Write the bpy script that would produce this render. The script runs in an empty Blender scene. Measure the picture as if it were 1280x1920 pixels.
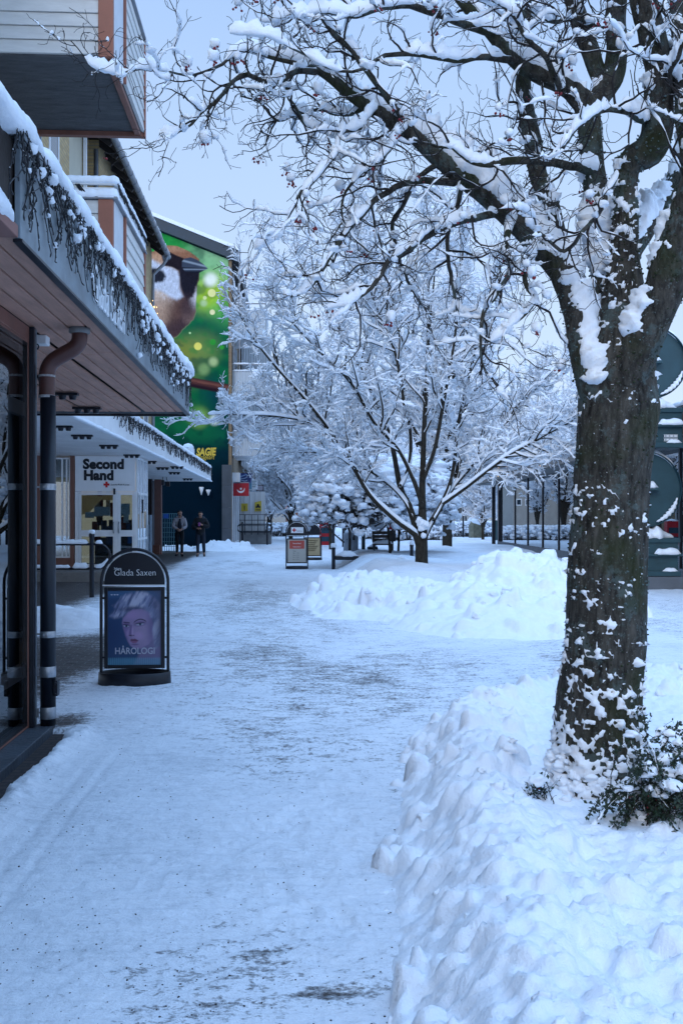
import bpy, math, random
import numpy as np
from mathutils import Vector, Matrix

random.seed(7)
RNG = np.random.default_rng(11)
SC = bpy.context.scene
COL = SC.collection
R = math.radians
# ------------------------------------------------------------------ camera calibration
F, E, HZ, CX = 1867.0, 1.55, 970.0, 640.0        # focal length in photo pixels, eye height, horizon row
YAW = math.atan(100.0 / F)
CT, ST = math.cos(YAW), math.sin(YAW)

def P(px, py, Z):
    """photo pixel at camera depth Z -> world point (street runs along +Y)"""
    xc = (px - CX) / F * Z
    return np.array([xc * CT + Z * ST, -xc * ST + Z * CT, E - (py - HZ) / F * Z])

def C(xc, Z, z=0.0):
    return np.array([xc * CT + Z * ST, -xc * ST + Z * CT, z])

def G(px, py, z=0.0):
    """pixel on a level plane of height z"""
    Z = (E - z) * F / (py - HZ)
    p = P(px, py, Z); p[2] = z
    return p

# ------------------------------------------------------------------ numpy noise
def _hash(ix, iy, iz, seed):
    h = (ix.astype(np.uint32) * np.uint32(374761393) + iy.astype(np.uint32) * np.uint32(668265263)
         + iz.astype(np.uint32) * np.uint32(2147483647) + np.uint32(seed * 974711 % 4294967291))
    h = (h ^ (h >> np.uint32(13))) * np.uint32(1274126177)
    h = h ^ (h >> np.uint32(16))
    return (h & np.uint32(0xFFFFFF)).astype(np.float64) / 8388607.5 - 1.0

def vnoise(p, seed=0):
    i = np.floor(p).astype(np.int64); f = p - i
    u = f * f * f * (f * (f * 6 - 15) + 10)
    out = 0
    for dx in (0, 1):
        wx = u[..., 0] if dx else 1 - u[..., 0]
        for dy in (0, 1):
            wy = u[..., 1] if dy else 1 - u[..., 1]
            for dz in (0, 1):
                wz = u[..., 2] if dz else 1 - u[..., 2]
                out = out + wx * wy * wz * _hash(i[..., 0] + dx, i[..., 1] + dy, i[..., 2] + dz, seed)
    return out

def fbm(p, oct=4, seed=0, gain=0.5):
    p = np.asarray(p, float)
    a, s, n = 1.0, 0, 0
    for k in range(oct):
        s = s + a * vnoise(p * (2.03 ** k) + 17.3 * k, seed + k)
        n += a; a *= gain
    return s / n

def fbm2(x, y, scale, oct=4, seed=0, gain=0.5):
    p = np.stack([x * scale, y * scale, np.zeros_like(x) + 0.37], -1)
    return fbm(p, oct, seed, gain)

def sstep(a, b, x):
    t = np.clip((x - a) / (b - a), 0, 1)
    return t * t * (3 - 2 * t)

# ------------------------------------------------------------------ mesh building
ORG = {}

class MB:
    def __init__(s):
        s.V = []; s.F = []; s.n = 0; s.col = None

    def add(s, v, faces, smooth=False):
        v = np.asarray(v, float).reshape(-1, 3)
        s.V.append(v)
        if isinstance(faces, np.ndarray):
            s.F.append((faces + s.n, smooth))
        else:
            by = {}
            for f in faces:
                by.setdefault(len(f), []).append(f)
            for k, l in by.items():
                s.F.append((np.array(l) + s.n, smooth))
        s.n += len(v)
        return s

    def box(s, lo, hi, rz=0.0, piv=None, M=None):
        lo, hi = np.minimum(lo, hi), np.maximum(lo, hi)
        v = np.array([[x, y, z] for z in (lo[2], hi[2]) for y in (lo[1], hi[1]) for x in (lo[0], hi[0])], float)
        if rz:
            piv = (lo + hi) / 2 if piv is None else np.asarray(piv, float)
            c, q = math.cos(rz), math.sin(rz)
            d = v - piv
            v = np.stack([d[:, 0] * c - d[:, 1] * q, d[:, 0] * q + d[:, 1] * c, d[:, 2]], -1) + piv
        if M is not None:
            v = np.array([M @ Vector(p) for p in v])
        return s.add(v, [(0, 2, 3, 1), (4, 5, 7, 6), (0, 1, 5, 4), (2, 6, 7, 3), (0, 4, 6, 2), (1, 3, 7, 5)])

    def bar(s, a, b, w, h=None, up=(0, 0, 1)):
        """square bar between two points"""
        a = np.asarray(a, float); b = np.asarray(b, float); h = w if h is None else h
        t = b - a; t = t / np.linalg.norm(t)
        up = np.asarray(up, float)
        if abs(t @ up) > .98: up = np.array([0, 1.0, 0])
        x = np.cross(t, up); x /= np.linalg.norm(x); y = np.cross(x, t)
        v = []
        for p in (a, b):
            for (i, j) in ((-1, -1), (1, -1), (1, 1), (-1, 1)):
                v.append(p + x * i * w / 2 + y * j * h / 2)
        return s.add(v, [(0, 1, 2, 3), (7, 6, 5, 4), (0, 4, 5, 1), (1, 5, 6, 2), (2, 6, 7, 3), (3, 7, 4, 0)])

    def tube(s, pts, r, sides=10, cap=True, closed=False, smooth=True):
        pts = np.asarray(pts, float); n = len(pts)
        r = np.full(n, r) if np.isscalar(r) else np.asarray(r, float)
        fr = frames(pts, closed)
        a = np.linspace(0, 2 * math.pi, sides, endpoint=False)
        v = pts[:, None, :] + r[:, None, None] * (np.cos(a)[None, :, None] * fr[0][:, None, :] + np.sin(a)[None, :, None] * fr[1][:, None, :])
        m = n if closed else n - 1
        i = np.arange(m)[:, None]; j = np.arange(sides)[None, :]
        i2 = (i + 1) % n; j2 = (j + 1) % sides
        f = np.stack([i * sides + j, i * sides + j2, i2 * sides + j2, i2 * sides + j], -1).reshape(-1, 4)
        k = s.n
        s.add(v.reshape(-1, 3), f, smooth)
        if cap and not closed:
            s.F.append((np.array([list(range(sides))[::-1]]) + k, False))
            s.F.append((np.array([list(range(sides))]) + k + (n - 1) * sides, False))
        return s

    def cyl(s, a, b, r, sides=16, r2=None):
        return s.tube([a, b], [r, r if r2 is None else r2], sides)

    def lathe(s, prof, c=(0, 0, 0), sides=24, sx=1.0, sy=1.0, smooth=True):
        a = np.linspace(0, 2 * math.pi, sides, endpoint=False)
        v = np.array([[c[0] + r * math.cos(t) * sx, c[1] + r * math.sin(t) * sy, c[2] + z] for r, z in prof for t in a])
        n = len(prof)
        i = np.arange(n - 1)[:, None]; j = np.arange(sides)[None, :]; j2 = (j + 1) % sides
        f = np.stack([i * sides + j, i * sides + j2, (i + 1) * sides + j2, (i + 1) * sides + j], -1).reshape(-1, 4)
        return s.add(v, f, smooth)

    def prism(s, poly, axis, a, b):
        """polygon (2-D, ccw) extruded along an axis: 0 -> (y,z), 1 -> (x,z), 2 -> (x,y)"""
        n = len(poly); v = []
        for w in (a, b):
            for p in poly:
                q = [0, 0, 0]; o = [k for k in range(3) if k != axis]
                q[axis] = w; q[o[0]] = p[0]; q[o[1]] = p[1]; v.append(q)
        f = [tuple(range(n))[::-1], tuple(range(n, 2 * n))] + [(i, (i + 1) % n, n + (i + 1) % n, n + i) for i in range(n)]
        return s.add(v, f)

    def quad(s, a, b, c, d):
        return s.add([a, b, c, d], [(0, 1, 2, 3)])

    def grid(s, pts, smooth=True):
        """pts (N,M,3)"""
        n, m = pts.shape[:2]
        i = np.arange(n - 1)[:, None]; j = np.arange(m - 1)[None, :]
        f = np.stack([i * m + j, i * m + j + 1, (i + 1) * m + j + 1, (i + 1) * m + j], -1).reshape(-1, 4)
        return s.add(pts.reshape(-1, 3), f, smooth)

    def tubes(s, paths, radii, sides=4, smooth=True):
        """batch of open tubes: paths (N,K,3), radii (N,K)"""
        N, K = paths.shape[:2]
        if N == 0: return s
        A, B = bframes(paths)
        a = np.linspace(0, 2 * math.pi, sides, endpoint=False) + .3
        v = paths[:, :, None, :] + radii[:, :, None, None] * (np.cos(a)[:, None] * A[:, :, None, :] + np.sin(a)[:, None] * B[:, :, None, :])
        return s.rings(v, smooth)

    def rings(s, v, smooth=True):
        N, K, S = v.shape[:3]
        n = np.arange(N)[:, None, None] * K * S; i = np.arange(K - 1)[None, :, None]; j = np.arange(S)[None, None, :]; j2 = (j + 1) % S
        f = np.stack([n + i * S + j, n + i * S + j2, n + (i + 1) * S + j2, n + (i + 1) * S + j], -1).reshape(-1, 4)
        return s.add(v.reshape(-1, 3), f, smooth)

    def snowtubes(s, paths, w, h, sides=5, off=None):
        """snow lying on paths: half-width w, height h (N,K); flat bottom on the path"""
        N, K = paths.shape[:2]
        if N == 0: return s
        T = np.gradient(paths, axis=1); 
        A = np.cross(T, np.array([0, 0, 1.0])); L = np.linalg.norm(A, axis=-1, keepdims=True)
        A = np.where(L > 1e-5, A / np.maximum(L, 1e-5), np.array([1.0, 0, 0]))
        U = np.array([0, 0, 1.0])
        a = np.linspace(0, 2 * math.pi, sides, endpoint=False) + math.pi / 2
        ca, sa = np.cos(a), np.sin(a)
        up = np.where(sa > 0, sa, sa * 0.18)
        v = paths[:, :, None, :] + (w[:, :, None] * ca)[..., None] * A[:, :, None, :] + (h[:, :, None] * up)[..., None] * U
        if off is not None: v = v + off[:, :, None, :]
        return s.rings(v)

    def blobs(s, cen, rad, sub=1, flat=0.75, rough=0.25, seed=3):
        """lumpy balls: cen (N,3), rad (N,)"""
        bv, bf = ICO[sub]
        N = len(cen)
        if N == 0: return s
        rad = np.asarray(rad, float)
        rot = RNG.uniform(0, 6.28, N); c, q = np.cos(rot), np.sin(rot)
        sc3 = np.stack([RNG.uniform(.8, 1.25, N), RNG.uniform(.8, 1.25, N), np.full(N, flat) * RNG.uniform(.85, 1.15, N)], -1)
        v = bv[None] * sc3[:, None, :]
        v = np.stack([v[..., 0] * c[:, None] - v[..., 1] * q[:, None], v[..., 0] * q[:, None] + v[..., 1] * c[:, None], v[..., 2]], -1)
        nz = 1 + rough * vnoise(bv[None] * 1.6 + (np.arange(N) * 7.31)[:, None, None], seed)
        v = cen[:, None, :] + v * (rad[:, None] * nz)[..., None]
        f = (bf[None] + (np.arange(N) * len(bv))[:, None, None]).reshape(-1, 3)
        return s.add(v.reshape(-1, 3), f, True)

    def build(s, name, m, parent=None, bevel=0.0, smooth=None, loc=None):
        me = bpy.data.meshes.new(name)
        V = np.concatenate(s.V) if s.V else np.zeros((0, 3))
        org = ORG[parent.name] if parent is not None else (np.asarray(loc, float) if loc is not None else np.zeros(3))
        V = V - org
        lv = np.concatenate([f.reshape(-1) for f, _ in s.F])
        tot = np.concatenate([np.full(len(f), f.shape[1]) for f, _ in s.F])
        sm = np.concatenate([np.full(len(f), q if smooth is None else smooth) for f, q in s.F])
        me.vertices.add(len(V)); me.vertices.foreach_set('co', V.astype(np.float32).reshape(-1))
        me.loops.add(len(lv)); me.loops.foreach_set('vertex_index', lv.astype(np.int32))
        st = np.concatenate([[0], np.cumsum(tot)[:-1]])
        me.polygons.add(len(tot)); me.polygons.foreach_set('loop_start', st.astype(np.int32))
        me.polygons.foreach_set('use_smooth', sm.astype(bool))
        me.update(calc_edges=True)
        if s.col is not None:
            at = me.color_attributes.new('Col', 'FLOAT_COLOR', 'POINT')
            c = np.concatenate([s.col, np.ones((len(s.col), 1))], 1) if s.col.shape[1] == 3 else s.col
            at.data.foreach_set('color', c.astype(np.float32).reshape(-1))
        me.materials.append(m)
        o = bpy.data.objects.new(name, me); COL.objects.link(o)
        if parent is not None:
            o.parent = parent
        else:
            o.location = org
        ORG[o.name] = org
        if bevel:
            b = o.modifiers.new('bevel', 'BEVEL'); b.width = bevel; b.segments = 2; b.limit_method = 'ANGLE'
        return o

def frames(pts, closed=False):
    n = len(pts)
    if closed:
        t = np.roll(pts, -1, 0) - np.roll(pts, 1, 0)
    else:
        t = np.gradient(pts, axis=0)
    t = t / np.maximum(np.linalg.norm(t, axis=1, keepdims=True), 1e-9)
    ref = np.array([0, 0, 1.0]) if abs(t[0][2]) < .9 else np.array([0, 1.0, 0])
    a = np.cross(t[0], ref); a /= np.linalg.norm(a)
    A = []
    for k in range(n):
        a = a - t[k] * (a @ t[k]); a = a / max(np.linalg.norm(a), 1e-9); A.append(a)
    A = np.array(A)
    return A, np.cross(t, A)

def bframes(paths):
    T = np.gradient(paths, axis=1); T = T / np.maximum(np.linalg.norm(T, axis=-1, keepdims=True), 1e-9)
    m = np.abs(paths[:, -1, 2] - paths[:, 0, 2]) / np.maximum(np.linalg.norm(paths[:, -1] - paths[:, 0], axis=-1), 1e-9)
    ref = np.where((m > .85)[:, None], np.array([.94, .34, 0]), np.array([0, 0, 1.0]))
    A = np.cross(T, ref[:, None, :]); A = A / np.maximum(np.linalg.norm(A, axis=-1, keepdims=True), 1e-6)
    return A, np.cross(A, T)

def _ico(sub):
    t = (1 + 5 ** .5) / 2
    v = [(-1, t, 0), (1, t, 0), (-1, -t, 0), (1, -t, 0), (0, -1, t), (0, 1, t), (0, -1, -t), (0, 1, -t), (t, 0, -1), (t, 0, 1), (-t, 0, -1), (-t, 0, 1)]
    f = [(0, 11, 5), (0, 5, 1), (0, 1, 7), (0, 7, 10), (0, 10, 11), (1, 5, 9), (5, 11, 4), (11, 10, 2), (10, 7, 6), (7, 1, 8), (3, 9, 4), (3, 4, 2), (3, 2, 6), (3, 6, 8), (3, 8, 9), (4, 9, 5), (2, 4, 11), (6, 2, 10), (8, 6, 7), (9, 8, 1)]
    v = [np.array(p) / np.linalg.norm(p) for p in v]
    for _ in range(sub):
        c = {}; nf = []
        def mid(a, b):
            k = (min(a, b), max(a, b))
            if k not in c:
                m = v[a] + v[b]; v.append(m / np.linalg.norm(m)); c[k] = len(v) - 1
            return c[k]
        for a, b, d in f:
            x, y, z = mid(a, b), mid(b, d), mid(d, a)
            nf += [(a, x, z), (b, y, x), (d, z, y), (x, y, z)]
        f = nf
    return np.array(v), np.array(f)
ICO = [_ico(k) for k in range(4)]

def smooth_path(pts, n):
    """Catmull-Rom resample of rows (any number of columns), evenly by length of the first three"""
    p = np.asarray(pts, float)
    if len(p) == 2:
        return p[0] + (p[1] - p[0]) * np.linspace(0, 1, n)[:, None]
    q = np.vstack([2 * p[0] - p[1], p, 2 * p[-1] - p[-2]])
    out = []
    for i in range(1, len(q) - 2):
        t = np.linspace(0, 1, 14, endpoint=False)[:, None]
        a, b, c, d = q[i - 1], q[i], q[i + 1], q[i + 2]
        out.append(.5 * (2 * b + (c - a) * t + (2 * a - 5 * b + 4 * c - d) * t * t + (3 * b - a - 3 * c + d) * t ** 3))
    out.append(q[-2][None]); o = np.vstack(out)
    L = np.concatenate([[0], np.cumsum(np.linalg.norm(np.diff(o[:, :3], axis=0), axis=1))])
    u = np.linspace(0, L[-1], n)
    return np.stack([np.interp(u, L, o[:, k]) for k in range(o.shape[1])], -1)

def tag(o, label=None, cat=None, group=None, kind=None):
    if label: o['label'] = label
    if cat: o['category'] = cat
    if group: o['group'] = group
    if kind: o['kind'] = kind
    return o

def thing(name, label, cat, loc=(0, 0, 0), group=None):
    o = bpy.data.objects.new(name, None); COL.objects.link(o)
    o.empty_display_size = .1
    o.location = [float(c) for c in loc]; ORG[o.name] = np.asarray(loc, float)
    return tag(o, label, cat, group)

def copy_tree(o, parent=None):
    c = o.copy(); COL.objects.link(c)
    if parent is not None: c.parent = parent
    ORG[c.name] = ORG[o.name]
    for ch in [k for k in o.children]:
        copy_tree(ch, c)
    return c

def text(s, size, m, name, parent, origin, xdir, ydir, depth=.004, bold=0.0, align='LEFT', sx=1.0, shear=0.0, space=1.0):
    """lettering as a mesh: origin, direction of reading, up direction"""
    cu = bpy.data.curves.new(name, 'FONT'); cu.body = s; cu.size = size; cu.extrude = depth / 2
    cu.offset = bold; cu.align_x = align; cu.shear = shear; cu.space_character = space; cu.resolution_u = 3
    t = bpy.data.objects.new('tmp', cu); COL.objects.link(t)
    dg = bpy.context.evaluated_depsgraph_get(); dg.update()
    me = bpy.data.meshes.new_from_object(t.evaluated_get(dg))
    bpy.data.objects.remove(t); bpy.data.curves.remove(cu)
    x = Vector(xdir).normalized(); y = Vector(ydir).normalized(); z = x.cross(y)
    org = ORG[parent.name]
    M = Matrix(((x[0], y[0], z[0], origin[0] - org[0]), (x[1], y[1], z[1], origin[1] - org[1]), (x[2], y[2], z[2], origin[2] - org[2]), (0, 0, 0, 1)))
    me.transform(M @ Matrix.Diagonal((sx, 1, 1, 1)))
    me.materials.clear(); me.materials.append(m)
    me.name = name
    o = bpy.data.objects.new(name, me); COL.objects.link(o); o.parent = parent
    ORG[o.name] = org
    return o

# ------------------------------------------------------------------ materials
def srgb(r, g, b):
    f = lambda c: c / 12.92 if c <= .04045 else ((c + .055) / 1.055) ** 2.4
    return tuple(f(c / 255) for c in (r, g, b))

MATS = {}
def mat(name, base, rough=.6, var=.0, vscale=3.0, bump=0.0, bscale=40.0, metal=0.0, emit=0.0, stretch=(1, 1, 1), spec=.4, var2=None):
    m = bpy.data.materials.new(name); m.use_nodes = True
    nt = m.node_tree; b = nt.nodes['Principled BSDF']
    b.inputs['Base Color'].default_value = (*base, 1); b.inputs['Roughness'].default_value = rough
    b.inputs['Metallic'].default_value = metal; b.inputs['Specular IOR Level'].default_value = spec
    if emit:
        b.inputs['Emission Color'].default_value = (*base, 1); b.inputs['Emission Strength'].default_value = emit
    if var or bump:
        g = nt.nodes.new('ShaderNodeNewGeometry')
        mp = nt.nodes.new('ShaderNodeMapping'); mp.inputs['Scale'].default_value = stretch
        nt.links.new(g.outputs['Position'], mp.inputs['Vector'])
    if var:
        n = nt.nodes.new('ShaderNodeTexNoise'); n.inputs['Scale'].default_value = vscale; n.inputs['Detail'].default_value = 6; n.inputs['Roughness'].default_value = .65
        nt.links.new(mp.outputs['Vector'], n.inputs['Vector'])
        r = nt.nodes.new('ShaderNodeValToRGB')
        r.color_ramp.elements[0].position = .3; r.color_ramp.elements[1].position = .7
        lo = [max(0, c * (1 - var)) for c in base]; hi = [min(1, c * (1 + var)) for c in base] if var2 is None else var2
        r.color_ramp.elements[0].color = (*lo, 1); r.color_ramp.elements[1].color = (*hi, 1)
        nt.links.new(n.outputs['Fac'], r.inputs['Fac']); nt.links.new(r.outputs['Color'], b.inputs['Base Color'])
        rr = nt.nodes.new('ShaderNodeMapRange'); rr.inputs['To Min'].default_value = max(0.02, rough - .12); rr.inputs['To Max'].default_value = min(1, rough + .12)
        nt.links.new(n.outputs['Fac'], rr.inputs['Value']); nt.links.new(rr.outputs['Result'], b.inputs['Roughness'])
    if bump:
        n2 = nt.nodes.new('ShaderNodeTexNoise'); n2.inputs['Scale'].default_value = bscale; n2.inputs['Detail'].default_value = 5
        nt.links.new(mp.outputs['Vector'], n2.inputs['Vector'])
        bp = nt.nodes.new('ShaderNodeBump'); bp.inputs['Strength'].default_value = bump; bp.inputs['Distance'].default_value = .02
        nt.links.new(n2.outputs['Fac'], bp.inputs['Height']); nt.links.new(bp.outputs['Normal'], b.inputs['Normal'])
    MATS[name] = m
    return m

class NT:
    """small node helper"""
    def __init__(s, name):
        s.m = bpy.data.materials.new(name); s.m.use_nodes = True; s.t = s.m.node_tree
        s.b = s.t.nodes['Principled BSDF']; s.out = s.t.nodes['Material Output']; MATS[name] = s.m
    def n(s, kind, **kw):
        q = s.t.nodes.new(kind)
        for k, v in kw.items():
            if k in q.inputs: q.inputs[k].default_value = v
            else: setattr(q, k, v)
        return q
    def l(s, a, b): s.t.links.new(a, b)
    def pos(s, scale=(1, 1, 1)):
        g = s.n('ShaderNodeNewGeometry'); mp = s.n('ShaderNodeMapping', Scale=scale); s.l(g.outputs['Position'], mp.inputs['Vector']); return mp.outputs['Vector']
    def noise(s, vec, scale, detail=5, rough=.6):
        q = s.n('ShaderNodeTexNoise', Scale=scale, Detail=detail, Roughness=rough); s.l(vec, q.inputs['Vector']); return q.outputs['Fac']
    def ramp(s, fac, stops):
        q = s.n('ShaderNodeValToRGB'); e = q.color_ramp.elements
        while len(e) < len(stops): e.new(.5)
        for k, (p, c) in zip(e, stops):
            k.position = p; k.color = (*c, 1) if len(c) == 3 else c
        s.l(fac, q.inputs['Fac']); return q.outputs['Color']
    def math(s, op, a, b=None, clamp=False):
        q = s.n('ShaderNodeMath', operation=op); q.use_clamp = clamp
        for i, v in enumerate((a, b)):
            if v is None: continue
            if isinstance(v, (int, float)): q.inputs[i].default_value = v
            else: s.l(v, q.inputs[i])
        return q.outputs[0]
    def mix(s, fac, a, b):
        q = s.n('ShaderNodeMix', data_type='RGBA')
        for i, v in ((0, fac), (6, a), (7, b)):
            if isinstance(v, (int, float)): q.inputs[i].default_value = v
            elif isinstance(v, tuple): q.inputs[i].default_value = (*v, 1)
            else: s.l(v, q.inputs[i])
        return q.outputs[2]
    def bump(s, h, strength, dist=.02, prev=None):
        q = s.n('ShaderNodeBump', Strength=strength, Distance=dist); s.l(h, q.inputs['Height'])
        if prev is not None: s.l(prev, q.inputs['Normal'])
        return q.outputs['Normal']

SNOW_C = (.84, .875, .92)
def snow_mat(name, bump=.5, bscale=60, big=9, lo=(.76, .81, .88)):
    k = NT(name); v = k.pos()
    n1 = k.noise(v, big, 5, .6); n2 = k.noise(v, bscale, 6, .7)
    k.l(k.ramp(n1, [(.3, lo), (.65, SNOW_C)]), k.b.inputs['Base Color'])
    k.b.inputs['Roughness'].default_value = .75; k.b.inputs['Specular IOR Level'].default_value = .25
    nb = k.bump(n1, bump * .6, .03); nb = k.bump(n2, bump, .01, nb)
    k.l(nb, k.b.inputs['Normal'])
    return k.m
M_SNOW = snow_mat('snow')
M_SNOWBANK = snow_mat('snow_bank', .65, 85, 14, (.80, .84, .90))
M_SNOWFAR = snow_mat('snow_far', .3, 20, 3)
# ------------------------------------------------------------------ shared materials
M_BROWN = mat('brown_paint', (.20, .085, .062), .55, .2, 4, .15, 60)
M_BROWNWOOD = mat('brown_soffit', (.50, .27, .20), .6, .22, 2.5, .3, 30, stretch=(6, 1, 6))
M_FASCIA = mat('grey_sheet_metal', (.21, .25, .28), .5, .3, 3.5, .12, 6, metal=.3)
M_BLACK = mat('black_paint', (.008, .010, .016), .38, .3, 6, .05, 80)
M_PIPE = mat('black_pipe', (.006, .009, .016), .42, .25, 5, .05, 30)
M_STEEL = mat('galvanised_steel', (.35, .37, .40), .38, .2, 20, .05, 60, metal=.85)
M_SLATE = mat('slate', (.045, .055, .068), .55, .35, 5, .35, 25)
M_WHITE = mat('white_paint', (.78, .79, .80), .5, .08, 2, .08, 30)
M_WHITESOFF = mat('white_soffit', (.74, .75, .76), .6, .1, 1.5, .05, 20)
M_PANEL = mat('white_panel', (.82, .83, .84), .5, .05, 2)
M_ORANGE = mat('terracotta_paint', (.30, .115, .075), .6, .12, 3, .1, 30)
M_CORR = mat('corrugated_white', (.60, .62, .65), .5, .08, 3)
M_GREYSLAB = mat('grey_concrete', (.085, .088, .095), .8, .35, 3, .4, 25, stretch=(1, 4, 1))
M_DARKWOOD = mat('dark_eave_wood', (.028, .022, .02), .7, .3, 4, .2, 30)
M_ZINC = mat('zinc_gutter', (.22, .24, .27), .45, .25, 5, .05, 30, metal=.5)
M_CABLE = mat('black_cable', (.005, .006, .010), .5)
M_LED = mat('small_clear_bulb', (.75, .76, .78), .15, spec=.8)
M_TEXTBLK = mat('black_lettering', (.012, .014, .02), .5)
M_TEXTWHT = mat('white_lettering', (.78, .80, .82), .5)
M_RED = mat('red_plastic', (.42, .012, .022), .4, .1, 6)
M_REDX = mat('red_cross_red', (.55, .015, .02), .5)
M_CREAM = mat('cream_wall', (.34, .32, .29), .8, .12, 1.0, .15, 12)
M_CONC = mat('concrete', (.20, .195, .19), .85, .25, 2.5, .3, 30)
M_TEALPANEL = mat('teal_steel', (.022, .062, .078), .42, .15, 3, .06, 20)
M_SKIN = mat('skin', (.42, .22, .15), .55)
M_HAIR = mat('black_hair', (.008, .007, .007), .6)
M_YELLOW = mat('yellow_paint', (.62, .45, .05), .5)
M_GREENLEAF = mat('dark_leaf', (.018, .035, .018), .45, .4, 30)
M_BERRY = mat('red_berry', (.17, .004, .010), .3, .3, 60)
M_TWIG = mat('dark_twig', (.012, .009, .009), .75, .4, 20)
M_TWIGFAR = mat('grey_brown_twig', (.075, .067, .066), .8, .3, 4)
M_BEIGE = mat('beige_fascia', (.30, .27, .235), .6, .12, 1.2, .1, 10)

def glass_mat(name, tint=(.75, .86, .9), refl=.35, rough=.01, trans=.9, ior=1.55):
    k = NT(name); k.t.nodes.remove(k.b)
    g = k.n('ShaderNodeBsdfGlossy', Roughness=rough); g.inputs['Color'].default_value = (.9, .93, .95, 1)
    t = k.n('ShaderNodeBsdfTransparent'); t.inputs['Color'].default_value = (*[c * trans for c in tint], 1)
    lw = k.n('ShaderNodeFresnel', IOR=ior)
    f = k.math('ADD', k.math('MULTIPLY', lw.outputs[0], 1.0), refl * .3, True)
    mx = k.n('ShaderNodeMixShader'); k.l(f, mx.inputs[0]); k.l(t.outputs[0], mx.inputs[1]); k.l(g.outputs[0], mx.inputs[2])
    k.l(mx.outputs[0], k.out.inputs['Surface'])
    return k.m
M_GLASS = glass_mat('window_glass', refl=.5)
M_GLASSNEAR = glass_mat('shop_glass', tint=(.45, .62, .70), refl=.12, ior=1.32)
M_GLASSPAV = glass_mat('pavilion_glass', tint=(.7, .82, .88), refl=.9)
M_GLASSDARK = mat('dark_glass', (.015, .025, .035), .06, spec=.8)

def brick_mat(name, c1, c2, mortar, scale=1.0, axis='yz'):
    k = NT(name)
    g = k.n('ShaderNodeNewGeometry'); sp = k.n('ShaderNodeSeparateXYZ'); k.l(g.outputs['Position'], sp.inputs[0])
    cb = k.n('ShaderNodeCombineXYZ')
    k.l(sp.outputs['XYZ'.index(axis[0].upper())], cb.inputs[0]); k.l(sp.outputs['XYZ'.index(axis[1].upper())], cb.inputs[1])
    bt = k.n('ShaderNodeTexBrick'); k.l(cb.outputs[0], bt.inputs['Vector'])
    bt.inputs['Scale'].default_value = scale
    bt.inputs['Brick Width'].default_value = .25; bt.inputs['Row Height'].default_value = .075; bt.inputs['Mortar Size'].default_value = .011
    bt.inputs['Color1'].default_value = (*c1, 1); bt.inputs['Color2'].default_value = (*c2, 1); bt.inputs['Mortar'].default_value = (*mortar, 1)
    n = k.noise(g.outputs['Position'], 1.3, 5)
    c = k.mix(k.math('MULTIPLY', n, .5), bt.outputs['Color'], tuple(x * .45 for x in c1))
    k.l(c, k.b.inputs['Base Color']); k.b.inputs['Roughness'].default_value = .85
    k.l(k.bump(k.math('SUBTRACT', 1.0, bt.outputs['Fac']), .5, .008), k.b.inputs['Normal'])
    return k.m
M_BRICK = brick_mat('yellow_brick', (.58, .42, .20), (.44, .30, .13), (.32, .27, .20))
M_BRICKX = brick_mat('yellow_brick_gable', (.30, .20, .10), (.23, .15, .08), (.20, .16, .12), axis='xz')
M_PAVING = brick_mat('dark_brick_paving', (.045, .032, .030), (.028, .021, .021), (.012, .011, .012), 1.0, 'xy')

# street: trodden snow over pavers; the amount of bare paving per point is a vertex value
def street_mat():
    k = NT('trodden_snow')
    v = k.pos()
    at = k.n('ShaderNodeVertexColor', layer_name='Col'); sp = k.n('ShaderNodeSeparateColor'); k.l(at.outputs[0], sp.inputs[0])
    bare = sp.outputs[0]
    vs = k.pos((1.0, 2.2, 1)) 
    f1 = k.noise(vs, 5.5, 8, .72); f2 = k.noise(v, 30, 5, .65); f3 = k.noise(v, 1.1, 4, .6)
    f4 = k.noise(vs, 62, 4, .7); f = k.math('ADD', k.math('MULTIPLY', f1, .40), k.math('ADD', k.math('MULTIPLY', f2, .33), k.math('MULTIPLY', f4, .27)))
    q = k.math('ADD', f, k.math('MULTIPLY', bare, .5))
    mr = k.n('ShaderNodeMapRange', interpolation_type='SMOOTHSTEP'); mr.inputs['From Min'].default_value = .625; mr.inputs['From Max'].default_value = .78
    k.l(q, mr.inputs['Value']); mask = mr.outputs['Result']
    bt = k.n('ShaderNodeTexBrick'); k.l(v, bt.inputs['Vector']); bt.inputs['Scale'].default_value = 1
    bt.inputs['Brick Width'].default_value = .21; bt.inputs['Row Height'].default_value = .105; bt.inputs['Mortar Size'].default_value = .006
    bt.inputs['Color1'].default_value = (.085, .070, .062, 1); bt.inputs['Color2'].default_value = (.055, .048, .046, 1); bt.inputs['Mortar'].default_value = (.16, .165, .18, 1)
    snow = k.ramp(k.math('ADD', k.math('MULTIPLY', f, .75), k.math('MULTIPLY', f3, .25)), [(.36, (.86, .885, .92)), (.50, (.77, .805, .855)), (.62, (.52, .56, .61))])
    snow = k.mix(k.math('MULTIPLY', bt.outputs['Fac'], .22), snow, (.55, .58, .63))
    c = k.mix(mask, snow, bt.outputs['Color'])
    k.l(c, k.b.inputs['Base Color'])
    k.l(k.math('SUBTRACT', .72, k.math('MULTIPLY', mask, .2)), k.b.inputs['Roughness']); k.b.inputs['Specular IOR Level'].default_value = .25
    hb = k.math('SUBTRACT', f, k.math('MULTIPLY', mask, .35))
    nb = k.bump(hb, .9, .03); nb = k.bump(k.noise(v, 110, 4, .65), .5, .006, nb)
    k.l(nb, k.b.inputs['Normal'])
    return k.m
M_STREET = street_mat()

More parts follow.
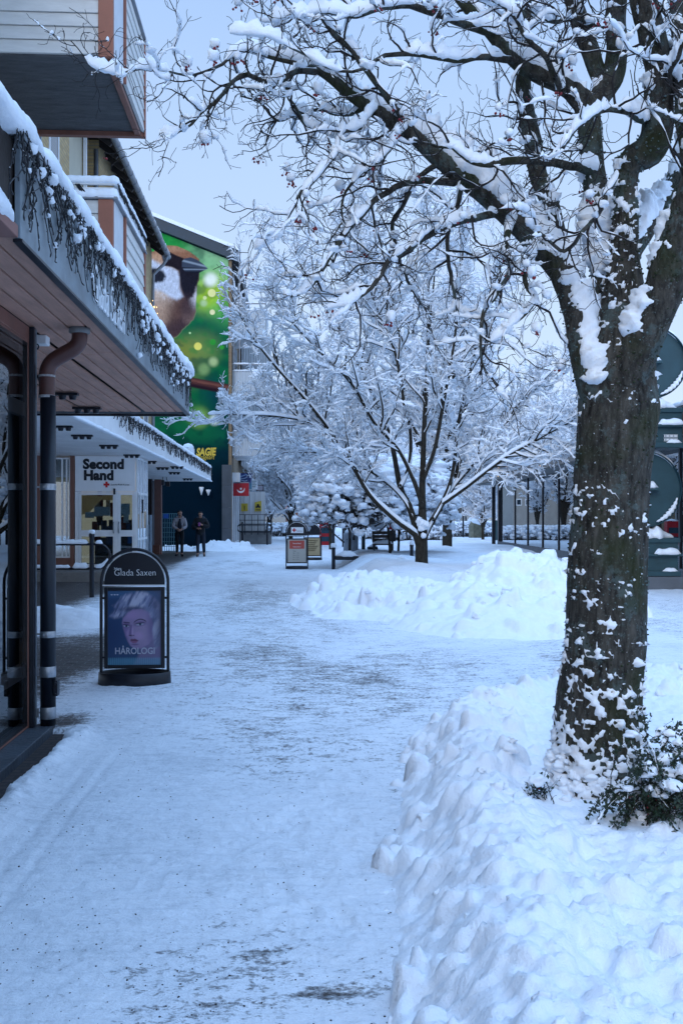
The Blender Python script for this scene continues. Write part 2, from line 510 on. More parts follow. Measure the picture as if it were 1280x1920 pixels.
# ------------------------------------------------------------------ the street
def street_h(X, Y):
    h = .035 + .014 * fbm2(X, Y, 1.1, 3, 5) + .010 * fbm2(X, Y, 6, 3, 6) + .006 * fbm2(X, Y, 22, 2, 8)
    near = sstep(7.35, 7.1, Y)
    edge = X + 1.555 + .05 * fbm2(X, Y, 5, 3, 21)
    lip = np.exp(-((edge - .10) / .09) ** 2) * (.040 + .045 * np.abs(fbm2(X, Y, 11, 3, 9)))
    h = h + near * lip
    h = np.where(near > .5, h * sstep(-.02, .05, edge) - .06 * sstep(.05, -.02, edge), h)
    for xr, w in ((-1.22, .025), (-1.10, .02)):       # two narrow wheel ruts beside the shop
        xr2 = xr + .03 * fbm2(X * 0, Y, .6, 2, 31)
        h = h - .008 * np.exp(-((X - xr2) / w) ** 2) * sstep(2.6, 3.3, Y) * sstep(6.9, 6.0, Y)
    # untrodden snow between and behind the planting, left and right of the lane
    u = (X - (1.2 + (Y - 18) * .01))
    h = h + sstep(17.5, 20, Y) * sstep(0, 1.0, u) * sstep(7.5, 6.0, X) * sstep(46, 38, Y) * (.38 + .22 * fbm2(X, Y, .45, 3, 41))
    h = h + sstep(36, 46, Y) * sstep(1.0, 3.0, u) * (.12 + .2 * fbm2(X, Y, .3, 3, 42)) * sstep(13, 10, X)
    return h

def build_street():
    zs = [1.9]
    while zs[-1] < 130: zs.append(zs[-1] * 1.0036 + .001)
    Z = np.array(zs)[:, None]
    u = np.linspace(-.66, .66, 400)[None, :]
    xc = u * Z
    X = xc * CT + Z * ST; Y = -xc * ST + Z * CT
    h = street_h(X, Y)
    b = .23 + .20 * fbm2(X, Y * .45, .55, 4, 51) + .12 * fbm2(X * 2.2, Y * .25, .6, 3, 52) + .10 * fbm2(X, Y, 2.4, 3, 53)
    b = np.minimum(b, .36)
    def patch(px, py, rx, ry, amt):
        g = G(px, py); return amt * np.exp(-(((X - g[0]) / rx) ** 2 + ((Y - g[1]) / ry) ** 2))
    b = b + patch(140, 1245, .5, .8, .36) + patch(640, 1880, .13, .05, .26) + patch(560, 1790, .40, .7, .11) + patch(230, 1880, .5, .35, .08) + patch(420, 1500, .8, 1.3, .05)
    b = b + patch(120, 1360, .18, .3, .5) + patch(820, 1270, 1.3, 1.8, .10) + patch(560, 1250, .9, 1.2, .04) + patch(330, 1090, .5, 5, .05) + patch(480, 1150, .4, 5, .04)
    b = b - patch(250, 1450, .5, .8, .1) - patch(330, 1560, .55, 1.0, .15) - patch(640, 1620, .3, 1.5, .2)
    b = b + .48 * sstep(-3.2, -4.2, X) * sstep(9.5, 11, Y) + .35 * sstep(-1.7, -2.4, X) * sstep(7.5, 8.2, Y) * sstep(13.5, 12.5, Y)
    und = sstep(17.5, 20, Y) * sstep(0, .8, X - 1.2)
    b = b * (1 - und * .9)
    # boot prints along the lane
    rgp = np.random.default_rng(3); za = Z[:, 0]
    for _ in range(120):
        zc = 1 / rgp.uniform(1 / 17, 1 / 3.6); cx = rgp.normal() * .07 * zc - .06 * zc; c = C(cx, zc)
        if c[0] < -1.35: continue
        i0, i1 = np.searchsorted(za, zc - .25), np.searchsorted(za, zc + .25)
        a = rgp.normal() * .35 + (math.pi if rgp.random() < .5 else 0); dx, dy = X[i0:i1] - c[0], Y[i0:i1] - c[1]
        u_, v_ = dx * math.cos(a) - dy * math.sin(a), dx * math.sin(a) + dy * math.cos(a)
        hw = .045 - .014 * np.clip(np.abs(v_ + .03) / .12, 0, 1) * (v_ < .02)
        q = np.maximum(np.abs(u_) / hw, np.abs(v_) / .14); dpt = rgp.uniform(.002, .005)
        h[i0:i1] += -dpt * sstep(1.15, .8, q) + dpt * .6 * np.exp(-((q - 1.3) / .22) ** 2)
    mb = MB(); mb.grid(np.stack([X, Y, h], -1))
    mb.col = np.stack([np.clip(b, 0, 1).reshape(-1)] * 3, -1)
    o = mb.build('street', M_STREET); tag(o, kind='structure')
    g = MB(); S = 150
    g.quad((-S, -40, -.12), (S, -40, -.12), (S, 230, -.12), (-S, 230, -.12))
    tag(g.build('ground', M_SNOWFAR), kind='structure')
    p = MB(); p.quad((-1.75, -2, -.004), (-1.2, -2, -.004), (-1.2, 7.45, -.004), (-1.75, 7.45, -.004))
    tag(p.build('brick_paving', M_PAVING), kind='structure')
    # grit, leaf bits and dropped berries trodden into the snow
    N = 1000
    zz = 1 / RNG.uniform(1 / 14, 1 / 2.6, N); xx = RNG.uniform(-.42, .2, N) * zz
    Xg = xx * CT + zz * ST; Yg = -xx * ST + zz * CT
    ok = (Xg > -1.5) & (Xg < .25 + .12 * Yg)
    Xg, Yg = Xg[ok], Yg[ok]
    r = RNG.uniform(.0010, .0036, len(Xg)) * (1 + .06 * Yg)
    q = MB(); q.blobs(np.stack([Xg, Yg, street_h(Xg, Yg) + .001], -1), r, 0, .6, .3)
    tag(q.build('grit', mat('dark_grit', (.03, .024, .022), .8)), kind='stuff')
build_street()

# ------------------------------------------------------------------ ploughed snow
def heap(name, X0, X1, Y0, Y1, cell, hfun, clods, label, rough=.012, rscale=18, cseed=1):
    nx = int((X1 - X0) / cell) + 1; ny = int((Y1 - Y0) / cell) + 1
    x = np.linspace(X0, X1, nx); y = np.linspace(Y0, Y1, ny)
    X, Y = np.meshgrid(x, y)
    h, lump = hfun(X, Y)
    rg = np.random.default_rng(cseed)
    n, rmin, rmax = clods
    cx = rg.uniform(X0, X1, n); cy = rg.uniform(Y0, Y1, n); cr = rmin + (rmax - rmin) * rg.power(.34, n)
    ang = rg.uniform(0, 3.14, n); asp = rg.uniform(.6, 1.0, n)
    for k in range(n):
        i = int((cx[k] - X0) / cell); j = int((cy[k] - Y0) / cell); w = int(cr[k] / cell) + 2
        if not (0 <= i < nx and 0 <= j < ny) or rg.random() > lump[j, i]: continue
        a, b, c, d = max(0, j - w), min(ny, j + w + 1), max(0, i - w), min(nx, i + w + 1)
        dx = X[a:b, c:d] - cx[k]; dy = Y[a:b, c:d] - cy[k]
        ca, sa = math.cos(ang[k]), math.sin(ang[k])
        ex = (dx * ca + dy * sa); ey = (-dx * sa + dy * ca) / asp[k]
        dd = np.maximum(np.abs(ex), np.abs(ey)) * .5 + np.sqrt(ex * ex + ey * ey) * .5
        t = np.clip(1 - (dd / cr[k]) ** 2, 0, 1)
        s = h[a:b, c:d]; amp = cr[k] * rg.uniform(.18, .62)
        flatp = h[j, i] + amp * .8
        cap = h[j, i] + cr[k] * (-.55 + rg.uniform(-.2, .3)) + cr[k] * t ** rg.uniform(.40, .56) + ex * rg.normal() * .22 + ey * rg.normal() * .22
        e_ = cr[k] * .16; g_ = np.clip((cap - s) / e_, -1, 1)
        h[a:b, c:d] = np.where(t > 0, np.where(g_ > -1, s + e_ * ((g_ + 1) ** 2 / 4) * (g_ < 1) + (cap - s) * (g_ >= 1), s), s)
    am = np.clip(.3 + lump, 0, 1)
    h = h + am * rough * (2.6 * fbm2(X, Y, rscale * .22, 3, 63) + 2.4 * (.3 - np.abs(fbm2(X, Y, rscale * .5, 3, 64)))) * sstep(-.02, .08, h)
    h = h + am * (rough * fbm2(X, Y, rscale, 4, 61) + rough * 1.6 * (np.abs(fbm2(X, Y, rscale * .4, 3, 62)) - .2)) * sstep(-.02, .08, h)
    mb = MB(); mb.grid(np.stack([X, Y, h], -1))
    nb = n // 5; bx, by = rg.uniform(X0, X1, nb), rg.uniform(Y0, Y1, nb); bi = np.minimum(((bx - X0) / cell).astype(int), nx - 1); bj = np.minimum(((by - Y0) / cell).astype(int), ny - 1)
    ok = (rg.random(nb) < lump[bj, bi] * .8) & (h[bj, bi] > .03)
    br = rmin * .55 + (rmax * .42 - rmin * .55) * rg.power(.35, nb)
    mb.blobs(np.stack([bx, by, h[bj, bi] + br * .1], -1)[ok], br[ok], 2, .85, .55)
    o = mb.build(name, M_SNOWBANK)
    tag(o, label, 'snow bank'); return o

def bank_h(X, Y):
    xl = .215 + .125 * (Y - 3.1) + .10 * fbm2(X * .3, Y, .9, 3, 71)
    xc = X * CT - Y * ST
    yf = 6.0 + 1.40 * np.clip(xc, 0, 1.8) + .25 * fbm2(X, Y * .2, 1.2, 2, 72)
    d1 = X - xl; d2 = (yf - Y) * .75
    d = np.minimum(d1, d2) 
    h = .25 * sstep(-.03, .50, d) ** .85 + .10 * np.exp(-((d - .52) / .24) ** 2) - .03
    h = h + .04 * fbm2(X, Y, 1.3, 3, 73) * sstep(0, .3, d) + .10 * sstep(.9, 2.2, X - .35 * (Y - 3)) * sstep(5.5, 3.5, Y)
    h = np.where(d < -.03, -.08, h)
    lump = sstep(-.04, .06, d) * (.10 + .95 * sstep(1.15, .45, d) + .3 * sstep(4.8, 3.3, Y))
    return h, np.clip(lump, 0, 1)
heap('snow_bank', -.15, 4.6, 2.0, 10.2, .016, bank_h, (4200, .010, .095), 'low kerb bank of lumpy ploughed snow around the foot of the big berry tree', .025, 21)

def mounds(X, Y, lst):
    h = np.zeros_like(X)
    for px, Z, hh, sx, sy in lst:
        c = P(px, HZ, Z); 
        h = np.maximum(h, hh * np.exp(-(((X - c[0]) / sx) ** 2 + ((Y - c[1]) / sy) ** 2) ** 1.35)) + .12 * hh * np.exp(-(((X - c[0]) / sx) ** 2 + ((Y - c[1]) / sy) ** 2))
    return h
def pile_h(X, Y):
    h = mounds(X, Y, [(985, 15.6, .84, 1.25, 1.7), (1070, 16.2, .70, .9, 1.3), (900, 15.0, .62, 1.0, 1.7), (800, 16.0, .42, 1.4, 1.5), (710, 17.3, .50, 1.2, 1.4), (645, 17.8, .42, .85, 1.3), (860, 13.8, .28, .9, .9), (960, 13.5, .42, 1.2, 1.0), (670, 15.6, .22, .8, .9)])
    h = h * (1 + .22 * fbm2(X, Y, 1.5, 3, 81)) + .10 * (fbm2(X, Y, 1.0, 3, 82)) * sstep(.05, .3, h) - .07
    lump = sstep(.0, .1, h) * (.25 + .75 * sstep(-.1, .25, fbm2(X, Y, .5, 2, 83) + .25 * (X - 1.0)))
    return h, np.clip(lump, 0, 1)
heap('snow_pile', -1.2, 6.4, 11.2, 20.5, .032, pile_h, (2600, .03, .19), 'large chunky heap of ploughed snow in the middle of the street', .034, 8, 2)

def leftpile_h(X, Y):
    h = mounds(X, Y, [(150, 14.2, .27, .62, .6), (95, 14.6, .27, .7, .7)]) * (1 + .2 * fbm2(X, Y, 2, 3, 84)) - .05
    return h, sstep(0, .1, h) * .5
heap('snow_pile', -5.2, -1.9, 12.2, 16.6, .03, leftpile_h, (160, .03, .1), 'small low snow heap beside the black hoop railing', .012, 9, 3)

def mural_pile_h(X, Y):
    h = mounds(X, Y, [(250, 46.2, .25, 1.4, 1.0), (330, 45.8, .26, 1.6, .9), (405, 45.6, .46, 1.3, 1.0), (370, 45.2, .30, 1.6, .9), (440, 45.5, .3, 1.0, .9)]) * (1 + .25 * fbm2(X, Y, 1, 3, 85)) - .07
    return h, sstep(0, .1, h) * .7
heap('snow_pile', -13.5, -1.2, 43.2, 47.6, .08, mural_pile_h, (300, .08, .3), 'long snow heap against the foot of the dark mural wall', .04, 3, 4)
# ------------------------------------------------------------------ helpers for snow that lies on edges
def snow_roll(mb, pts, w, h, seed=1, seg=.04, droop=0.0, lump=.35, sides=9):
    """lumpy ridge of snow along a path"""
    pts = np.asarray(pts, float)
    L = np.sum(np.linalg.norm(np.diff(pts, axis=0), axis=1))
    n = max(6, int(L / seg))
    p = lin_path(pts, n)
    s = np.linspace(0, L, n)
    nz = fbm(np.stack([s * 5, s * 0 + seed * 3.7, s * 0], -1), 3, seed)
    nz2 = fbm(np.stack([s * 14, s * 0 + seed * 5.1, s * 0], -1), 2, seed + 4)
    e = np.minimum(1, np.minimum(s, L - s) / max(w, .02) + .15)
    W = (w * (1 + lump * .5 * nz + .2 * nz2) * e)[None]; H = (h * (1 + lump * nz + .25 * nz2) * e)[None]
    off = np.zeros((1, n, 3)); off[0, :, 2] = -np.maximum(0, nz) * droop
    mb.snowtubes(p[None], W, H, sides, off)

def lin_path(pts, n):
    pts = np.asarray(pts, float)
    L = np.concatenate([[0], np.cumsum(np.linalg.norm(np.diff(pts, axis=0), axis=1))])
    u = np.linspace(0, L[-1], n)
    return np.stack([np.interp(u, L, pts[:, k]) for k in range(3)], -1)

def window(parent, plane, a0, a1, z0, z1, at, m_frame, m_glass, fw=.06, depth=.08, mull=(), trans=(), name='window', gin=0.0, tw=.5):
    """frame + pane in a wall plane. plane 'x': wall at X=at running along Y; 'y': wall at Y=at running along X"""
    f = MB()
    def bx(a, b, c, d, e=depth):
        if plane == 'x': f.box((at - e / 2, a, c), (at + e / 2, b, d))
        else: f.box((a, at - e / 2, c), (b, at + e / 2, d))
    bx(a0, a0 + fw, z0, z1); bx(a1 - fw, a1, z0, z1); bx(a0 + fw, a1 - fw, z0, z0 + fw, depth - .006); bx(a0 + fw, a1 - fw, z1 - fw, z1, depth - .006)
    for q in mull: bx(q - fw / 2, q + fw / 2, z0 + fw, z1 - fw, depth - .012)
    for q in trans: bx(a0 + fw, a1 - fw, q - fw * tw, q + fw * tw, depth - .02)
    fo = f.build(name, m_frame, parent, .004)
    g = MB()
    if plane == 'x': g.box((at + gin - .006, a0 + fw * .5, z0 + fw * .5), (at + gin + .006, a1 - fw * .5, z1 - fw * .5))
    else: g.box((a0 + fw * .5, at - .006, z0 + fw * .5), (a1 - fw * .5, at + .006, z1 - fw * .5))
    g.build('pane', m_glass, fo)
    return fo

# ------------------------------------------------------------------ 1. brown shop with timber-lined canopy
M_INT = mat('dark_interior', (.03, .028, .03), .8, .3, 2)
shop = thing('shop_building', 'brown glass-fronted shop under a grey metal canopy with icicle lights', 'shop', (-4, 3, 0))
b = MB()
b.box((-9, -3, -.1), (-8.9, 7.2, 3.3)); b.box((-8.9, 7.12, .0), (-1.93, 7.2, 2.9)); b.box((-8.9, -3, .02), (-1.95, 7.12, .10))
b.build('wall', M_INT, shop)
b = MB(); b.box((-1.92, -3, 2.80), (-1.83, 7.2, 2.90)); b.build('lintel_board', M_BROWN, shop, .004)
for y0, y1 in ((-2.6, .3), (.3, 2.7), (2.7, 4.95), (4.95, 7.17)):
    window(shop, 'x', y0, y1, .06, 2.80, -1.875, M_BROWN, M_GLASSNEAR, .036, .085, trans=(.47, 2.31), gin=.034, tw=1.35)
b = MB(); b.box((-1.93, 7.205, .06), (-1.80, 7.26, 2.9)); b.build('corner_post', M_FASCIA, shop, .004)
b = MB(); b.box((-1.83, 7.155, .06), (-1.795, 7.20, 2.9)); b.build('corner_strip', M_BLACK, shop, .003)
b = MB()
for y0, y1 in ((-3, 1.1), (1.106, 3.6), (3.606, 5.4), (5.406, 7.30)): b.box((-1.90, y0, -.02), (-1.68, y1, .058))
b.build('sill', M_SLATE, shop, .006)
# canopy
b = MB(); b.box((-7, -2, 3.02), (-1.32, 13.0, 3.36)); cano = b.build('canopy', M_DARKWOOD, shop)
b = MB(); x = -1.315; rg = random.Random(4); k = 0
while x > -5.2:
    w = .118
    y = -2.0; 
    while y < 12.9:
        l = rg.choice((2.4, 3.2, 3.8, 4.6)) if y > -1.9 else rg.uniform(1, 4)
        y2 = min(12.97, y + l); b.box((x - w, y, 2.91 + rg.uniform(0, .003)), (x, y2 - .004, 2.935)); y = y2
    gap = .06 if k in (3, 8) else .017
    x -= w + gap; k += 1
b.build('soffit', M_BROWNWOOD, cano, .002)
b = MB(); b.box((-1.31, 4.85, 2.89), (-1.28, 13.03, 3.42)); b.box((-7, 13.0, 2.89), (-1.315, 13.03, 3.40)); b.build('fascia', M_FASCIA, cano, .004)
b = MB(); b.box((-1.318, 4.85, 2.872), (-1.272, 13.045, 2.888)); b.box((-7, 12.99, 2.862), (-1.32, 13.045, 2.886)); b.build('drip_edge', M_BLACK, cano, .002)
b = MB(); b.box((-1.50, -2, 2.89), (-1.46, 4.845, 3.40)); b.box((-1.455, -2, 2.89), (-1.29, 4.845, 2.95)); b.build('near_fascia', mat('faded_pink_board', (.26, .13, .11), .7, .12, 4), cano, .004)
text('Glada Saxen', .37, M_TEXTWHT, 'lettering', cano, (-1.272, 6.55, 2.97), (0, 1, 0), (0, 0, 1), .012, -.004, sx=.70)
s = MB()
snow_roll(s, [(-1.33, -1.5, 3.40), (-1.33, 4.8, 3.40), (-1.325, 4.9, 3.42), (-1.325, 13.0, 3.42)], .085, .12, 3, .03, .05, .5, 12)
snow_roll(s, [(-1.36, -1.5, 2.95), (-1.36, 4.83, 2.95)], .085, .10, 5, .03, .03, .6, 10)
snow_roll(s, [(-1.285, 12.2, 3.43), (-1.27, 12.95, 3.42), (-1.28, 13.05, 3.36)], .07, .12, 8, .02, .05, .5, 10)
gx, gy = np.meshgrid(np.linspace(-7, -1.38, 70), np.linspace(-2, 12.98, 180))
s.grid(np.stack([gx, gy, 3.42 + .06 + .05 * fbm2(gx, gy, .9, 3, 91)], -1))
s.build('snow_cover', M_SNOW, cano)
def spot_trio(px, py, z, parent, sc=1.0, m=M_BLACK):
    Z = (z - E) * F / (HZ - py); p = P(px, py, Z)
    q = MB(); q.box((p[0] - .17 * sc, p[1] - .05 * sc, z - .03 * sc), (p[0] + .17 * sc, p[1] + .05 * sc, z - .004))
    for d in (-.11, 0, .11):
        q.lathe([(.0, -.075 * sc), (.034 * sc, -.075 * sc), (.045 * sc, -.03 * sc), (.045 * sc, -.02 * sc)], (p[0] + d * sc, p[1], z), 12)
    return q.build('ceiling_spotlight', m, parent)
for px, py in ((117, 736), (163, 763), (58, 704)): spot_trio(px, py, 2.905, cano)
p = P(75, 632, 7.45)
b = MB(); b.box((p[0] - .05, p[1] - .06, 2.84), (p[0] + .06, p[1] + .06, 2.908)); b.build('sensor_box', M_WHITE, cano, .008)
b = MB(); b.tube([(p[0] - .02 + .022 * math.cos(a), p[1] - .05, 2.82 + .022 * math.sin(a)) for a in np.linspace(0, 6.28, 14, endpoint=False)], .006, 6, closed=True); b.build('sensor_ring', M_BLACK, cano)

# fairy lights behind the shop glass
fl = thing('fairy_light_plant', 'small bush of warm fairy lights glowing behind the brown shop window', 'fairy lights', tuple(P(26, 1245, 7.0)))
c0 = P(33, 1228, 7.0)
pts = np.array([c0 + np.array([-abs(random.gauss(.05, .04)), random.gauss(-.02, .05), random.gauss(-.01, .055)]) for _ in range(70)])
q = MB(); q.blobs(pts, np.full(len(pts), .0042), 0, 1, .1); tag(q.build('bulb', mat('warm_bulb', (1, .72, .32), .4, emit=7), fl), kind='stuff')
q = MB()
for k in range(24):
    a = c0 + np.array([-.05, 0, -.12]); e = pts[k * 2]; m_ = (a + e) / 2 + np.array([random.gauss(0, .03)] * 3)
    q.tube([a, m_, e], .002, 4)
q.build('twig', M_TWIG, fl)
q = MB(); q.lathe([(0, -.36), (.07, -.36), (.09, -.14), (.085, -.12), (.0, -.12)], c0 + np.array([-.05, 0, 0]), 16); q.build('pot', M_BLACK, fl)

# ------------------------------------------------------------------ drainpipe at the shop corner
pb = P(90, 1375, 7.15)
dp = thing('drainpipe', 'black drainpipe with brown swan-neck bend at the brown shop corner', 'drainpipe', (pb[0], pb[1], .058))
zz = lambda y: P(0, y, 7.15)[2]
b = MB(); b.cyl((pb[0], pb[1], .058), (pb[0], pb[1], zz(742)), .0545, 24); b.build('pipe', M_PIPE, dp)
bend = [P(88, y, 7.15) for y in (745, 720, 702)] + [P(90, 691, 7.15), P(97, 679, 7.15), P(109, 670, 7.15), P(123, 662, 7.15), P(137, 654, 7.15), P(146, 645, 7.15), P(149, 634, 7.15), P(149, 612, 7.15)]
b = MB(); b.tube(smooth_path(bend, 40), .056, 24); bo = b.build('bend', mat('brown_pipe', (.085, .032, .026), .42, .15, 6, .04, 40), dp)
b = MB(); b.cyl(P(88, 707, 7.15), P(88, 703, 7.15), .0585, 24); b.build('seam_ring', mat('chalky_rim', (.35, .33, .33), .8, .4, 60), bo); b = MB(); b.cyl(P(88, 746, 7.15), P(88, 741, 7.15), .0585, 24); b.build('seam_ring', mat('chalky_edge', (.35, .33, .33), .8, .4, 60), bo)
pt = P(149, 616, 7.15); b = MB(); b.lathe([(.056, -.025), (.075, -.02), (.075, .015), (.056, .02)], (pt[0], pt[1], 2.895), 24); b.build('collar', M_CONC, dp)
for y, hh in ((913, 6), (1189, 6), (1259, 10), (1336, 11)):
    b = MB(); z = zz(y); h = hh / 261.
    b.lathe([(.0548, -h), (.0568, -h), (.0568, h), (.0548, h)], (pb[0], pb[1], z), 28)
    b.box((pb[0] - .115, pb[1] - .006, z - .006), (pb[0] - .054, pb[1] + .006, z + .006))
    b.box((pb[0] - .09, pb[1] - .022, z - h * .8), (pb[0] - .06, pb[1] - .012, z + h * .8)) if hh > 6 else b.box((pb[0] - .02, pb[1] - .067, z - .009), (pb[0] + .01, pb[1] - .055, z + .009))
    b.build('bracket', M_STEEL, dp, .001)
b = MB(); z = zz(1290); b.box((pb[0] + .045, pb[1] - .035, z - .055), (pb[0] + .075, pb[1] + .035, z + .055)); b.cyl((pb[0] + .06, pb[1] - .036, z + .04), (pb[0] + .06, pb[1] - .05, z + .04), .01, 10); b.cyl((pb[0] + .06, pb[1] - .036, z - .04), (pb[0] + .06, pb[1] - .05, z - .04), .01, 10)
b.build('inspection_clamp', M_BLACK, dp, .003)

# ------------------------------------------------------------------ icicle light strings
def icicles(name, label, X, y0, y1, ztop, dens, lmax, seed, out, group, snow=1.0, thick=.0030, y_taper=None):
    rg = random.Random(seed)
    th = thing(name, label, 'string lights', (X, (y0 + y1) / 2, ztop), group)
    cords = []; leds = []; stubs = []; snowb = []; snr = []
    n = int((y1 - y0) * dens)
    ys = [y0 + (y1 - y0) * (k + rg.random()) / n for k in range(n)]
    for y in ys:
        L = lmax * rg.uniform(.3, 1.0) * (1 if rg.random() < .8 else .5)
        if 6.4 < y < 8.3 and rg.random() < .45: L *= .35
        p = np.array([X + out * rg.uniform(.2, 1), y, ztop + rg.uniform(-.03, .02)]); pts = [p.copy()]
        K = 9; dy = rg.uniform(-.3, .3)
        for i in range(K - 1):
            dy = dy * .5 + rg.gauss(0, .8)
            st = L / (K - 1)
            p = p + np.array([rg.gauss(0, .12) * out, dy * st, -st]); p[0] = max(X + .006, min(X + out * 1.4, p[0])); pts.append(p.copy())
        cords.append(pts)
        for q in pts[1:]:
            if rg.random() < .75:
                a = rg.uniform(0, 6.28); d = np.array([rg.uniform(-.2, .6) * .02, math.cos(a) * .028, -abs(math.sin(a)) * .03 + .006])
                stubs.append([q, q + d * .5, q + d]); leds.append(q + d * 1.08)
            if rg.random() < (.045 if not 6.3 < y < 8.4 else .015) * snow:
                snowb.append(q + np.array([.004, 0, .006])); snr.append(rg.uniform(.010, .030) * snow)
    # the carrier wire along the top, doubled and untidy
    N = int((y1 - y0) / .05)
    for k in range(3):
        yy = np.linspace(y0, y1, N)
        pz = ztop - .01 - .03 * k + .02 * fbm(np.stack([yy * 4, yy * 0 + k, yy * 0], -1), 2, seed + k)
        px_ = X + out * (.5 + .4 * fbm(np.stack([yy * 5, yy * 0 + k + 5, yy * 0], -1), 2, seed + k))
        for i in range(0, N - 8, 8):
            cords.append(list(np.stack([px_[i:i + 9], yy[i:i + 9], pz[i:i + 9]], -1)))
    cords = np.array(cords)
    m = MB(); m.tubes(cords, np.full(cords.shape[:2], thick), 5); st = np.array(stubs); m.tubes(st, np.tile([thick * 1.15, thick * 1.5, thick * .9], (len(st), 1)), 5)
    m.build('cord', M_CABLE, th)
    m = MB(); m.blobs(np.array(leds[::3]), np.full(len(leds[::3]), thick * .8), 0, 1, .1); tag(m.build('bulb', M_LED, th), kind='stuff')
    m = MB(); m.blobs(np.array(snowb), np.array(snr), 1, 1.15, .5); tag(m.build('snow_cover', M_SNOW, th), kind='stuff')
    return th
icicles('icicle_lights', 'dark snowy icicle light strings hanging from the grey metal canopy edge', -1.28, 4.7, 13.0, 3.41, 42, .47, 3, .03, 'icicle light strings on canopy edges', 1.0)

# ------------------------------------------------------------------ 2. yellow brick block with siding balconies
FX = -4.2
bb = thing('brick_building', 'yellow brick apartment block with white siding balconies and dark eaves', 'building', (FX - 4, 20, 0))
b = MB(); 
b.box((FX - 8, -2, 3.40), (FX, 19.4, 9.95)); b.box((FX - 8, 19.4, 3.40), (FX - .7, 22.4, 9.95)); b.box((FX - 8, 22.4, 3.40), (FX, 31.0, 9.95))
b.build('wall', M_BRICK, bb)
b = MB(); b.box((FX - .14, 19.42, 3.45), (FX - .10, 21.1, 9.9)); b.box((FX - .69, 21.2, 7.0), (FX - .65, 22.4, 7.9)); b.build('loggia_panel', mat('beige_panel', (.46, .43, .33), .6, .1, 2), bb)
b = MB(); b.box((FX - .66, 19.45, 7.02), (FX - .02, 22.35, 7.16)); b.bar((FX - .04, 21.1, 3.5), (FX - .04, 21.1, 9.55), .07); b.bar((FX - .03, 19.5, 8.05), (FX - .03, 22.3, 8.05), .04); b.build('loggia_frame', M_WHITE, bb, .004)
b = MB(); b.cyl((FX + .06, 21.75, 3.6), (FX + .06, 21.75, 9.5), .05, 12); b.build('drainpipe', M_ZINC, bb)
for (y0, y1, z0, z1) in ((16.35, 17.2, 7.55, 9.15), (17.75, 18.5, 7.75, 9.1), (16.35, 17.2, 4.5, 6.1), (17.75, 18.5, 4.7, 6.1), (24, 25.2, 7.6, 9.1), (26.6, 27.8, 7.6, 9.1), (24, 25.2, 4.6, 6.1), (26.6, 27.8, 4.6, 6.1), (29.2, 30.1, 4.3, 6.1), (11, 12, 4.6, 6.2), (11, 12, 7.6, 9.1)):
    w = window(bb, 'x', y0, y1, z0, z1, FX + .003, M_ZINC if y0 < 17 else M_WHITE, M_GLASSDARK, .07, .03)
    q = MB(); q.box((FX + .001, y0 - .05, z0 - .06), (FX + .12, y1 + .05, z0 - .02)); q.build('sill', M_SLATE, w)
# eaves: boarded soffit with rafter tails, roof, gutter
b = MB()
b.add([(-3.78, -2, 9.62), (-3.78, 31.25, 9.62), (FX - 4.2, 31.25, 14.55), (FX - 4.2, -2, 14.55), (-3.78, -2, 9.74), (-3.78, 31.25, 9.74), (FX - 4.2, 31.25, 14.7), (FX - 4.2, -2, 14.7)], [(0, 1, 2, 3), (7, 6, 5, 4), (0, 4, 5, 1), (1, 5, 6, 2), (3, 2, 6, 7), (0, 3, 7, 4)])
b.add([(FX - 4.2, -2, 14.55), (FX - 4.2, 31.25, 14.55), (FX - 8.4, 31.25, 9.6), (FX - 8.4, -2, 9.6), (FX - 4.2, -2, 14.7), (FX - 4.2, 31.25, 14.7), (FX - 8.4, 31.25, 9.75), (FX - 8.4, -2, 9.75)], [(0, 1, 2, 3), (7, 6, 5, 4), (0, 4, 5, 1), (1, 5, 6, 2), (3, 2, 6, 7), (0, 3, 7, 4)])
roof = b.build('roof', M_DARKWOOD, bb)
b = MB()
for y in np.arange(8.2, 31.2, .75): b = MB(); b.bar((FX - .3, y, 10.12), (-3.79, y, 9.60), .07, .14); b.build('rafter', M_DARKWOOD, roof)
b = MB(); b.cyl((-3.72, -2, 9.68), (-3.72, 31.3, 9.68), .075, 14)
for y in np.arange(-1.5, 31, .6): b.cyl((-3.72, y - .015, 9.68), (-3.72, y + .015, 9.68), .083, 14)
b.build('gutter', M_ZINC, bb)
s = MB(); snow_roll(s, [(-3.74, -2, 9.74), (-3.74, 31.3, 9.74)], .07, .10, 11, .1, 0, .3)
s.add([(-3.8, -2, 9.80), (-3.8, 31.3, 9.80), (FX - 4.2, 31.3, 14.85), (FX - 4.2, -2, 14.85)], [(0, 1, 2, 3)]); s.build('snow_cover', M_SNOW, roof)
b = MB(); b.tube(smooth_path([(-3.72, 30.9, 9.6), (-3.80, 30.85, 9.35), (-4.05, 30.75, 9.05), (-4.12, 30.7, 8.7), (-4.12, 30.7, 6), (-4.12, 30.7, 3.6)], 40), .05, 12); b.build('downpipe', M_ZINC, bb)
# small grey balcony box with lights at the far end
b = MB(); b.box((FX + .02, 29.3, 6.35), (-3.98, 30.4, 7.6)); gb = b.build('balcony_box', M_ZINC, bb, .01)
q = MB(); q.blobs(np.array([(-4.02 + random.gauss(0, .05), 29.3 + random.random() * 1.0, 7.72 + random.gauss(0, .10)) for _ in range(40)]), np.full(40, .014), 0, 1, .1); q.build('bulb', mat('warm_bulb_far', (1, .62, .25), .4, emit=2.2), gb)

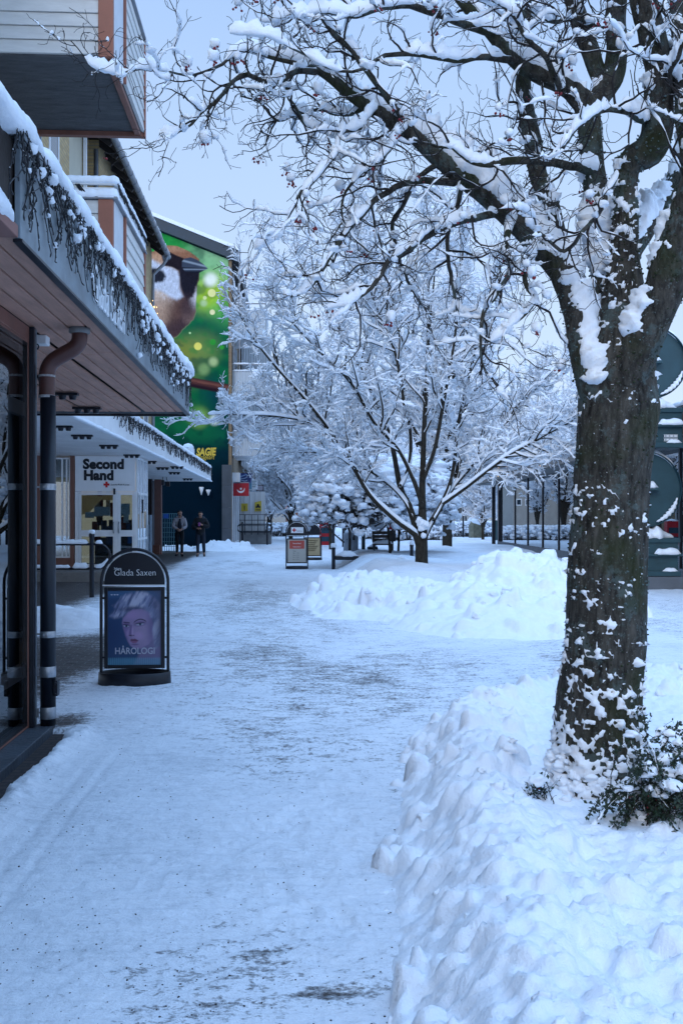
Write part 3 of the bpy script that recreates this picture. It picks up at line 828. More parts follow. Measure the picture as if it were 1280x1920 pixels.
def balcony(zb, zt, rail, plant):
    X0, Y0, Y1 = -2.13, 12.3, 14.78
    b = MB(); b.box((FX + .004, Y0 + .02, zb), (X0 - .02, Y1 - .02, zb + .20)); slab = b.build('balcony', M_GREYSLAB, bb)
    b = MB(); b.box((FX + .004, Y1 - .13, zb - .07), (X0 - .01, Y1 - .03, zb - .002)); b.box((X0 - .1, Y0 + .05, zb - .06), (X0 - .02, Y1 - .14, zb - .002)); b.build('edge_beam', M_BROWN, slab, .004)
    b = MB(); n = 8; hgt = (zt - zb - .02) / n
    for k in range(n):      # overlapping boards facing the near end
        z0 = zb + .02 + k * hgt
        b.prism([(Y0 - .030, z0), (Y0 - .012, z0 + hgt - .008), (Y0 + .015, z0 + hgt - .008), (Y0 + .015, z0)], 0, FX + .01, X0 - .18)
        b.prism([(Y1 - .015, z0), (Y1 - .015, z0 + hgt - .008), (Y1 + .012, z0 + hgt - .008), (Y1 + .03, z0)], 0, FX + .01, X0 - .05)
    # boards on the street side run obliquely like the photograph's
    for k in range(n):
        z0 = zb + .02 + k * hgt
        b.add([(X0 + .030, 13.06, z0), (X0 + .030, Y1 - .05, z0), (X0 + .012, Y1 - .05, z0 + hgt - .008), (X0 + .012, 13.06, z0 + hgt - .008),
               (X0 - .015, 13.06, z0), (X0 - .015, Y1 - .05, z0), (X0 - .015, Y1 - .05, z0 + hgt - .008), (X0 - .015, 13.06, z0 + hgt - .008)],
              [(0, 1, 2, 3), (7, 6, 5, 4), (0, 3, 7, 4), (1, 5, 6, 2), (0, 4, 5, 1), (3, 2, 6, 7)])
    b.build('siding', mat('white_siding', (.60, .585, .56), .6, .10, 3.0, .1, 20, stretch=(1, 1, 5)), slab, .003)
    b = MB(); b.box((X0 - .178, Y0 - .035, zb - .01), (X0 + .0, Y0 + .03, zt)); b.box((X0 - .03, 12.985, zb - .01), (X0 + .04, 13.05, zt)); b.box((X0 - .03, Y1 - .045, zb - .05), (X0 + .04, Y1 + .03, zt)); b.build('post', M_ORANGE, slab, .004)
    b = MB(); y = np.linspace(Y0 + .035, 12.98, 60); x = X0 + .012 * np.sign(np.sin(np.arange(60) * 1.05))
    b.grid(np.stack([np.stack([x, y, np.full(60, zb - .05)], -1), np.stack([x, y, np.full(60, zt - .005)], -1)]), False); b.build('corrugated_panel', M_CORR, slab)
    b = MB(); b.box((FX + .01, Y0 - .05, zt + .002), (X0 + .055, Y0 + .06, zt + .03)); b.box((X0 - .06, Y0 + .062, zt + .002), (X0 + .055, Y1 + .05, zt + .03)); b.build('coping', M_ZINC, slab, .003)
    if rail:
        b = MB(); zr = zt + .20
        for z in (zr - .07, zr): b.bar((FX + .02, Y0, z), (X0 + .02, Y0, z), .035); b.bar((X0 + .02, Y0 + .02, z), (X0 + .02, Y1, z), .035)
        for y in (Y0 + .8, Y0 + 1.7, Y1): b.bar((X0 + .02, y, zt + .032), (X0 + .02, y, zr), .03)
        for xx in (FX + .5, FX + 1.2): b.bar((xx, Y0, zt + .032), (xx, Y0, zr - .09), .04)
        b.build('rail', M_WHITE, slab)
        s = MB(); snow_roll(s, [(FX + .02, Y0, zr + .015), (X0 + .02, Y0, zr + .015), (X0 + .02, Y1, zr + .015)], .05, .085, 5, .03, .01, .25)
        snow_roll(s, [(FX + .02, Y0, zt + .03), (X0 + .0, Y0, zt + .03), (X0, Y1, zt + .03)], .06, .11, 6, .03, .01, .25); s.build('snow_cover', M_SNOW, slab)
        q = MB(); zc = []
        for k in range(46):
            y = Y0 + (Y1 - Y0) * k / 46; a = np.array([X0 + .05, y, zr + random.uniform(-.02, .03)]); zc.append([a, a + np.array([.02, .03, -.06 - random.random() * .05]), a + np.array([.01, .07, -.02])])
        for k in range(22):
            a = np.array([FX + .3 + random.random() * 1.4, Y0 - .03, zr - .02]); zc.append([a, a + np.array([.05, -.02, -.07]), a + np.array([.1, 0, -.11 - random.random() * .06])])
        q.tubes(np.array(zc), np.full((len(zc), 3), .008), 4); q.build('light_cord', M_CABLE, slab)
    if plant:
        q = MB(); cs = np.array([(X0 - .02 + random.gauss(0, .05), 12.75 + random.random() * .75, zt - .02 + random.random() * .18) for _ in range(60)]); q.blobs(cs, np.full(60, .045), 0, .8, .6); q.build('box_plant', mat('balcony_plant', (.02, .05, .03), .7, .5, 30), slab)
    return slab
balcony(7.18, 8.55, False, True)
balcony(4.07, 5.43, True, False)
def onY(px, py, Y):
    Z = Y / (CT - ST * (px - CX) / F); return P(px, py, Z)
def onX(px, py, X):
    a = (px - CX) / F; Z = X / (a * CT + ST); return P(px, py, Z)

# ------------------------------------------------------------------ 3. low shop wing with the white canopy (second-hand shop)
WX = -3.3
sh = thing('second_hand_shop', 'white and brown second-hand shop front under a long snowy white canopy', 'shop', (-5, 27, 0))
b = MB(); b.box((-14, 12.2, 3.13), (WX - .05, 43.0, 3.5)); cano2 = b.build('canopy', M_WHITESOFF, sh)
b = MB(); 
x = WX - .06
while x > -9:
    b.box((x - .30, 12.1, 3.10), (x, 42.98, 3.128)); x -= .306
b.build('soffit', M_WHITESOFF, cano2, .002)
b = MB(); b.box((WX - .045, 12.0, 3.09), (WX, 43.03, 3.67)); b.box((-14, 43.0, 3.09), (WX - .05, 43.03, 3.70)); b.box((-14, 12.0, 3.09), (WX - .05, 12.05, 3.70)); b.build('fascia', M_WHITE, cano2, .004)
s = MB()
snow_roll(s, [(WX - .03, 12, 3.67), (WX - .03, 43.05, 3.67)], .09, .11, 21, .05, .05, .5)
snow_roll(s, [(WX + .02, 12, 3.085), (WX + .02, 43.05, 3.085)], .045, .055, 22, .05, .0, .5)
gx, gy = np.meshgrid(np.linspace(-14, WX - .06, 40), np.linspace(12, 43, 120)); s.grid(np.stack([gx, gy, 3.78 + .05 * fbm2(gx, gy, .7, 2, 92)], -1)); s.build('snow_cover', M_SNOW, cano2)
for px, py in ((114, 798), (154, 815), (204, 834), (247, 852), (280, 864), (305, 876), (327, 885), (352, 897), (343, 870) if False else (332, 874)):
    Zs = (3.10 - E) * F / (HZ - py); spot_trio(px, py, 3.10, cano2, 1.15)
p = onY(318, 853, 41); b = MB(); b.box((WX - .5, 36, 3.5), (WX - .1, 36.5, 4.05)); b.build('roof_vent', M_WHITE, sh, .01)
q = MB(); snow_roll(q, [(WX - .3, 36, 4.05), (WX - .3, 36.5, 4.05)], .22, .18, 5, .05); q.build('vent_snow', M_SNOW, sh)
YF = 25.3
XL, XR = onY(141, 0, YF)[0], onY(258, 0, YF)[0]
zf = lambda y: onY(200, y, YF)[2]
b = MB(); b.box((-14, YF - .02, 0), (XL - .55, YF + .25, 3.1)); b.box((XL - .55, YF, 0.1), (XL - .12, YF + .2, zf(1046))); b.box((XL - .12, YF - .03, .1), (XL - .02, YF + .12, 3.1))
b.build('wall', mat('brown_render', (.20, .095, .072), .75, .12, 2, .15, 30), sh, .004)
b = MB(); b.box((-10, YF - 1.7, 0), (WX - .35, YF + 1.8, .27)); b.build('landing', M_CONC, sh, .01)
window(sh, 'y', XL - .54, XL - .12, zf(1046), 3.05, YF + .05, M_WHITE, M_GLASS, .04, .07, mull=(XL - .33, XL - .22))
# sign board over the door
b = MB(); b.box((XL, YF - .02, zf(921)), (XR - .06, YF + .03, 3.09)); bd = b.build('sign_board', M_PANEL, sh, .004)
px2m = (onY(240, 0, YF)[0] - onY(160, 0, YF)[0]) / 80
text('Second', .335, M_TEXTBLK, 'lettering', bd, (onY(156, 0, YF)[0], YF - .025, zf(878.5)), (1, 0, 0), (0, 0, 1), .008, .017, sx=1.0, space=1.04)
text('Hand', .335, M_TEXTBLK, 'lettering', bd, (onY(157, 0, YF)[0], YF - .025, zf(899.5)), (1, 0, 0), (0, 0, 1), .008, .017, sx=1.0, space=1.04)
cx_, cz_ = onY(200, 0, YF)[0], zf(908.5); a = 5.5 * px2m
b = MB(); b.box((cx_ - a, YF - .030, cz_ - a * .36), (cx_ + a, YF - .021, cz_ + a * .36)); b.box((cx_ - a * .36, YF - .033, cz_ - a), (cx_ + a * .36, YF - .021, cz_ + a)); b.build('red_cross', M_REDX, bd)
text('Svenska Röda Korset', .062, M_TEXTBLK, 'lettering', bd, (onY(208, 0, YF)[0], YF - .025, zf(910.3)), (1, 0, 0), (0, 0, 1), .004, 0, sx=.86)
# glazed double door
dw = MB(); zt, zb_ = zf(921) - .01, .28
X = lambda px: onY(px, 0, YF)[0]
def bxd(m, x0, x1, y0, y1, d=.05): m.box((X(x0), YF - d / 2 + .02, zf(y1)), (X(x1), YF + d / 2 + .02, zf(y0)))
bxd(dw, 141, 147, 921.5, 1066, .10); bxd(dw, 216, 221, 921.5, 1066, .09); bxd(dw, 252, 258, 921.5, 1066, .10); bxd(dw, 147, 216, 921.5, 924, .09); bxd(dw, 221, 252, 921.5, 924, .09)
door = dw.build('door', M_WHITE, sh, .004)
for x0, x1 in ((147.2, 215.8), (221.2, 251.8)):
    m = MB(); bxd(m, x0, x0 + 5, 924.5, 1065.5); bxd(m, x1 - 4, x1, 924.5, 1065.5)
    for y0, y1 in ((924.5, 928), (994, 1006), (1058, 1065)): bxd(m, x0 + 5, x1 - 4, y0, y1, .046)
    lf = m.build('door_leaf', M_WHITE, door, .003)
m = MB(); bxd(m, 152.5, 212, 927, 1059, .012); bxd(m, 226, 248, 927, 1059, .012); m.build('pane', M_GLASS, door)
m = MB(); 
for px in (213.5, 223.5): m.cyl((X(px), YF - .07, zf(978)), (X(px), YF - .07, zf(1000)), .013, 10); m.box((X(px) - .012, YF - .07, zf(980)), (X(px) + .012, YF - .012, zf(979))); m.box((X(px) - .012, YF - .07, zf(999)), (X(px) + .012, YF - .012, zf(998)))
m.build('handle', M_STEEL, door)
m = MB(); bxd(m, 213, 216.5, 916, 927, .14); m.build('door_closer', M_BLACK, door, .004)
m = MB()
for x0, x1, y0, y1 in ((176, 206, 950, 967), (159, 176, 960, 971), (227, 243, 944, 965), (231, 241, 965, 980)): m.box((X(x0), YF + .032, zf(y1)), (X(x1), YF + .036, zf(y0)))
m.build('paper_notice', M_PANEL, door)
m = MB(); m.box((X(239), YF + .03, zf(1019)), (X(248), YF + .035, zf(1007))); m.build('blue_sticker', mat('blue_sticker', (.02, .22, .62), .5), door)
# glazed return beside the door
m = MB(); Y1 = onX(277, 0, XR)[1]
for y in (YF + .03, YF + .55, YF + 1.05, Y1): m.box((XR - .05, y - .03, .28), (XR, y + .03, 3.09))
for z in (.30, 1.0, 2.16, 3.05): m.box((XR - .045, YF + .06, z - .03), (XR - .005, Y1 - .03, z + .03))
rt = m.build('side_window', M_WHITE, sh, .003)
m = MB(); m.box((XR - .03, YF + .05, .3), (XR - .018, Y1, 2.14)); m.build('pane', M_GLASS, rt)
m = MB(); m.box((XR - .032, YF + .05, 2.18), (XR - .02, Y1, 3.04)); m.build('upper_panel', mat('mirror_panel', (.55, .6, .66), .15, .15, 5, spec=.8), rt)
# interior: the back wall itself glows, standing in for the shop's lighting
m = MB(); m.box((-9, YF + 2.6, .28), (XR - .2, YF + 2.66, 3.09)); m.build('interior_wall', mat('glowing_interior', (.55, .46, .34), .8, .5, 2.2, emit=.55), sh)
m = MB()
for k, (px, w, y0) in enumerate(((160, .5, 1010), (185, .6, 975), (205, .4, 990), (233, .35, 985), (246, .2, 965))):
    x0 = X(px); m.box((x0, YF + 1.2 + .2 * k, .28), (x0 + w, YF + 1.6 + .2 * k, zf(y0)))
m.build('display_shelf', mat('shop_goods', (.10, .13, .16), .7, .6, 8), sh)
rg = random.Random(8)
for nm, c_ in (('red', (.30, .06, .05)), ('cream', (.55, .50, .42)), ('blue', (.06, .12, .25)), ('dark', (.03, .03, .035))):
    m = MB()
    for k in range(9):
        x0 = X(rg.uniform(150, 245)); z = rg.uniform(.6, 2.0); m.box((x0, YF + .8 + k * .15, z), (x0 + rg.uniform(.08, .22), YF + .86 + k * .15, z + rg.uniform(.15, .5)))
    m.build('hanging_clothes', mat('clothes_' + nm, c_, .8, .3, 9), sh)
m = MB(); m.box((XL + .1, YF + .9, 2.0), (XL + .8, YF + 1.0, 2.15)); m.prism([(XL - .0 + .06, zf(965)), (XL + .25, zf(960)), (XL + .62, zf(930)), (XL + .06, zf(928))], 1, YF + .5, YF + .55); m.build('yellow_curtain', mat('glowing_yellow_cloth', (.50, .36, .18), .8, .2, 3, emit=.12), sh)  # warm shop light put into the cloth as a faint glow of its own
# deeper recess: column, dark wall
cpx = onY(297, 0, 41.2)
m = MB(); m.box((cpx[0] - .14, 41.0, 0), (cpx[0] + .14, 41.3, 3.1)); m.build('column', mat('pink_brown_column', (.22, .115, .095), .7, .1, 3), sh, .01)
m = MB(); c2 = onY(281, 0, 40.5); m.box((c2[0] - .1, 40.4, .35), (c2[0] + .08, 40.7, 3.1)); m.build('dark_post', M_BLACK, sh)
m = MB(); m.box((cpx[0] - .5, 40.8, 0), (cpx[0] + .1, 41.0, .42)); m.build('plinth', M_BROWN, sh, .01)
m = MB(); m.box((-9, 27.2, 0), (c2[0] - .15, 43, 3.1)); m.build('recess_wall', mat('recess_wall', (.05, .05, .06), .7, .3, 1), sh)
p = onY(309, 890, 38.5); m = MB(); m.box((p[0] - .12, 38.4, 2.78), (p[0] - .02, 38.55, 2.98)); m.box((p[0] + .05, 38.35, 2.74), (p[0] + .2, 38.5, 2.92)); m.bar((p[0] + .06, 38.45, 3.1), (p[0] + .12, 38.45, 2.85), .02); m.bar((p[0] - .07, 38.45, 3.1), (p[0] - .07, 38.45, 2.95), .02); m.build('security_lamp', M_BLACK, sh, .004)
icicles('icicle_lights', 'icicle light strings along the long white second-hand canopy', WX + .0, 19.0, 42.9, 3.72, 15, .42, 13, .04, 'icicle light strings on canopy edges', .6, .0075)

# ------------------------------------------------------------------ 4. mural block
MY = 48.2
XW = onY(428, 0, MY)[0]
mu = thing('mural_building', 'tall block whose gable carries a painted sparrow mural on green', 'building', (XW - 6, 60, 0))
zr = lambda X_: onY(447, 470, MY)[2] - .39 * (X_ - onY(447, 0, MY)[0])
rx = XW - 8
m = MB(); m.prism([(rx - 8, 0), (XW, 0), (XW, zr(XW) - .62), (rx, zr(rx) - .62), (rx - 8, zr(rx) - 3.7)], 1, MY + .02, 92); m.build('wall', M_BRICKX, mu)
m = MB(); XE = onY(447, 0, MY)[0]
m.prism([(rx, zr(rx) - .6), (XE, zr(XE) - .55), (XE, zr(XE) - .06), (rx, zr(rx) - .06)], 1, MY - .25, 93); m.prism([(rx - 9, zr(rx) - 4.1), (rx, zr(rx) - .6), (rx, zr(rx) - .06), (rx - 9, zr(rx) - 3.6)], 1, MY - .25, 93)
rf = m.build('roof', mat('dark_verge', (.028, .045, .062), .55, .15, 1), mu)
m = MB(); m.prism([(rx, zr(rx) - .05), (XE + .04, zr(XE) - .05), (XE + .04, zr(XE) + .13), (rx, zr(rx) + .13)], 1, MY - .30, 93); m.prism([(rx - 9, zr(rx) - 3.58), (rx, zr(rx) - .05), (rx, zr(rx) + .13), (rx - 9, zr(rx) - 3.4)], 1, MY - .30, 93); m.build('snow_cover', M_SNOW, rf)

def soft(d, w): return sstep(w, -w, d)
def poly_mask(U, V, pts, w):
    """soft inside mask of a polygon in pixel space"""
    pts = np.asarray(pts, float); d = np.full(U.shape, 1e9); ins = np.zeros(U.shape, bool)
    for (x0, y0), (x1, y1) in zip(pts, np.roll(pts, -1, 0)):
        ex, ey = x1 - x0, y1 - y0; L = ex * ex + ey * ey + 1e-9
        t = np.clip(((U - x0) * ex + (V - y0) * ey) / L, 0, 1)
        d = np.minimum(d, np.hypot(U - x0 - t * ex, V - y0 - t * ey))
        c = ((y0 > V) != (y1 > V)); c &= U < (x1 - x0) * (V - y0) / (y1 - y0 + 1e-12) + x0; ins ^= c
    return soft(np.where(ins, -d, d), w)
def ell(U, V, cx, cy, rx_, ry_, w=.25, rot=0):
    c, s_ = math.cos(rot), math.sin(rot); a = (U - cx) * c + (V - cy) * s_; b_ = -(U - cx) * s_ + (V - cy) * c
    return soft(np.hypot(a / rx_, b_ / ry_) - 1, w)
def lay(col, mask, rgb, a=1.0):
    c = np.array(srgb(*rgb)); return col + (c - col) * (mask * a)[..., None]

def paint_mural(U, V):
    n1 = fbm2(U, V, .035, 3, 101); n2 = fbm2(U, V, .12, 3, 102)
    col = np.zeros(U.shape + (3,)) + np.array(srgb(12, 96, 56))
    t = sstep(430, 560, V); col = lay(col, 1 - t, (48, 158, 70))
    col = lay(col, ell(U, V, 425, 470, 55, 60, .8), (170, 206, 172), .9); col = lay(col, ell(U, V, 405, 520, 45, 60, .9), (126, 184, 120), .8)
    col = lay(col, ell(U, V, 398, 552, 32, 34, .7), (166, 196, 40), .9); col = lay(col, ell(U, V, 415, 590, 24, 26, .8), (90, 180, 90), .7)
    col = lay(col, ell(U, V, 385, 625, 50, 34, .7), (12, 84, 62), .85); col = lay(col, ell(U, V, 372, 655, 34, 28, .8), (120, 140, 70), .8); col = lay(col, ell(U, V, 335, 668, 28, 28, .8), (130, 130, 50), .75); col = lay(col, ell(U, V, 352, 700, 30, 24, .8), (90, 110, 60), .8)
    col = lay(col, sstep(.05, .4, n1), (20, 120, 55), .5); col = lay(col, sstep(.05, .45, -n1), (8, 64, 56), .55)
    col = lay(col, sstep(690, 745, V) * sstep(350, 395, U - (V - 690) * .2), (6, 48, 66), .9)
    col = lay(col, sstep(735, 770, V), (10, 70, 52), .55)
    col = lay(col, ell(U, V, 373, 783, 16, 16, .7), (160, 196, 90), .85); col = lay(col, ell(U, V, 360, 775, 22, 18, .8), (60, 130, 60), .6)
    col = lay(col, sstep(800, 850, V), (5, 38, 48), .95); col = lay(col, sstep(850, 900, V), (3, 24, 38), .95); col = lay(col, sstep(.1, .5, n1) * sstep(775, 800, V) * sstep(850, 815, V), (16, 100, 62), .6)
    for x, y, r, c, a in ((397, 549, 7.5, (236, 228, 150), .9), (384, 558, 3.6, (225, 228, 160), .8), (398, 585, 5, (240, 228, 170), .9), (371, 649, 7.2, (232, 214, 100), .95), (328, 653, 8, (228, 212, 92), .95), (399, 641, 5.5, (40, 150, 50), .8), (416, 651, 4, (50, 160, 50), .8), (356, 624, 2, (200, 230, 160), .8)): col = lay(col, ell(U, V, x, y, r, r, .12), c, a)
    for x, y, r, c, a in ((395, 524, 12, (240, 240, 225), .9), (400, 678, 8, (190, 205, 140), .7), (382, 692, 10, (150, 180, 110), .6), (402, 787, 9, (226, 232, 215), .9), (382, 568, 6, (190, 210, 170), .6)): col = lay(col, ell(U, V, x, y, r, r, .6), c, a)
    # branch
    bc = 716 + (U - 358) * .19; col = lay(col, soft(np.abs(V - bc) - 9, 1.2), (66, 38, 40)); col = lay(col, soft(np.abs(V - bc + 3) - 3, 3), (128, 78, 66), .7); col = lay(col, soft(np.abs(V - bc + 1 - 3 * n2) - .8, 1), (40, 22, 26), .5); col = lay(col, soft(np.abs(V - bc - 7) - 3, 2.5), (30, 18, 30), .8)
    # bird
    body = [(240, 700), (240, 480), (270, 474), (289, 471), (301, 463), (314, 459), (332, 461), (353, 470), (366, 479), (374, 486), (374, 512), (373, 523), (369, 537), (368.5, 558), (367, 583), (362, 598), (349, 611), (332, 629), (312, 641), (292, 650), (262, 676)]
    wob = 1.5 * n2; B = poly_mask(U + wob, V + wob, body, 1.0)
    edge = poly_mask(U + wob, V + wob, body, 2.6)
    col = lay(col, edge * sstep(560, 600, V), (210, 200, 150), .55)
    st = fbm2(U * 1.0, V * .35, .45, 3, 103)
    bird = np.zeros_like(col) + np.array(srgb(120, 82, 62))
    bird = lay(bird, sstep(600, 545, V) * sstep(345, 300, U), (196, 168, 142)); bird = lay(bird, ell(U, V, 300, 600, 26, 36, .6), (172, 134, 104), .9)
    bird = lay(bird, ell(U, V, 342, 588, 26, 44, .6, .35), (92, 60, 52), .95); bird = lay(bird, ell(U, V, 318, 622, 34, 16, .7, -.5), (66, 44, 50), .9); bird = lay(bird, ell(U, V, 352, 600, 12, 26, .7, .4), (60, 42, 50), .8)
    bird = lay(bird, ell(U, V, 362, 556, 8, 22, .5), (206, 200, 206), .85); bird = lay(bird, ell(U, V, 356, 590, 12, 16, .7), (150, 112, 96), .6)
    bird = lay(bird, sstep(508, 470, V), (150, 92, 52)); bird = lay(bird, ell(U, V, 330, 466, 30, 6, .6), (178, 122, 78), .8); bird = lay(bird, ell(U, V, 290, 482, 20, 8, .6), (190, 136, 88), .8)
    bird = lay(bird, poly_mask(U + 2 * st, V + 3 * st, [(240, 470), (289, 488), (302, 497), (318, 500), (333, 508), (337, 520), (336, 540), (344, 556), (332, 562), (318, 556), (302, 545), (240, 532)], 4.5), (184, 192, 208))
    bird = lay(bird, sstep(.1, .45, st) * ell(U, V, 315, 535, 26, 26, .5), (180, 186, 206), .6)
    bird = lay(bird, poly_mask(U + 2 * st, V + 2 * st, [(240, 500), (292, 502), (306, 508), (311, 518), (306, 528), (292, 530), (240, 530)], 3.5), (34, 38, 50))
    bird = lay(bird, poly_mask(U + 2.2 * st, V + 2 * st, [(334, 500), (345, 492), (374, 511), (373, 523), (368, 540), (362, 556), (350, 562), (344, 552), (338, 535), (336, 515)], 3.2), (30, 28, 40))
    bird = lay(bird, ell(U, V, 352, 575, 13, 22, .6), (64, 44, 50), .8)
    bird = lay(bird, poly_mask(U + st, V + st, [(302, 476), (314, 470), (330, 478), (345, 484), (344, 500), (334, 506), (322, 500), (308, 498)], 1.5), (34, 26, 34))
    bird = lay(bird, ell(U, V, 312.5, 481, 8, 7.6, .2), (62, 74, 84)); bird = lay(bird, ell(U, V, 313, 481, 5.6, 5.6, .2), (8, 14, 24)); bird = lay(bird, ell(U, V, 310.5, 478, 1.8, 1.6, .4), (190, 215, 230)); bird = lay(bird, ell(U, V, 314.5, 484, 3, 1.6, .5), (80, 110, 130), .7)
    st2 = fbm2(U * .9 + V * .3, V * .5 - U * .2, .9, 2, 104); bird = bird * (1 + .34 * st + .30 * st2)[..., None]
    bird = bird * .74 + .26 * (bird @ np.array([.3, .6, .1]))[..., None] * np.array([1.0, .98, 1.02])
    col = col + (bird - col) * B[..., None]
    bk = poly_mask(U, V, [(341, 490), (346, 484), (358, 482), (370, 487), (382, 495), (390, 503.5), (382, 507), (372, 512), (358, 511), (346, 508), (341, 500)], .7)
    beak = np.zeros_like(col) + np.array(srgb(58, 66, 80)); beak = lay(beak, soft(np.abs(V - (489 + (U - 346) * .25)) - 1.6, 2), (148, 160, 172), .8); beak = lay(beak, soft(np.abs(V - (501.5 + (U - 346) * .05)) - .7, .8), (14, 16, 24)); beak = lay(beak, soft(np.abs(V - 504.5) - .8, 1.2), (150, 160, 172), .7); beak = lay(beak, sstep(506, 510, V), (24, 26, 36))
    col = col + (beak - col) * bk[..., None]
    return np.clip(col * (1 + .10 * n2)[..., None], 0, 1)
U, V = np.meshgrid(np.arange(236, 428.6, .9), np.arange(404, 1034, .9))
Zg = MY / (CT - ST * (U - CX) / F); xg = (U - CX) / F * Zg
WXs = xg * CT + Zg * ST; WZs = E - (V - HZ) / F * Zg
WZs = np.minimum(WZs, zr(WXs) - .61); WZs = np.maximum(WZs, 0)
k = NT('mural_paint'); vc = k.n('ShaderNodeVertexColor', layer_name='Col'); k.l(vc.outputs[0], k.b.inputs['Base Color']); k.b.inputs['Roughness'].default_value = .9; k.b.inputs['Specular IOR Level'].default_value = .05
m = MB(); m.grid(np.stack([WXs, np.full_like(WXs, MY), WZs], -1), False); m.col = paint_mural(U, V).reshape(-1, 3)
mural = m.build('mural', k.m, mu)
text('SAGIE', .50, M_YELLOW, 'lettering', mural, (onY(368, 0, MY)[0], MY - .02, onY(0, 853, MY)[2]), (1, 0, .03), (0, 0, 1), .01, .022, sx=.70, shear=.15)
text('@sageart', .30, M_YELLOW, 'lettering', mural, (onY(366, 0, MY)[0], MY - .02, onY(0, 860.5, MY)[2] + .02), (1, 0, 0), (0, 0, 1), .01, .0, sx=.78, shear=.2)
for px, py in ((377.5, 921), (390.5, 924)):
    q = onY(px, py, MY - .25); w = thing('wall_lamp', 'white cone lamp high on the dark mural wall, the ' + ('taller left' if px < 380 else 'smaller right') + ' of the two', 'lamp', tuple(q), 'cone lamps on the mural wall')
    g = MB(); hh = .18 if px < 380 else .13; g.lathe([(0, -hh), (.02, -hh), (.12, hh), (.10, hh + .02), (0, hh + .02)], q, 14); g.build('shade', M_WHITE, w)
    g = MB(); g.bar((q[0], q[1], q[2] + hh), (q[0], MY, q[2] + hh + .05), .03); g.build('arm', M_BLACK, w)
# brick corner strip, slate pilaster, balconies and shop windows on the street side
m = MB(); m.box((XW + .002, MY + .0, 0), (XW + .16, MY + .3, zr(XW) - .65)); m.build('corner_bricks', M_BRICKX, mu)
m = MB(); q0, q1 = onY(416, 0, MY - .2)[0], onY(433.5, 0, MY - .2)[0]
for k_ in range(4): m.box((q0, MY - .25, 1.02 * k_), (q1, MY + .6, 1.02 * k_ + 1.01))
m.build('pilaster', mat('slate_cladding', (.055, .065, .078), .5, .25, 1.5), mu, .006)
M_BALC = mat('balcony_sheet', (.42, .46, .50), .55, .08, 1.5)
def mbal(Y0, zb, L=4.2, top=False):
    x0, x1 = XW + .17, XW + 1.78
    m = MB(); m.box((x0, Y0, zb - .18), (x1 - .03, Y0 + L, zb)); o = m.build('balcony', M_WHITESOFF, mu)
    m = MB(); n = 46; xx = np.linspace(x0 + .02, x1, n); yy = Y0 - .02 - .02 * (np.arange(n) % 4 < 2)
    m.grid(np.stack([np.stack([xx, yy, np.full(n, zb - .20)], -1), np.stack([xx, yy, np.full(n, zb + .98)], -1)]), False)
    n = 80; yy = np.linspace(Y0, Y0 + L, n); xx = x1 + .02 * (np.arange(n) % 4 < 2)
    m.grid(np.stack([np.stack([xx, yy, np.full(n, zb - .20)], -1), np.stack([xx, yy, np.full(n, zb + .98)], -1)]), False); m.build('parapet', M_BALC, o)
    m = MB(); m.bar((x0, Y0 - .02, zb + 1.30), (x1, Y0 - .02, zb + 1.30), .05); m.bar((x1, Y0, zb + 1.30), (x1, Y0 + L, zb + 1.30), .05); m.bar((x0 + .06, Y0, zb), (x0 + .06, Y0, zb + 2.8), .07); m.bar((x0 + .35, Y0 + .05, zb), (x0 + .35, Y0 + .05, zb + 2.8), .05); m.build('rail', M_ZINC, o)
    m = MB(); m.box((x0 + .0, Y0 + .3, zb + .02), (x0 + .03, Y0 + L, zb + 2.6)); m.build('balcony_window', M_GLASSDARK, o)
    m = MB(); snow_roll(m, [(x0, Y0 - .02, zb + .99), (x1, Y0 - .02, zb + .99), (x1 + .01, Y0 + L, zb + .99)], .06, .06, 3, .1); snow_roll(m, [(x0, Y0 - .02, zb + 1.33), (x1, Y0 - .02, zb + 1.33), (x1 + .01, Y0 + L, zb + 1.33)], .04, .05, 4, .1); m.build('snow_cover', M_SNOW, o)
for Y0 in (MY + .35, MY + 9.5, MY + 18.5):
    for zb in (4.74, 7.68, 10.64): mbal(Y0, zb)
m = MB(); m.box((XW + .001, MY + 1.2, .3), (XW + .1, MY + 20, 3.3)); m.build('shop_window', M_GLASSDARK, mu)
m = MB()
for y in np.arange(MY + 1.2, MY + 20.5, 2.1): m.box((XW + .002, y - .06, 0), (XW + .16, y + .06, 3.3))
m.box((XW + .002, MY + .9, 3.3), (XW + .5, MY + 22, 3.75)); m.box((XW + .003, MY + 1, 0), (XW + .14, MY + 20, .29)); m.build('shop_frame', M_WHITE, mu, .01)

# hanging shop signs beside the slate pilaster
def logo_arc(m, c, r, t, a0, a1, n=18):
    pts = [];
    for k in range(n + 1):
        a = a0 + (a1 - a0) * k / n; w = t * math.sin(math.pi * k / n) + .004; pts.append((a, w))
    v = []; 
    for a, w in pts: v += [(c[0] + (r) * math.cos(a), c[1], c[2] + r * math.sin(a)), (c[0] + (r - w) * math.cos(a), c[1], c[2] + (r - w) * math.sin(a) + w * .2)]
    m.add(v, [(2 * k, 2 * k + 1, 2 * k + 3, 2 * k + 2) for k in range(n)])
YS = 49.6
A, B_ = onY(437, 930, YS), onY(466.5, 906, YS)
rs = thing('hanging_sign', 'red square shop sign with white bowl emblem on the slate corner', 'sign', (A[0], YS, B_[2]))
m = MB(); m.box((A[0], YS - .09, A[2]), (B_[0], YS + .09, B_[2])); m.build('box', M_RED, rs, .015)
m = MB(); cc = ((A[0] + B_[0]) / 2, YS - .095, (A[2] + B_[2]) / 2 + .02); logo_arc(m, cc, .19, .075, math.pi * 1.0, math.pi * 2.15); m.lathe([(0, 0), (.05, 0)], (0, 0, 0), 12); 
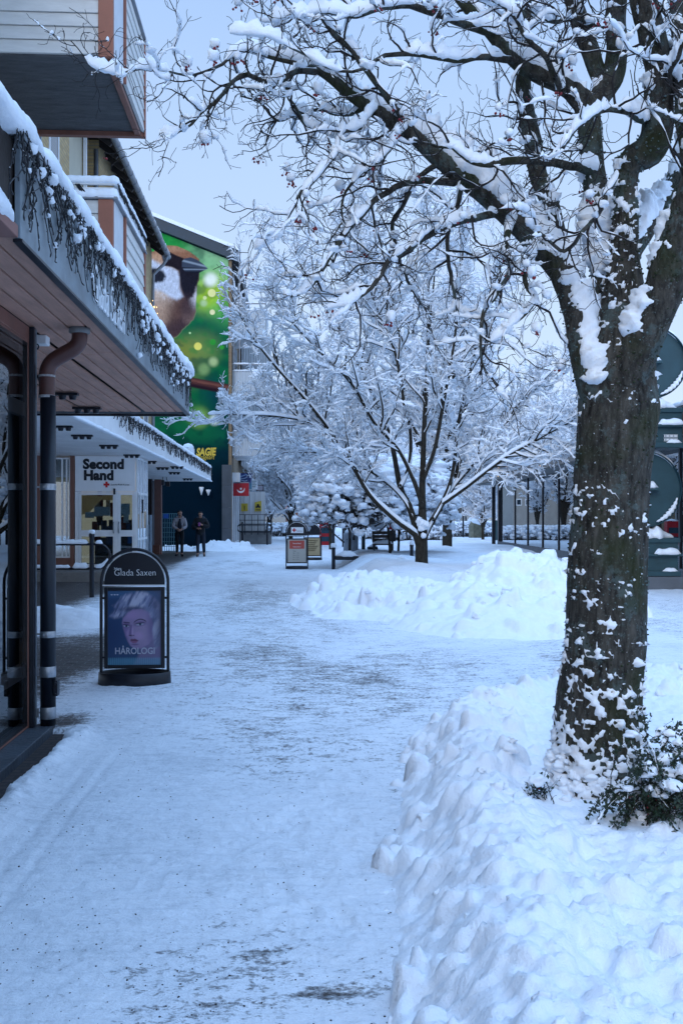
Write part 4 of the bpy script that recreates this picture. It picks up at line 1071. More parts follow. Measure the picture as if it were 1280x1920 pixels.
m.V[-1] = np.array([(cc[0] + p_[0], cc[1] - .001, cc[2] + .02 + p_[1]) for p_ in m.V[-1]]); m.build('emblem', M_TEXTWHT, rs)
m = MB(); m.bar((XW + .1, YS, B_[2] + .04), (B_[0], YS, B_[2] + .04), .04); m.build('bracket', M_STEEL, rs)
A, B_ = onY(438, 905, YS + .5), onY(473, 887, YS + .5)
bs = thing('awning', 'slanted dark blue awning sign with pale wave lines above the red sign', 'awning', (A[0], YS + .5, A[2]))
m = MB(); m.prism([(A[0], A[2]), (B_[0] - .10, A[2]), (B_[0], B_[2]), (A[0] + .18, B_[2] - .02)], 1, YS + .35, YS + 1.3); m.build('cloth', mat('blue_cloth', (.012, .035, .16), .5, .2, 3), bs, .01)
m = MB()
for k_ in range(3):
    z = A[2] + .10 + .12 * k_; v = []
    for i in range(9):
        x = A[0] + .16 + (B_[0] - A[0] - .4) * i / 8; zz_ = z + .04 * math.sin(i * .8 + k_); v += [(x, YS + .345, zz_), (x, YS + .345, zz_ + .035)]
    m.add(v, [(2 * i, 2 * i + 2, 2 * i + 3, 2 * i + 1) for i in range(8)])
m.build('wave_lines', mat('pale_blue_print', (.25, .42, .62), .5), bs)
def small_sign(name, px0, px1, py0, py1, Y, mt, label, depth=.08, extra=None, cat='sign'):
    a, c = onY(px0, py1, Y), onY(px1, py0, Y)
    o = thing(name, label, cat, (a[0], Y, a[2]))
    m = MB(); m.box((a[0], Y - depth / 2, a[2]), (c[0], Y + depth / 2, c[2])); m.build('board', mt, o, .008)
    m = MB(); m.bar((XW + .1, Y + .02, c[2] - .1), (c[0] - .02, Y + .02, c[2] - .1), .035); m.build('bracket', M_BLACK, o)
    if extra: extra(o, a, c)
    return o
small_sign('hanging_sign', 466, 472, 899, 917, YS + 1.6, mat('pale_blue_sign', (.16, .36, .48), .5), 'narrow pale blue sign just behind the blue awning')
def lines(o, a, c):
    m = MB(); Y = YS + 2.5 - .045
    for k_ in range(4):
        z = c[2] - (c[2] - a[2]) * (.2 + .18 * k_); m.box((a[0] + .05, Y - .002, z), (c[0] - .05 - .06 * (k_ % 2), Y, z + .03))
    m.build('print', mat('green_grey_print', (.12, .25, .24), .6), o)
small_sign('hanging_sign', 471, 483, 899, 918, YS + 2.5, M_PANEL, 'white hanging sign with faint green lines beyond the blue awning', .08, lines)
a, c = onY(481, 921, YS + 4), onY(494, 909, YS + 4)
fs = thing('hanging_sign', 'pale framed sign with dark edge, farthest of the hanging shop signs', 'sign', (a[0], YS + 4, a[2]))
m = MB(); m.box((a[0], YS + 3.96, a[2]), (c[0], YS + 4.04, c[2])); m.build('frame', M_BLACK, fs, .01)
m = MB(); m.box((a[0] + .04, YS + 3.95, a[2] + .04), (c[0] - .04, YS + 4.05, c[2] - .04)); m.build('board', mat('pale_lilac_board', (.42, .38, .42), .6), fs)
m = MB(); m.bar((XW + .1, YS + 4, c[2] - .06), (a[0], YS + 4, c[2] - .06), .04); m.build('bracket', M_RED, fs)
# white porch with yellow posters
pc = onY(472, 0, 57); pe = onY(497, 0, 57)
po = thing('porch', 'white panelled entrance porch with yellow posters behind the ramp railing', 'porch', (pc[0], 57, 0))
m = MB(); m.box((XW + .2, 57, .6), (pe[0], 57.2, 3.0)); m.build('wall', mat('porch_white', (.62, .60, .58), .7, .06, 1), po)
m = MB()
for x in np.arange(XW + .4, pe[0], .32): m.box((x, 56.97, .6), (x + .03, 57.0, 3.0))
m.build('batten', M_WHITE, po)
for x0, x1, y0, y1, e in ((452, 464.5, 944, 959, 0), (477.5, 490, 941, 959, 1)):
    a, c = onY(x0, y1, 56.95), onY(x1, y0, 56.95)
    m = MB(); m.quad((a[0], 56.94, a[2]), (c[0], 56.94, a[2] + .02), (c[0], 56.94, c[2] + (.06 if e else 0)), (a[0], 56.94, c[2] - (.03 if e else 0))); po_ = m.build('poster', M_YELLOW, po)
    m = MB(); cc = ((a[0] + c[0]) / 2, 56.93, (a[2] + c[2]) / 2)
    if e:
        for dx, dz, r in ((0, .09, .07), (-.08, -.02, .06), (.08, -.02, .06), (0, 0, .05)): m.add([(cc[0] + dx + r * math.cos(t), cc[1] - .001 * r, cc[2] + dz + r * math.sin(t)) for t in np.linspace(0, 6.28, 12, endpoint=False)], [tuple(range(12))])
        m.box((cc[0] - .13, cc[1], cc[2] - .2), (cc[0] + .13, cc[1] + .006, cc[2] - .16))
    else:
        m.box((cc[0] - .02, cc[1], cc[2] - .15), (cc[0] + .02, cc[1] + .006, cc[2] + .1))
    m.build('emblem', M_TEXTBLK, po_)
# raised ramp with a grid railing and a hoop barrier
a, c = onY(447, 0, 56), onY(508, 0, 56)
ra = thing('ramp_railing', 'dark grid railing on a raised ramp by the shop porch', 'railing', ((a[0] + c[0]) / 2, 56, 0))
zt, zb2 = onY(0 + 470, 965, 56)[2], onY(470, 996, 56)[2]
m = MB(); m.box((a[0] - .3, 56.05, 0), (c[0], 58.5, zb2 - .02)); m.build('ramp', M_CONC, ra)
m = MB()
for z in np.linspace(zb2, zt, 4): m.bar((a[0], 56, z), (c[0], 56, z), .035); m.bar((c[0], 56.0, z), (c[0], 58.4, z), .035)
for x in np.linspace(a[0], c[0], 6): m.bar((x, 56, zb2 - .2), (x, 56, zt), .04)
for y in (57.2, 58.4): m.bar((c[0], y, zb2 - .1), (c[0], y, zt), .04)
m.build('bars', M_BLACK, ra)
def hoop_barrier(label, xs, Yh, zt, zlo, zhi, rad, x_end, left_open, snow, ball, rr=.045):
    """low tubular barrier: posts and a closed oval rail, in a plane Y = const"""
    o = thing('hoop_railing', label, 'railing', ((xs[0] + xs[-1]) / 2, Yh, 0))
    r = (zhi - zlo) / 2; zc = (zhi + zlo) / 2
    pts = [(x_end[1] - r + r * math.sin(t), Yh, zc + r * math.cos(t)) for t in np.linspace(0, math.pi, 14)] + [(x_end[0] + r - r * math.sin(t), Yh, zc - r * math.cos(t)) for t in np.linspace(0, math.pi, 14)]
    m = MB(); m.tube(pts, rad, 10, closed=True); m.build('rail', M_BLACK, o)
    for x in xs:
        m = MB(); m.lathe([(rr, -.02), (rr, zt - .01)] + ([(rr * 1.25, zt + .02), (rr * 1.25, zt + .05), (rr * .8, zt + .09), (0, zt + .10)] if ball else [(0, zt)]), (x, Yh, 0), 16)
        m.build('post', M_BLACK, o)
    if snow:
        s = MB(); q = xs[-1]
        snow_roll(s, [(x_end[0] + r, Yh, zhi + rad * .6), (q - .06, Yh, zhi + rad * .6)], .045, .075, 31, .02); snow_roll(s, [(q + .06, Yh, zhi + rad * .6), (x_end[1] - r * .6, Yh, zhi + rad * .5)], .04, .07, 32, .02)
        snow_roll(s, [(x_end[0] + r, Yh, zlo + rad * .6), (q - .4, Yh, zlo + rad * .6)], .04, .055, 33, .02); snow_roll(s, [(q - .36, Yh, zlo + rad * .6), (q - .06, Yh, zlo + rad * .6)], .045, .08, 34, .02)
        snow_roll(s, [(q + .06, Yh, zlo + rad * .6), (x_end[1] - r * .7, Yh, zlo + rad * .6), (x_end[1] - r * .1, Yh, zlo + r * .6)], .04, .075, 35, .02)
        s.blobs(np.array([(q, Yh, zt + .10)]), [.055], 2, .8, .15); s.build('snow_cover', M_SNOW, o)
    return o
YH = 19.1; q = onY(172, 0, YH)[0]; sc = YH / F
hoop_barrier('black hoop railing with snow on its rails beside the second-hand shop', (q - 1.55, q), YH, 1.17, .58, 1.04, .026, (q - 1.95, q + 33.5 * sc), True, True, True)
YH = 55.2; xa, xb = onY(454.5, 0, YH)[0], onY(501, 0, YH)[0]; z1, z0_ = onY(470, 983, YH)[2], onY(470, 997.5, YH)[2]
hoop_barrier('black hoop railing in front of the ramp at the porch', (xa, xb), YH, onY(470, 978, YH)[2], z0_, z1, .035, (onY(445, 0, YH)[0], onY(510, 0, YH)[0]), False, False, False, .05)
# teal mesh fence panel under the canopy's end
a, c = onY(300, 0, 44.5), onY(334, 0, 44.5); zt = onY(320, 963, 44.5)[2]
mf = thing('mesh_fence', 'pale teal wire mesh panel leaning near the mural wall', 'fence', ((a[0] + c[0]) / 2, 44.5, 0))
m = MB()
for x in np.linspace(a[0], c[0], 9): m.bar((x, 44.5, .05), (x, 44.7, zt), .022)
for t in np.linspace(0, 1, 9): m.bar((a[0], 44.49 + .2 * t, .05 + (zt - .05) * t), (c[0], 44.49 + .2 * t, .05 + (zt - .05) * t), .03 if k_ % 2 else .022)
m.build('mesh', mat('pale_teal_wire', (.10, .22, .25), .5), mf)
m = MB(); p1 = onY(306, 972, 44.5); m.box((p1[0], 44.58, p1[2]), (p1[0] + .22, 44.6, p1[2] + .2)); m.build('blue_plate', mat('blue_plate', (.02, .09, .35), .5), mf)
# ------------------------------------------------------------------ round-topped pavement signs
def painted(name):
    k = NT(name); vc = k.n('ShaderNodeVertexColor', layer_name='Col'); k.l(vc.outputs[0], k.b.inputs['Base Color']); k.b.inputs['Roughness'].default_value = .35
    return k.m
def paint_poster(U, V):
    n = fbm2(U, V, .02, 3, 111); st = fbm2(U * 1.0 + V * .5, V * .25 - U * .12, .035, 4, 112)
    col = np.zeros(U.shape + (3,)) + np.array(srgb(38, 66, 104))
    col = lay(col, sstep(860, 800, V), (62, 100, 140), .8); col = lay(col, ell(U, V, 690, 1060, 60, 90, .8), (28, 56, 98), .8)
    col = lay(col, sstep(830, 960, U), (70, 82, 112), .8)
    # hair
    hair = poly_mask(U + 14 * st, V + 14 * st, [(655, 945), (690, 900), (672, 880), (720, 850), (745, 822), (800, 806), (860, 802), (920, 830), (958, 880), (962, 1120), (930, 1150), (915, 1000), (895, 930), (850, 905), (800, 905), (765, 925), (738, 950), (690, 962)], 12)
    hc = np.zeros_like(col) + np.array(srgb(116, 124, 156)); hc = lay(hc, sstep(.0, .35, st), (176, 176, 196)); hc = lay(hc, sstep(.0, .35, -st), (74, 82, 114)); hc = lay(hc, sstep(880, 960, U), (92, 92, 118), .7)
    hc = lay(hc, ell(U, V, 800, 905, 60, 16, .8), (48, 44, 76), .8)
    # neck
    col = lay(col, poly_mask(U, V, [(830, 1110), (935, 1050), (962, 1080), (962, 1237), (800, 1237), (840, 1160)], 12), (112, 102, 136))
    face = poly_mask(U, V, [(738, 955), (733, 990), (740, 1020), (752, 1065), (766, 1098), (782, 1124), (806, 1142), (846, 1140), (893, 1112), (926, 1056), (934, 985), (915, 930), (870, 902), (800, 903), (760, 925)], 6)
    fc = np.zeros_like(col) + np.array(srgb(138, 120, 156)); fc = lay(fc, ell(U, V, 860, 1040, 60, 70, .7), (152, 134, 164), .8); fc = lay(fc, ell(U, V, 915, 1010, 34, 90, .7), (104, 92, 132), .85); fc = lay(fc, ell(U, V, 752, 1060, 16, 70, .8), (92, 76, 128), .6); fc = lay(fc, ell(U, V, 790, 940, 40, 24, .8), (160, 132, 176), .7)
    fc = lay(fc, ell(U, V, 828, 1062, 26, 22, .8), (174, 142, 184), .7); fc = lay(fc, ell(U, V, 770, 1050, 12, 18, .8), (170, 140, 180), .5)
    for cx, cy, w, r in ((757, 1006, 19, .12), (838, 996, 27, -.12)):
        fc = lay(fc, ell(U, V, cx, cy - 4, w * 1.2, 14, .6, r), (84, 66, 112), .8); fc = lay(fc, ell(U, V, cx, cy, w * .85, 7, .3, r), (150, 150, 172)); fc = lay(fc, ell(U, V, cx + 1, cy, 6.5, 7, .25), (40, 62, 92)); fc = lay(fc, ell(U, V, cx + 1, cy, 2.8, 3, .3), (8, 8, 18)); fc = lay(fc, ell(U, V, cx, cy - 6.5, w, 2.4, .5, r), (24, 18, 40), .95)
    fc = lay(fc, soft(np.abs(V - (966 + (U - 838) ** 2 * .012 - (U - 838) * .08)) - 3.5, 2.5) * sstep(798, 806, U) * sstep(880, 868, U), (52, 38, 70), .95)
    fc = lay(fc, soft(np.abs(V - (985 + (U - 760) * .12)) - 3.2, 2.5) * sstep(738, 744, U) * sstep(782, 774, U), (52, 38, 70), .95)
    fc = lay(fc, poly_mask(U, V, [(783, 1000), (792, 1002), (788, 1050), (778, 1062), (772, 1054)], 5), (98, 76, 128), .8); fc = lay(fc, ell(U, V, 788, 1062, 16, 5, .4), (58, 40, 76), .9); fc = lay(fc, ell(U, V, 794, 1040, 5, 26, .8), (190, 160, 200), .6)
    fc = lay(fc, poly_mask(U, V, [(778, 1088), (790, 1082), (798, 1084), (808, 1081), (830, 1092), (808, 1096), (788, 1094)], 2), (104, 62, 90)); fc = lay(fc, poly_mask(U, V, [(780, 1094), (800, 1096), (829, 1094), (815, 1107), (795, 1108)], 2.5), (132, 82, 116)); fc = lay(fc, soft(np.abs(V - 1094) - 1, 1) * sstep(778, 784, U) * sstep(832, 824, U), (44, 18, 40), .9); fc = lay(fc, ell(U, V, 808, 1116, 20, 5, .6), (88, 64, 112), .7)
    col = col + (fc - col) * face[..., None]
    front = hair * (1 - ell(U, V, 822, 1020, 84, 104, .12))
    col = col + (hc - col) * front[..., None]
    lo = np.sin(U * .55) * .5 + .5; col = lay(col, sstep(1185, 1215, V), (70, 130, 160), .55); col = lay(col, sstep(1190, 1200, V) * lo, (110, 180, 200), .35)
    for x in (672, 690, 706): col = lay(col, ell(U, V, x, 819, 6, 2.4, .2), (220, 225, 235), .9)
    return np.clip(col * (1 + .08 * n)[..., None], 0, 1)

def pavement_sign(label, cx, yb, Z, w, zhead, ztop, frame, zframe, base_h, base_dx, base_dy, group, tilt=0.0):
    """cx: centre column in photo pixels. Returns thing, x->world mapper, y plane."""
    p0 = P(cx, HZ, Z); X0, Y0 = p0[0], p0[1]
    o = thing('pavement_sign', label, 'sign', (X0, Y0, .03), group)
    gz = .035
    r = w / 2
    arc = [(X0 - r, Y0, gz + .02), (X0 - r, Y0, zhead - .0)] + [(X0 - r * math.cos(t), Y0, ztop - r + r * math.sin(t)) for t in np.linspace(0, math.pi, 30)] + [(X0 + r, Y0, zhead), (X0 + r, Y0, gz + .02)]
    m = MB(); m.tube(lin_path(arc, 90), .0145, 10); m.build('pole_frame', M_BLACK, o)
    ri = r - .030
    n = 28; poly = [(X0 + ri * math.cos(t), ztop - r + ri * math.sin(t)) for t in np.linspace(0, math.pi, n)] + [(X0 - ri, zhead), (X0 + ri, zhead)]
    m = MB(); m.prism(poly, 1, Y0 - .012, Y0 + .012); hd = m.build('header', M_BLACK, o, .002)
    m = MB(); m.bar((X0 - r, Y0, zhead - .006), (X0 + r, Y0, zhead - .006), .012, .012); m.build('crossbar', M_WHITE, o)
    m = MB(); m.tube([(X0 - (ri + .006) * math.cos(t), Y0 - .004, ztop - r + (ri + .006) * math.sin(t)) for t in np.linspace(.05, math.pi - .05, 40)], .0035, 6); m.build('edge_line', M_TEXTWHT, hd)
    fx0, fx1 = X0 - frame / 2, X0 + frame / 2; z0, z1 = zframe; fw = .032 if frame > .5 else .03
    m = MB(); m.box((fx0, Y0 - .022, z0), (fx0 + fw, Y0 + .022, z1)); m.box((fx1 - fw, Y0 - .022, z0), (fx1, Y0 + .022, z1)); m.box((fx0 + fw, Y0 - .020, z0), (fx1 - fw, Y0 + .020, z0 + fw)); m.box((fx0 + fw, Y0 - .020, z1 - fw), (fx1 - fw, Y0 + .020, z1)); fr = m.build('poster_frame', M_BLACK, o, .004)
    m = MB(); m.box((fx0 + .01, Y0 - .004, z0 + .01), (fx1 - .01, Y0 + .012, z1 - .01)); m.build('back_board', M_BLACK, fr)
    m = MB()
    for z in (z0 + .10, z1 - .10):
        m.cyl((X0 - r, Y0, z), (fx0 + .004, Y0, z), .010, 8); m.cyl((fx1 - .004, Y0, z), (X0 + r, Y0, z), .010, 8)
    m.build('hinge_pin', M_BLACK, o)
    m = MB(); a = np.linspace(0, 2 * math.pi, 48, endpoint=False)
    m.lathe([(1.0, 0), (1.02, .01), (1.0, base_h), (.97, base_h + .004), (.955, base_h - .01), (.955, base_h * .5), (0.0, base_h * .5)], (X0, Y0, gz - .012), 56, base_dx, base_dy); m.build('base_tray', M_BLACK, o)
    return o, hd, fr, X0, Y0, (fx0 + fw, fx1 - fw, z0 + fw, z1 - fw)

grp = 'round-topped pavement signs'
px = 9.1 / F
o, hd, fr, X0, Y0, (a, b_, c_, d_) = pavement_sign('black round-topped sign with a face poster, nearest on the street', 252.5, 1285, 9.1, .605, .935, 1.257, .545, (.17, .912), .115, .325, .185, grp)
text('Glada Saxen', .083, M_TEXTWHT, 'lettering', hd, (X0 + .006, Y0 - .015, 1.018), (1, 0, 0), (0, 0, 1), .003, -.0012, 'CENTER', .93)
text('Salong', .026, M_TEXTWHT, 'lettering', hd, (X0 - .185, Y0 - .015, 1.075), (1, 0, 0), (0, 0, 1), .002, 0)
U, V = np.meshgrid(np.linspace(650, 962, 190), np.linspace(795, 1237, 270))
m = MB(); m.grid(np.stack([a + (b_ - a) * (U - 650) / 312, np.full_like(U, Y0 - .008), d_ - (d_ - c_) * (V - 795) / 442], -1), False); m.col = paint_poster(U, V).reshape(-1, 3)
ps = m.build('poster', painted('poster_print'), fr)
text('HÅROLOGI', .083, mat('poster_grey_lettering', (.42, .44, .52), .5), 'lettering', ps, (X0 + .004, Y0 - .0095, d_ - (d_ - c_) * (1172 - 795) / 442), (1, 0, 0), (0, 0, 1), .001, .0012, 'CENTER', .86)

def flat(parent, name, x0, x1, z0, z1, Y, m_):
    q = MB(); q.box((x0, Y - .003, z0), (x1, Y, z1)); return q.build(name, m_, parent)
o, hd, fr, X0, Y0, (a, b_, c_, d_) = pavement_sign('black round-topped sign with a red and cream notice further up the street', 556.5, 1068, 29.2, .635, 1.02, 1.43, .60, (.20, .93), .09, .33, .2, grp)
f2 = flat(hd, 'logo_panel', X0 - .17, X0 + .19, 1.09, 1.26, Y0 - .013, M_PANEL)
m = MB(); cx_, cz_ = X0 - .08, 1.175; m.box((cx_ - .055, Y0 - .022, cz_ - .018), (cx_ + .055, Y0 - .017, cz_ + .018)); m.box((cx_ - .018, Y0 - .024, cz_ - .055), (cx_ + .018, Y0 - .017, cz_ + .055)); m.build('red_cross', M_REDX, hd)
text('Röda Korset', .045, M_TEXTBLK, 'lettering', hd, (X0 - .005, Y0 - .018, 1.135), (1, 0, 0), (0, 0, 1), .002, 0, sx=.7)
pp = flat(fr, 'poster', a, b_, c_, d_, Y0 - .006, mat('cream_poster', (.50, .47, .41), .6))
flat(pp, 'red_block', a + .05, b_ - .05, d_ - .27, d_ - .03, Y0 - .010, mat('salmon_red', (.50, .085, .06), .6))
text('Second Hand', .055, M_PANEL, 'lettering', pp, (X0, Y0 - .0145, d_ - .13), (1, 0, 0), (0, 0, 1), .002, 0, 'CENTER', .8)
text('Välkommen in', .05, M_PANEL, 'lettering', pp, (X0, Y0 - .0145, d_ - .23), (1, 0, 0), (0, 0, 1), .002, 0, 'CENTER', .8)
for k_, t in enumerate(('Öppet', 'Mån  11-18', 'Ons  11-18', 'Fre   11-18', 'Lör   11-15')):
    text(t, .045, M_TEXTBLK, 'lettering', pp, (X0 - .12, Y0 - .0105, d_ - .35 - .062 * k_), (1, 0, 0), (0, 0, 1), .001, 0, sx=.85)
o, hd, fr, X0, Y0, (a, b_, c_, d_) = pavement_sign('black sign with a tan notice, half hidden behind the red-cross sign', 586, 1040, 35.5, .62, .92, 1.33, .585, (.16, .84), .09, .33, .2, grp)
pp = flat(fr, 'poster', a, b_, c_, d_, Y0 - .006, mat('tan_poster', (.42, .33, .19), .6))
q = MB()
for k_ in range(6): q.box((a + .08, Y0 - .009, d_ - .1 - .07 * k_), (b_ - .08 - .05 * (k_ % 3), Y0 - .007, d_ - .075 - .07 * k_))
q.build('print', mat('brown_print', (.16, .10, .05), .6), pp)

# ------------------------------------------------------------------ people
def skin(name, nodes, edges, root, m, parent, sub=2, org=None):
    names = list(nodes); ix = {n: i for i, n in enumerate(names)}
    me = bpy.data.meshes.new(name); me.from_pydata([nodes[n][0] for n in names], [(ix[a], ix[b]) for a, b in edges], []); 
    ob = bpy.data.objects.new(name, me); COL.objects.link(ob)
    ob.modifiers.new('s', 'SKIN').use_smooth_shade = True
    sv = me.skin_vertices[0].data
    for n in names:
        r = nodes[n][1]; sv[ix[n]].radius = r if isinstance(r, tuple) else (r, r); sv[ix[n]].use_root = (n == root)
    ss = ob.modifiers.new('u', 'SUBSURF'); ss.levels = sub; ss.render_levels = sub
    dg = bpy.context.evaluated_depsgraph_get(); dg.update()
    out = bpy.data.meshes.new_from_object(ob.evaluated_get(dg)); bpy.data.objects.remove(ob); bpy.data.meshes.remove(me)
    out.name = name; out.materials.clear(); out.materials.append(m)
    out.polygons.foreach_set('use_smooth', np.ones(len(out.polygons), bool))
    o = bpy.data.objects.new(name, out); COL.objects.link(o); o.parent = parent; ORG[o.name] = ORG[parent.name]
    return o

def person(label, px, py, Z, H, J, look, colours, style):
    """J: joint overrides in body space: x to the photo's right, y towards the camera, z up (metres, for height 1.8)"""
    g = P(px, py, Z); g[2] = .035
    root = thing('person', label, 'person', tuple(g)); s_ = H / 1.8
    def T(p): return (p[0] * s_, -p[1] * s_, p[2] * s_)
    D = dict(pelvis=(0, 0, .97), waist=(0, 0, 1.10), chest=(0, .01, 1.30), neck0=(0, 0, 1.47), neck1=(0, .015, 1.54),
             shL=(-.19, 0, 1.42), shR=(.19, 0, 1.42), elL=(-.27, .03, 1.15), elR=(.27, .03, 1.15), wrL=(-.08, .22, 1.04), wrR=(.06, .22, 1.04),
             hipL=(-.10, 0, .93), hipR=(.10, 0, .93), knL=(-.11, .04, .50), knR=(.10, .03, .50), anL=(-.11, 0, .09), anR=(.10, 0, .09), toL=(-.13, .17, .035), toR=(.12, .17, .035))
    D.update(J)
    hx, hy = math.sin(look[0]), math.cos(look[0]); dn = look[1]
    hc = np.array(D['neck1']) + np.array([0, .02 + dn * .05, .12])
    fw = np.array([hx, hy, -dn]); fw /= np.linalg.norm(fw); rt = np.cross(fw, [0, 0, 1.0]); rt /= np.linalg.norm(rt); up = np.cross(rt, fw)
    hp = lambda a, b, c: tuple(hc + rt * a + fw * b + up * c)
    N = {k: (T(v), r * s_) for k, v, r in [(k, D[k], r) for k, r in dict(pelvis=.125, waist=.12, chest=.135, neck0=.065, neck1=.055, shL=.06, shR=.06, elL=.043, elR=.043, wrL=.028, wrR=.028, hipL=.085, hipR=.085, knL=.058, knR=.058, anL=.042, anR=.042, toL=.036, toR=.036).items()]}
    N['jaw'] = (T(hp(0, .025, -.045)), .066 * s_); N['mid'] = (T(hp(0, .005, .03)), (.078 * s_, .088 * s_)); N['crown'] = (T(hp(0, -.01, .085)), .07 * s_); N['nose'] = (T(hp(0, .108, -.008)), .012 * s_); N['chin'] = (T(hp(0, .072, -.085)), .024 * s_)
    for sd, sg in (('L', -1), ('R', 1)): N['ear' + sd] = (T(hp(sg * .085, -.005, 0)), .016 * s_)
    E_ = [('pelvis', 'waist'), ('waist', 'chest'), ('chest', 'neck0'), ('neck0', 'neck1'), ('neck1', 'jaw'), ('jaw', 'mid'), ('mid', 'crown'), ('jaw', 'chin'), ('mid', 'nose'), ('mid', 'earL'), ('mid', 'earR'), ('chest', 'shL'), ('chest', 'shR'), ('shL', 'elL'), ('shR', 'elR'), ('elL', 'wrL'), ('elR', 'wrR'), ('pelvis', 'hipL'), ('pelvis', 'hipR'), ('hipL', 'knL'), ('hipR', 'knR'), ('knL', 'anL'), ('knR', 'anR'), ('anL', 'toL'), ('anR', 'toR')]
    for sd, sg in (('L', 1), ('R', -1)):
        w = np.array(D['wr' + sd]); e = np.array(D['el' + sd]); d = (w - e) / np.linalg.norm(w - e)
        d = d + np.array([0, .1, .1]); d /= np.linalg.norm(d)
        side = np.cross(d, [0, .6, .8]); side /= np.linalg.norm(side); pl = w + d * .075; N['pm' + sd] = (T(pl), (.036 * s_, .022 * s_)); E_.append(('wr' + sd, 'pm' + sd))
        nrm = np.cross(side, d)
        for i, (o_, L) in enumerate(((-.026, .055), (-.009, .065), (.009, .06), (.025, .045))):
            a0 = pl + d * .03 + side * o_; a1 = a0 + d * L * .5 - nrm * .012; a2 = a1 + d * L * .25 - nrm * .03
            for q, pt, r in (('a', a0, .010), ('b', a1, .009), ('c', a2, .008)): N[f'f{sd}{i}{q}'] = (T(pt), r * s_)
            E_ += [('pm' + sd, f'f{sd}{i}a'), (f'f{sd}{i}a', f'f{sd}{i}b'), (f'f{sd}{i}b', f'f{sd}{i}c')]
        a0 = w + d * .05 - side * .04 - nrm * .01; a1 = a0 + d * .035 - side * .012 - nrm * .02
        N['th' + sd] = (T(a0), .011 * s_); N['ti' + sd] = (T(a1), .009 * s_); E_ += [('wr' + sd, 'th' + sd), ('th' + sd, 'ti' + sd)]
    skin('body', N, E_, 'pelvis', M_SKIN, root, 1)
    # trousers, shoes, jacket, shirt, hair
    t = {k: N[k] for k in ('pelvis', 'hipL', 'hipR', 'knL', 'knR', 'anL', 'anR', 'waist')}
    t = {k: (p, (r if not isinstance(r, tuple) else r[0]) * style['leg'] + .012) for k, (p, r) in t.items()}
    for k in ('anL', 'anR'): t[k] = (tuple(np.array(t[k][0]) + np.array([0, 0, .03])), t[k][1] * style.get('cuff', 1.0))
    skin('trousers', t, [('waist', 'pelvis'), ('pelvis', 'hipL'), ('pelvis', 'hipR'), ('hipL', 'knL'), ('hipR', 'knR'), ('knL', 'anL'), ('knR', 'anR')], 'pelvis', colours['trousers'], root)
    for sd in 'LR':
        an, to = np.array(N['an' + sd][0]), np.array(N['to' + sd][0]); an = an * [1, 1, .62] + [0, 0, .012]
        hl = an + (an - to) * [.22, .22, 0]
        skin('shoe', {'an': (tuple(an + [0, 0, .05]), .056), 'h': (tuple(hl * [1, 1, 1]), .05), 'b': (tuple((an + to) / 2), .052), 't': (tuple(to), .042)}, [('an', 'h'), ('h', 'b'), ('b', 't')], 'b', colours['shoe'], root)
    jk = style['jacket']
    jn = {k: (N[k][0], N[k][1] + jk) for k in ('waist', 'chest', 'shL', 'shR', 'elL', 'elR')}
    jn['chest'] = (jn['chest'][0], jn['chest'][1] + .02); jn['neck0'] = (N['neck0'][0], .095)
    for sd in 'LR': w, e = np.array(N['wr' + sd][0]), np.array(N['el' + sd][0]); jn['wr' + sd] = (tuple(w - (w - e) * .08), .040 + jk * .35)
    jn['hem'] = (T((0, 0, style['hem'])), style['hemr'])
    skin('jacket', jn, [('hem', 'waist'), ('waist', 'chest'), ('chest', 'neck0'), ('chest', 'shL'), ('chest', 'shR'), ('shL', 'elL'), ('shR', 'elR'), ('elL', 'wrL'), ('elR', 'wrR')], 'chest', colours['jacket'], root)
    if style.get('open'):
        q = MB(); z0, z1 = .98, 1.46; pts = []
        for i in range(9):
            z = z0 + (z1 - z0) * i / 8; w = .035 + .045 * math.sin(math.pi * min(1, (i + 1) / 8)); y = .195 + .03 * math.sin(math.pi * i / 8) - (.05 if i > 6 else 0)
            pts.append([T((x * w + .02, y - abs(x) * .02, z)) for x in (-1, -.5, 0, .5, 1)])
        org = ORG[root.name]; q.grid(np.array(pts) + org); ob = q.build('shirt', colours['shirt'], root); so = ob.modifiers.new('t', 'SOLIDIFY'); so.thickness = .02
        q = MB(); 
        for sg in (-1, 1):
            for z in (1.20, 1.24): q.tube(np.array([T((sg * (.20 + .09 * t_), .05 - .12 * (t_ - .5) ** 2 + .05, z - .05 * t_)) for t_ in np.linspace(0, 1, 8)]) + org, .012, 6)
        q.build('sleeve_stripe', M_BLACK, root)
    # hood or collar
    q = MB(); org = ORG[root.name]; cn = np.array(D['neck0']) + [0, -.02, .0]
    q.tube(smooth_path(np.array([T(cn + [.115 * math.sin(a), .10 * math.cos(a) * 1.0 - .02, .03 - .05 * math.cos(a)]) for a in np.linspace(.5, 2 * math.pi - .5, 14)]) + org, 28), style['collar'], 10); q.build('hood' if style.get('hood') else 'collar', colours['collar'], root)
    hn = {'a': (T(hp(0, .035, .115)), .055 * s_), 'b': (T(hp(0, -.03, .105)), .082 * s_), 'c': (T(hp(0, -.065, .03)), .062 * s_), 'd': (T(hp(0, -.06, -.03)), .045 * s_), 'l': (T(hp(-.066, -.015, .06)), .034 * s_), 'r': (T(hp(.066, -.015, .06)), .034 * s_)}
    skin('hair', hn, [('a', 'b'), ('b', 'c'), ('c', 'd'), ('b', 'l'), ('b', 'r')], 'b', M_HAIR, root)
    q = MB()
    for sg in (-1, 1):
        q.blobs(np.array([np.array(T(hp(sg * .032, .083, .012))) + org]), [.010], 1, .7, 0); q.bar(np.array(T(hp(sg * .015, .092, .034))) + org, np.array(T(hp(sg * .05, .08, .036))) + org, .008)
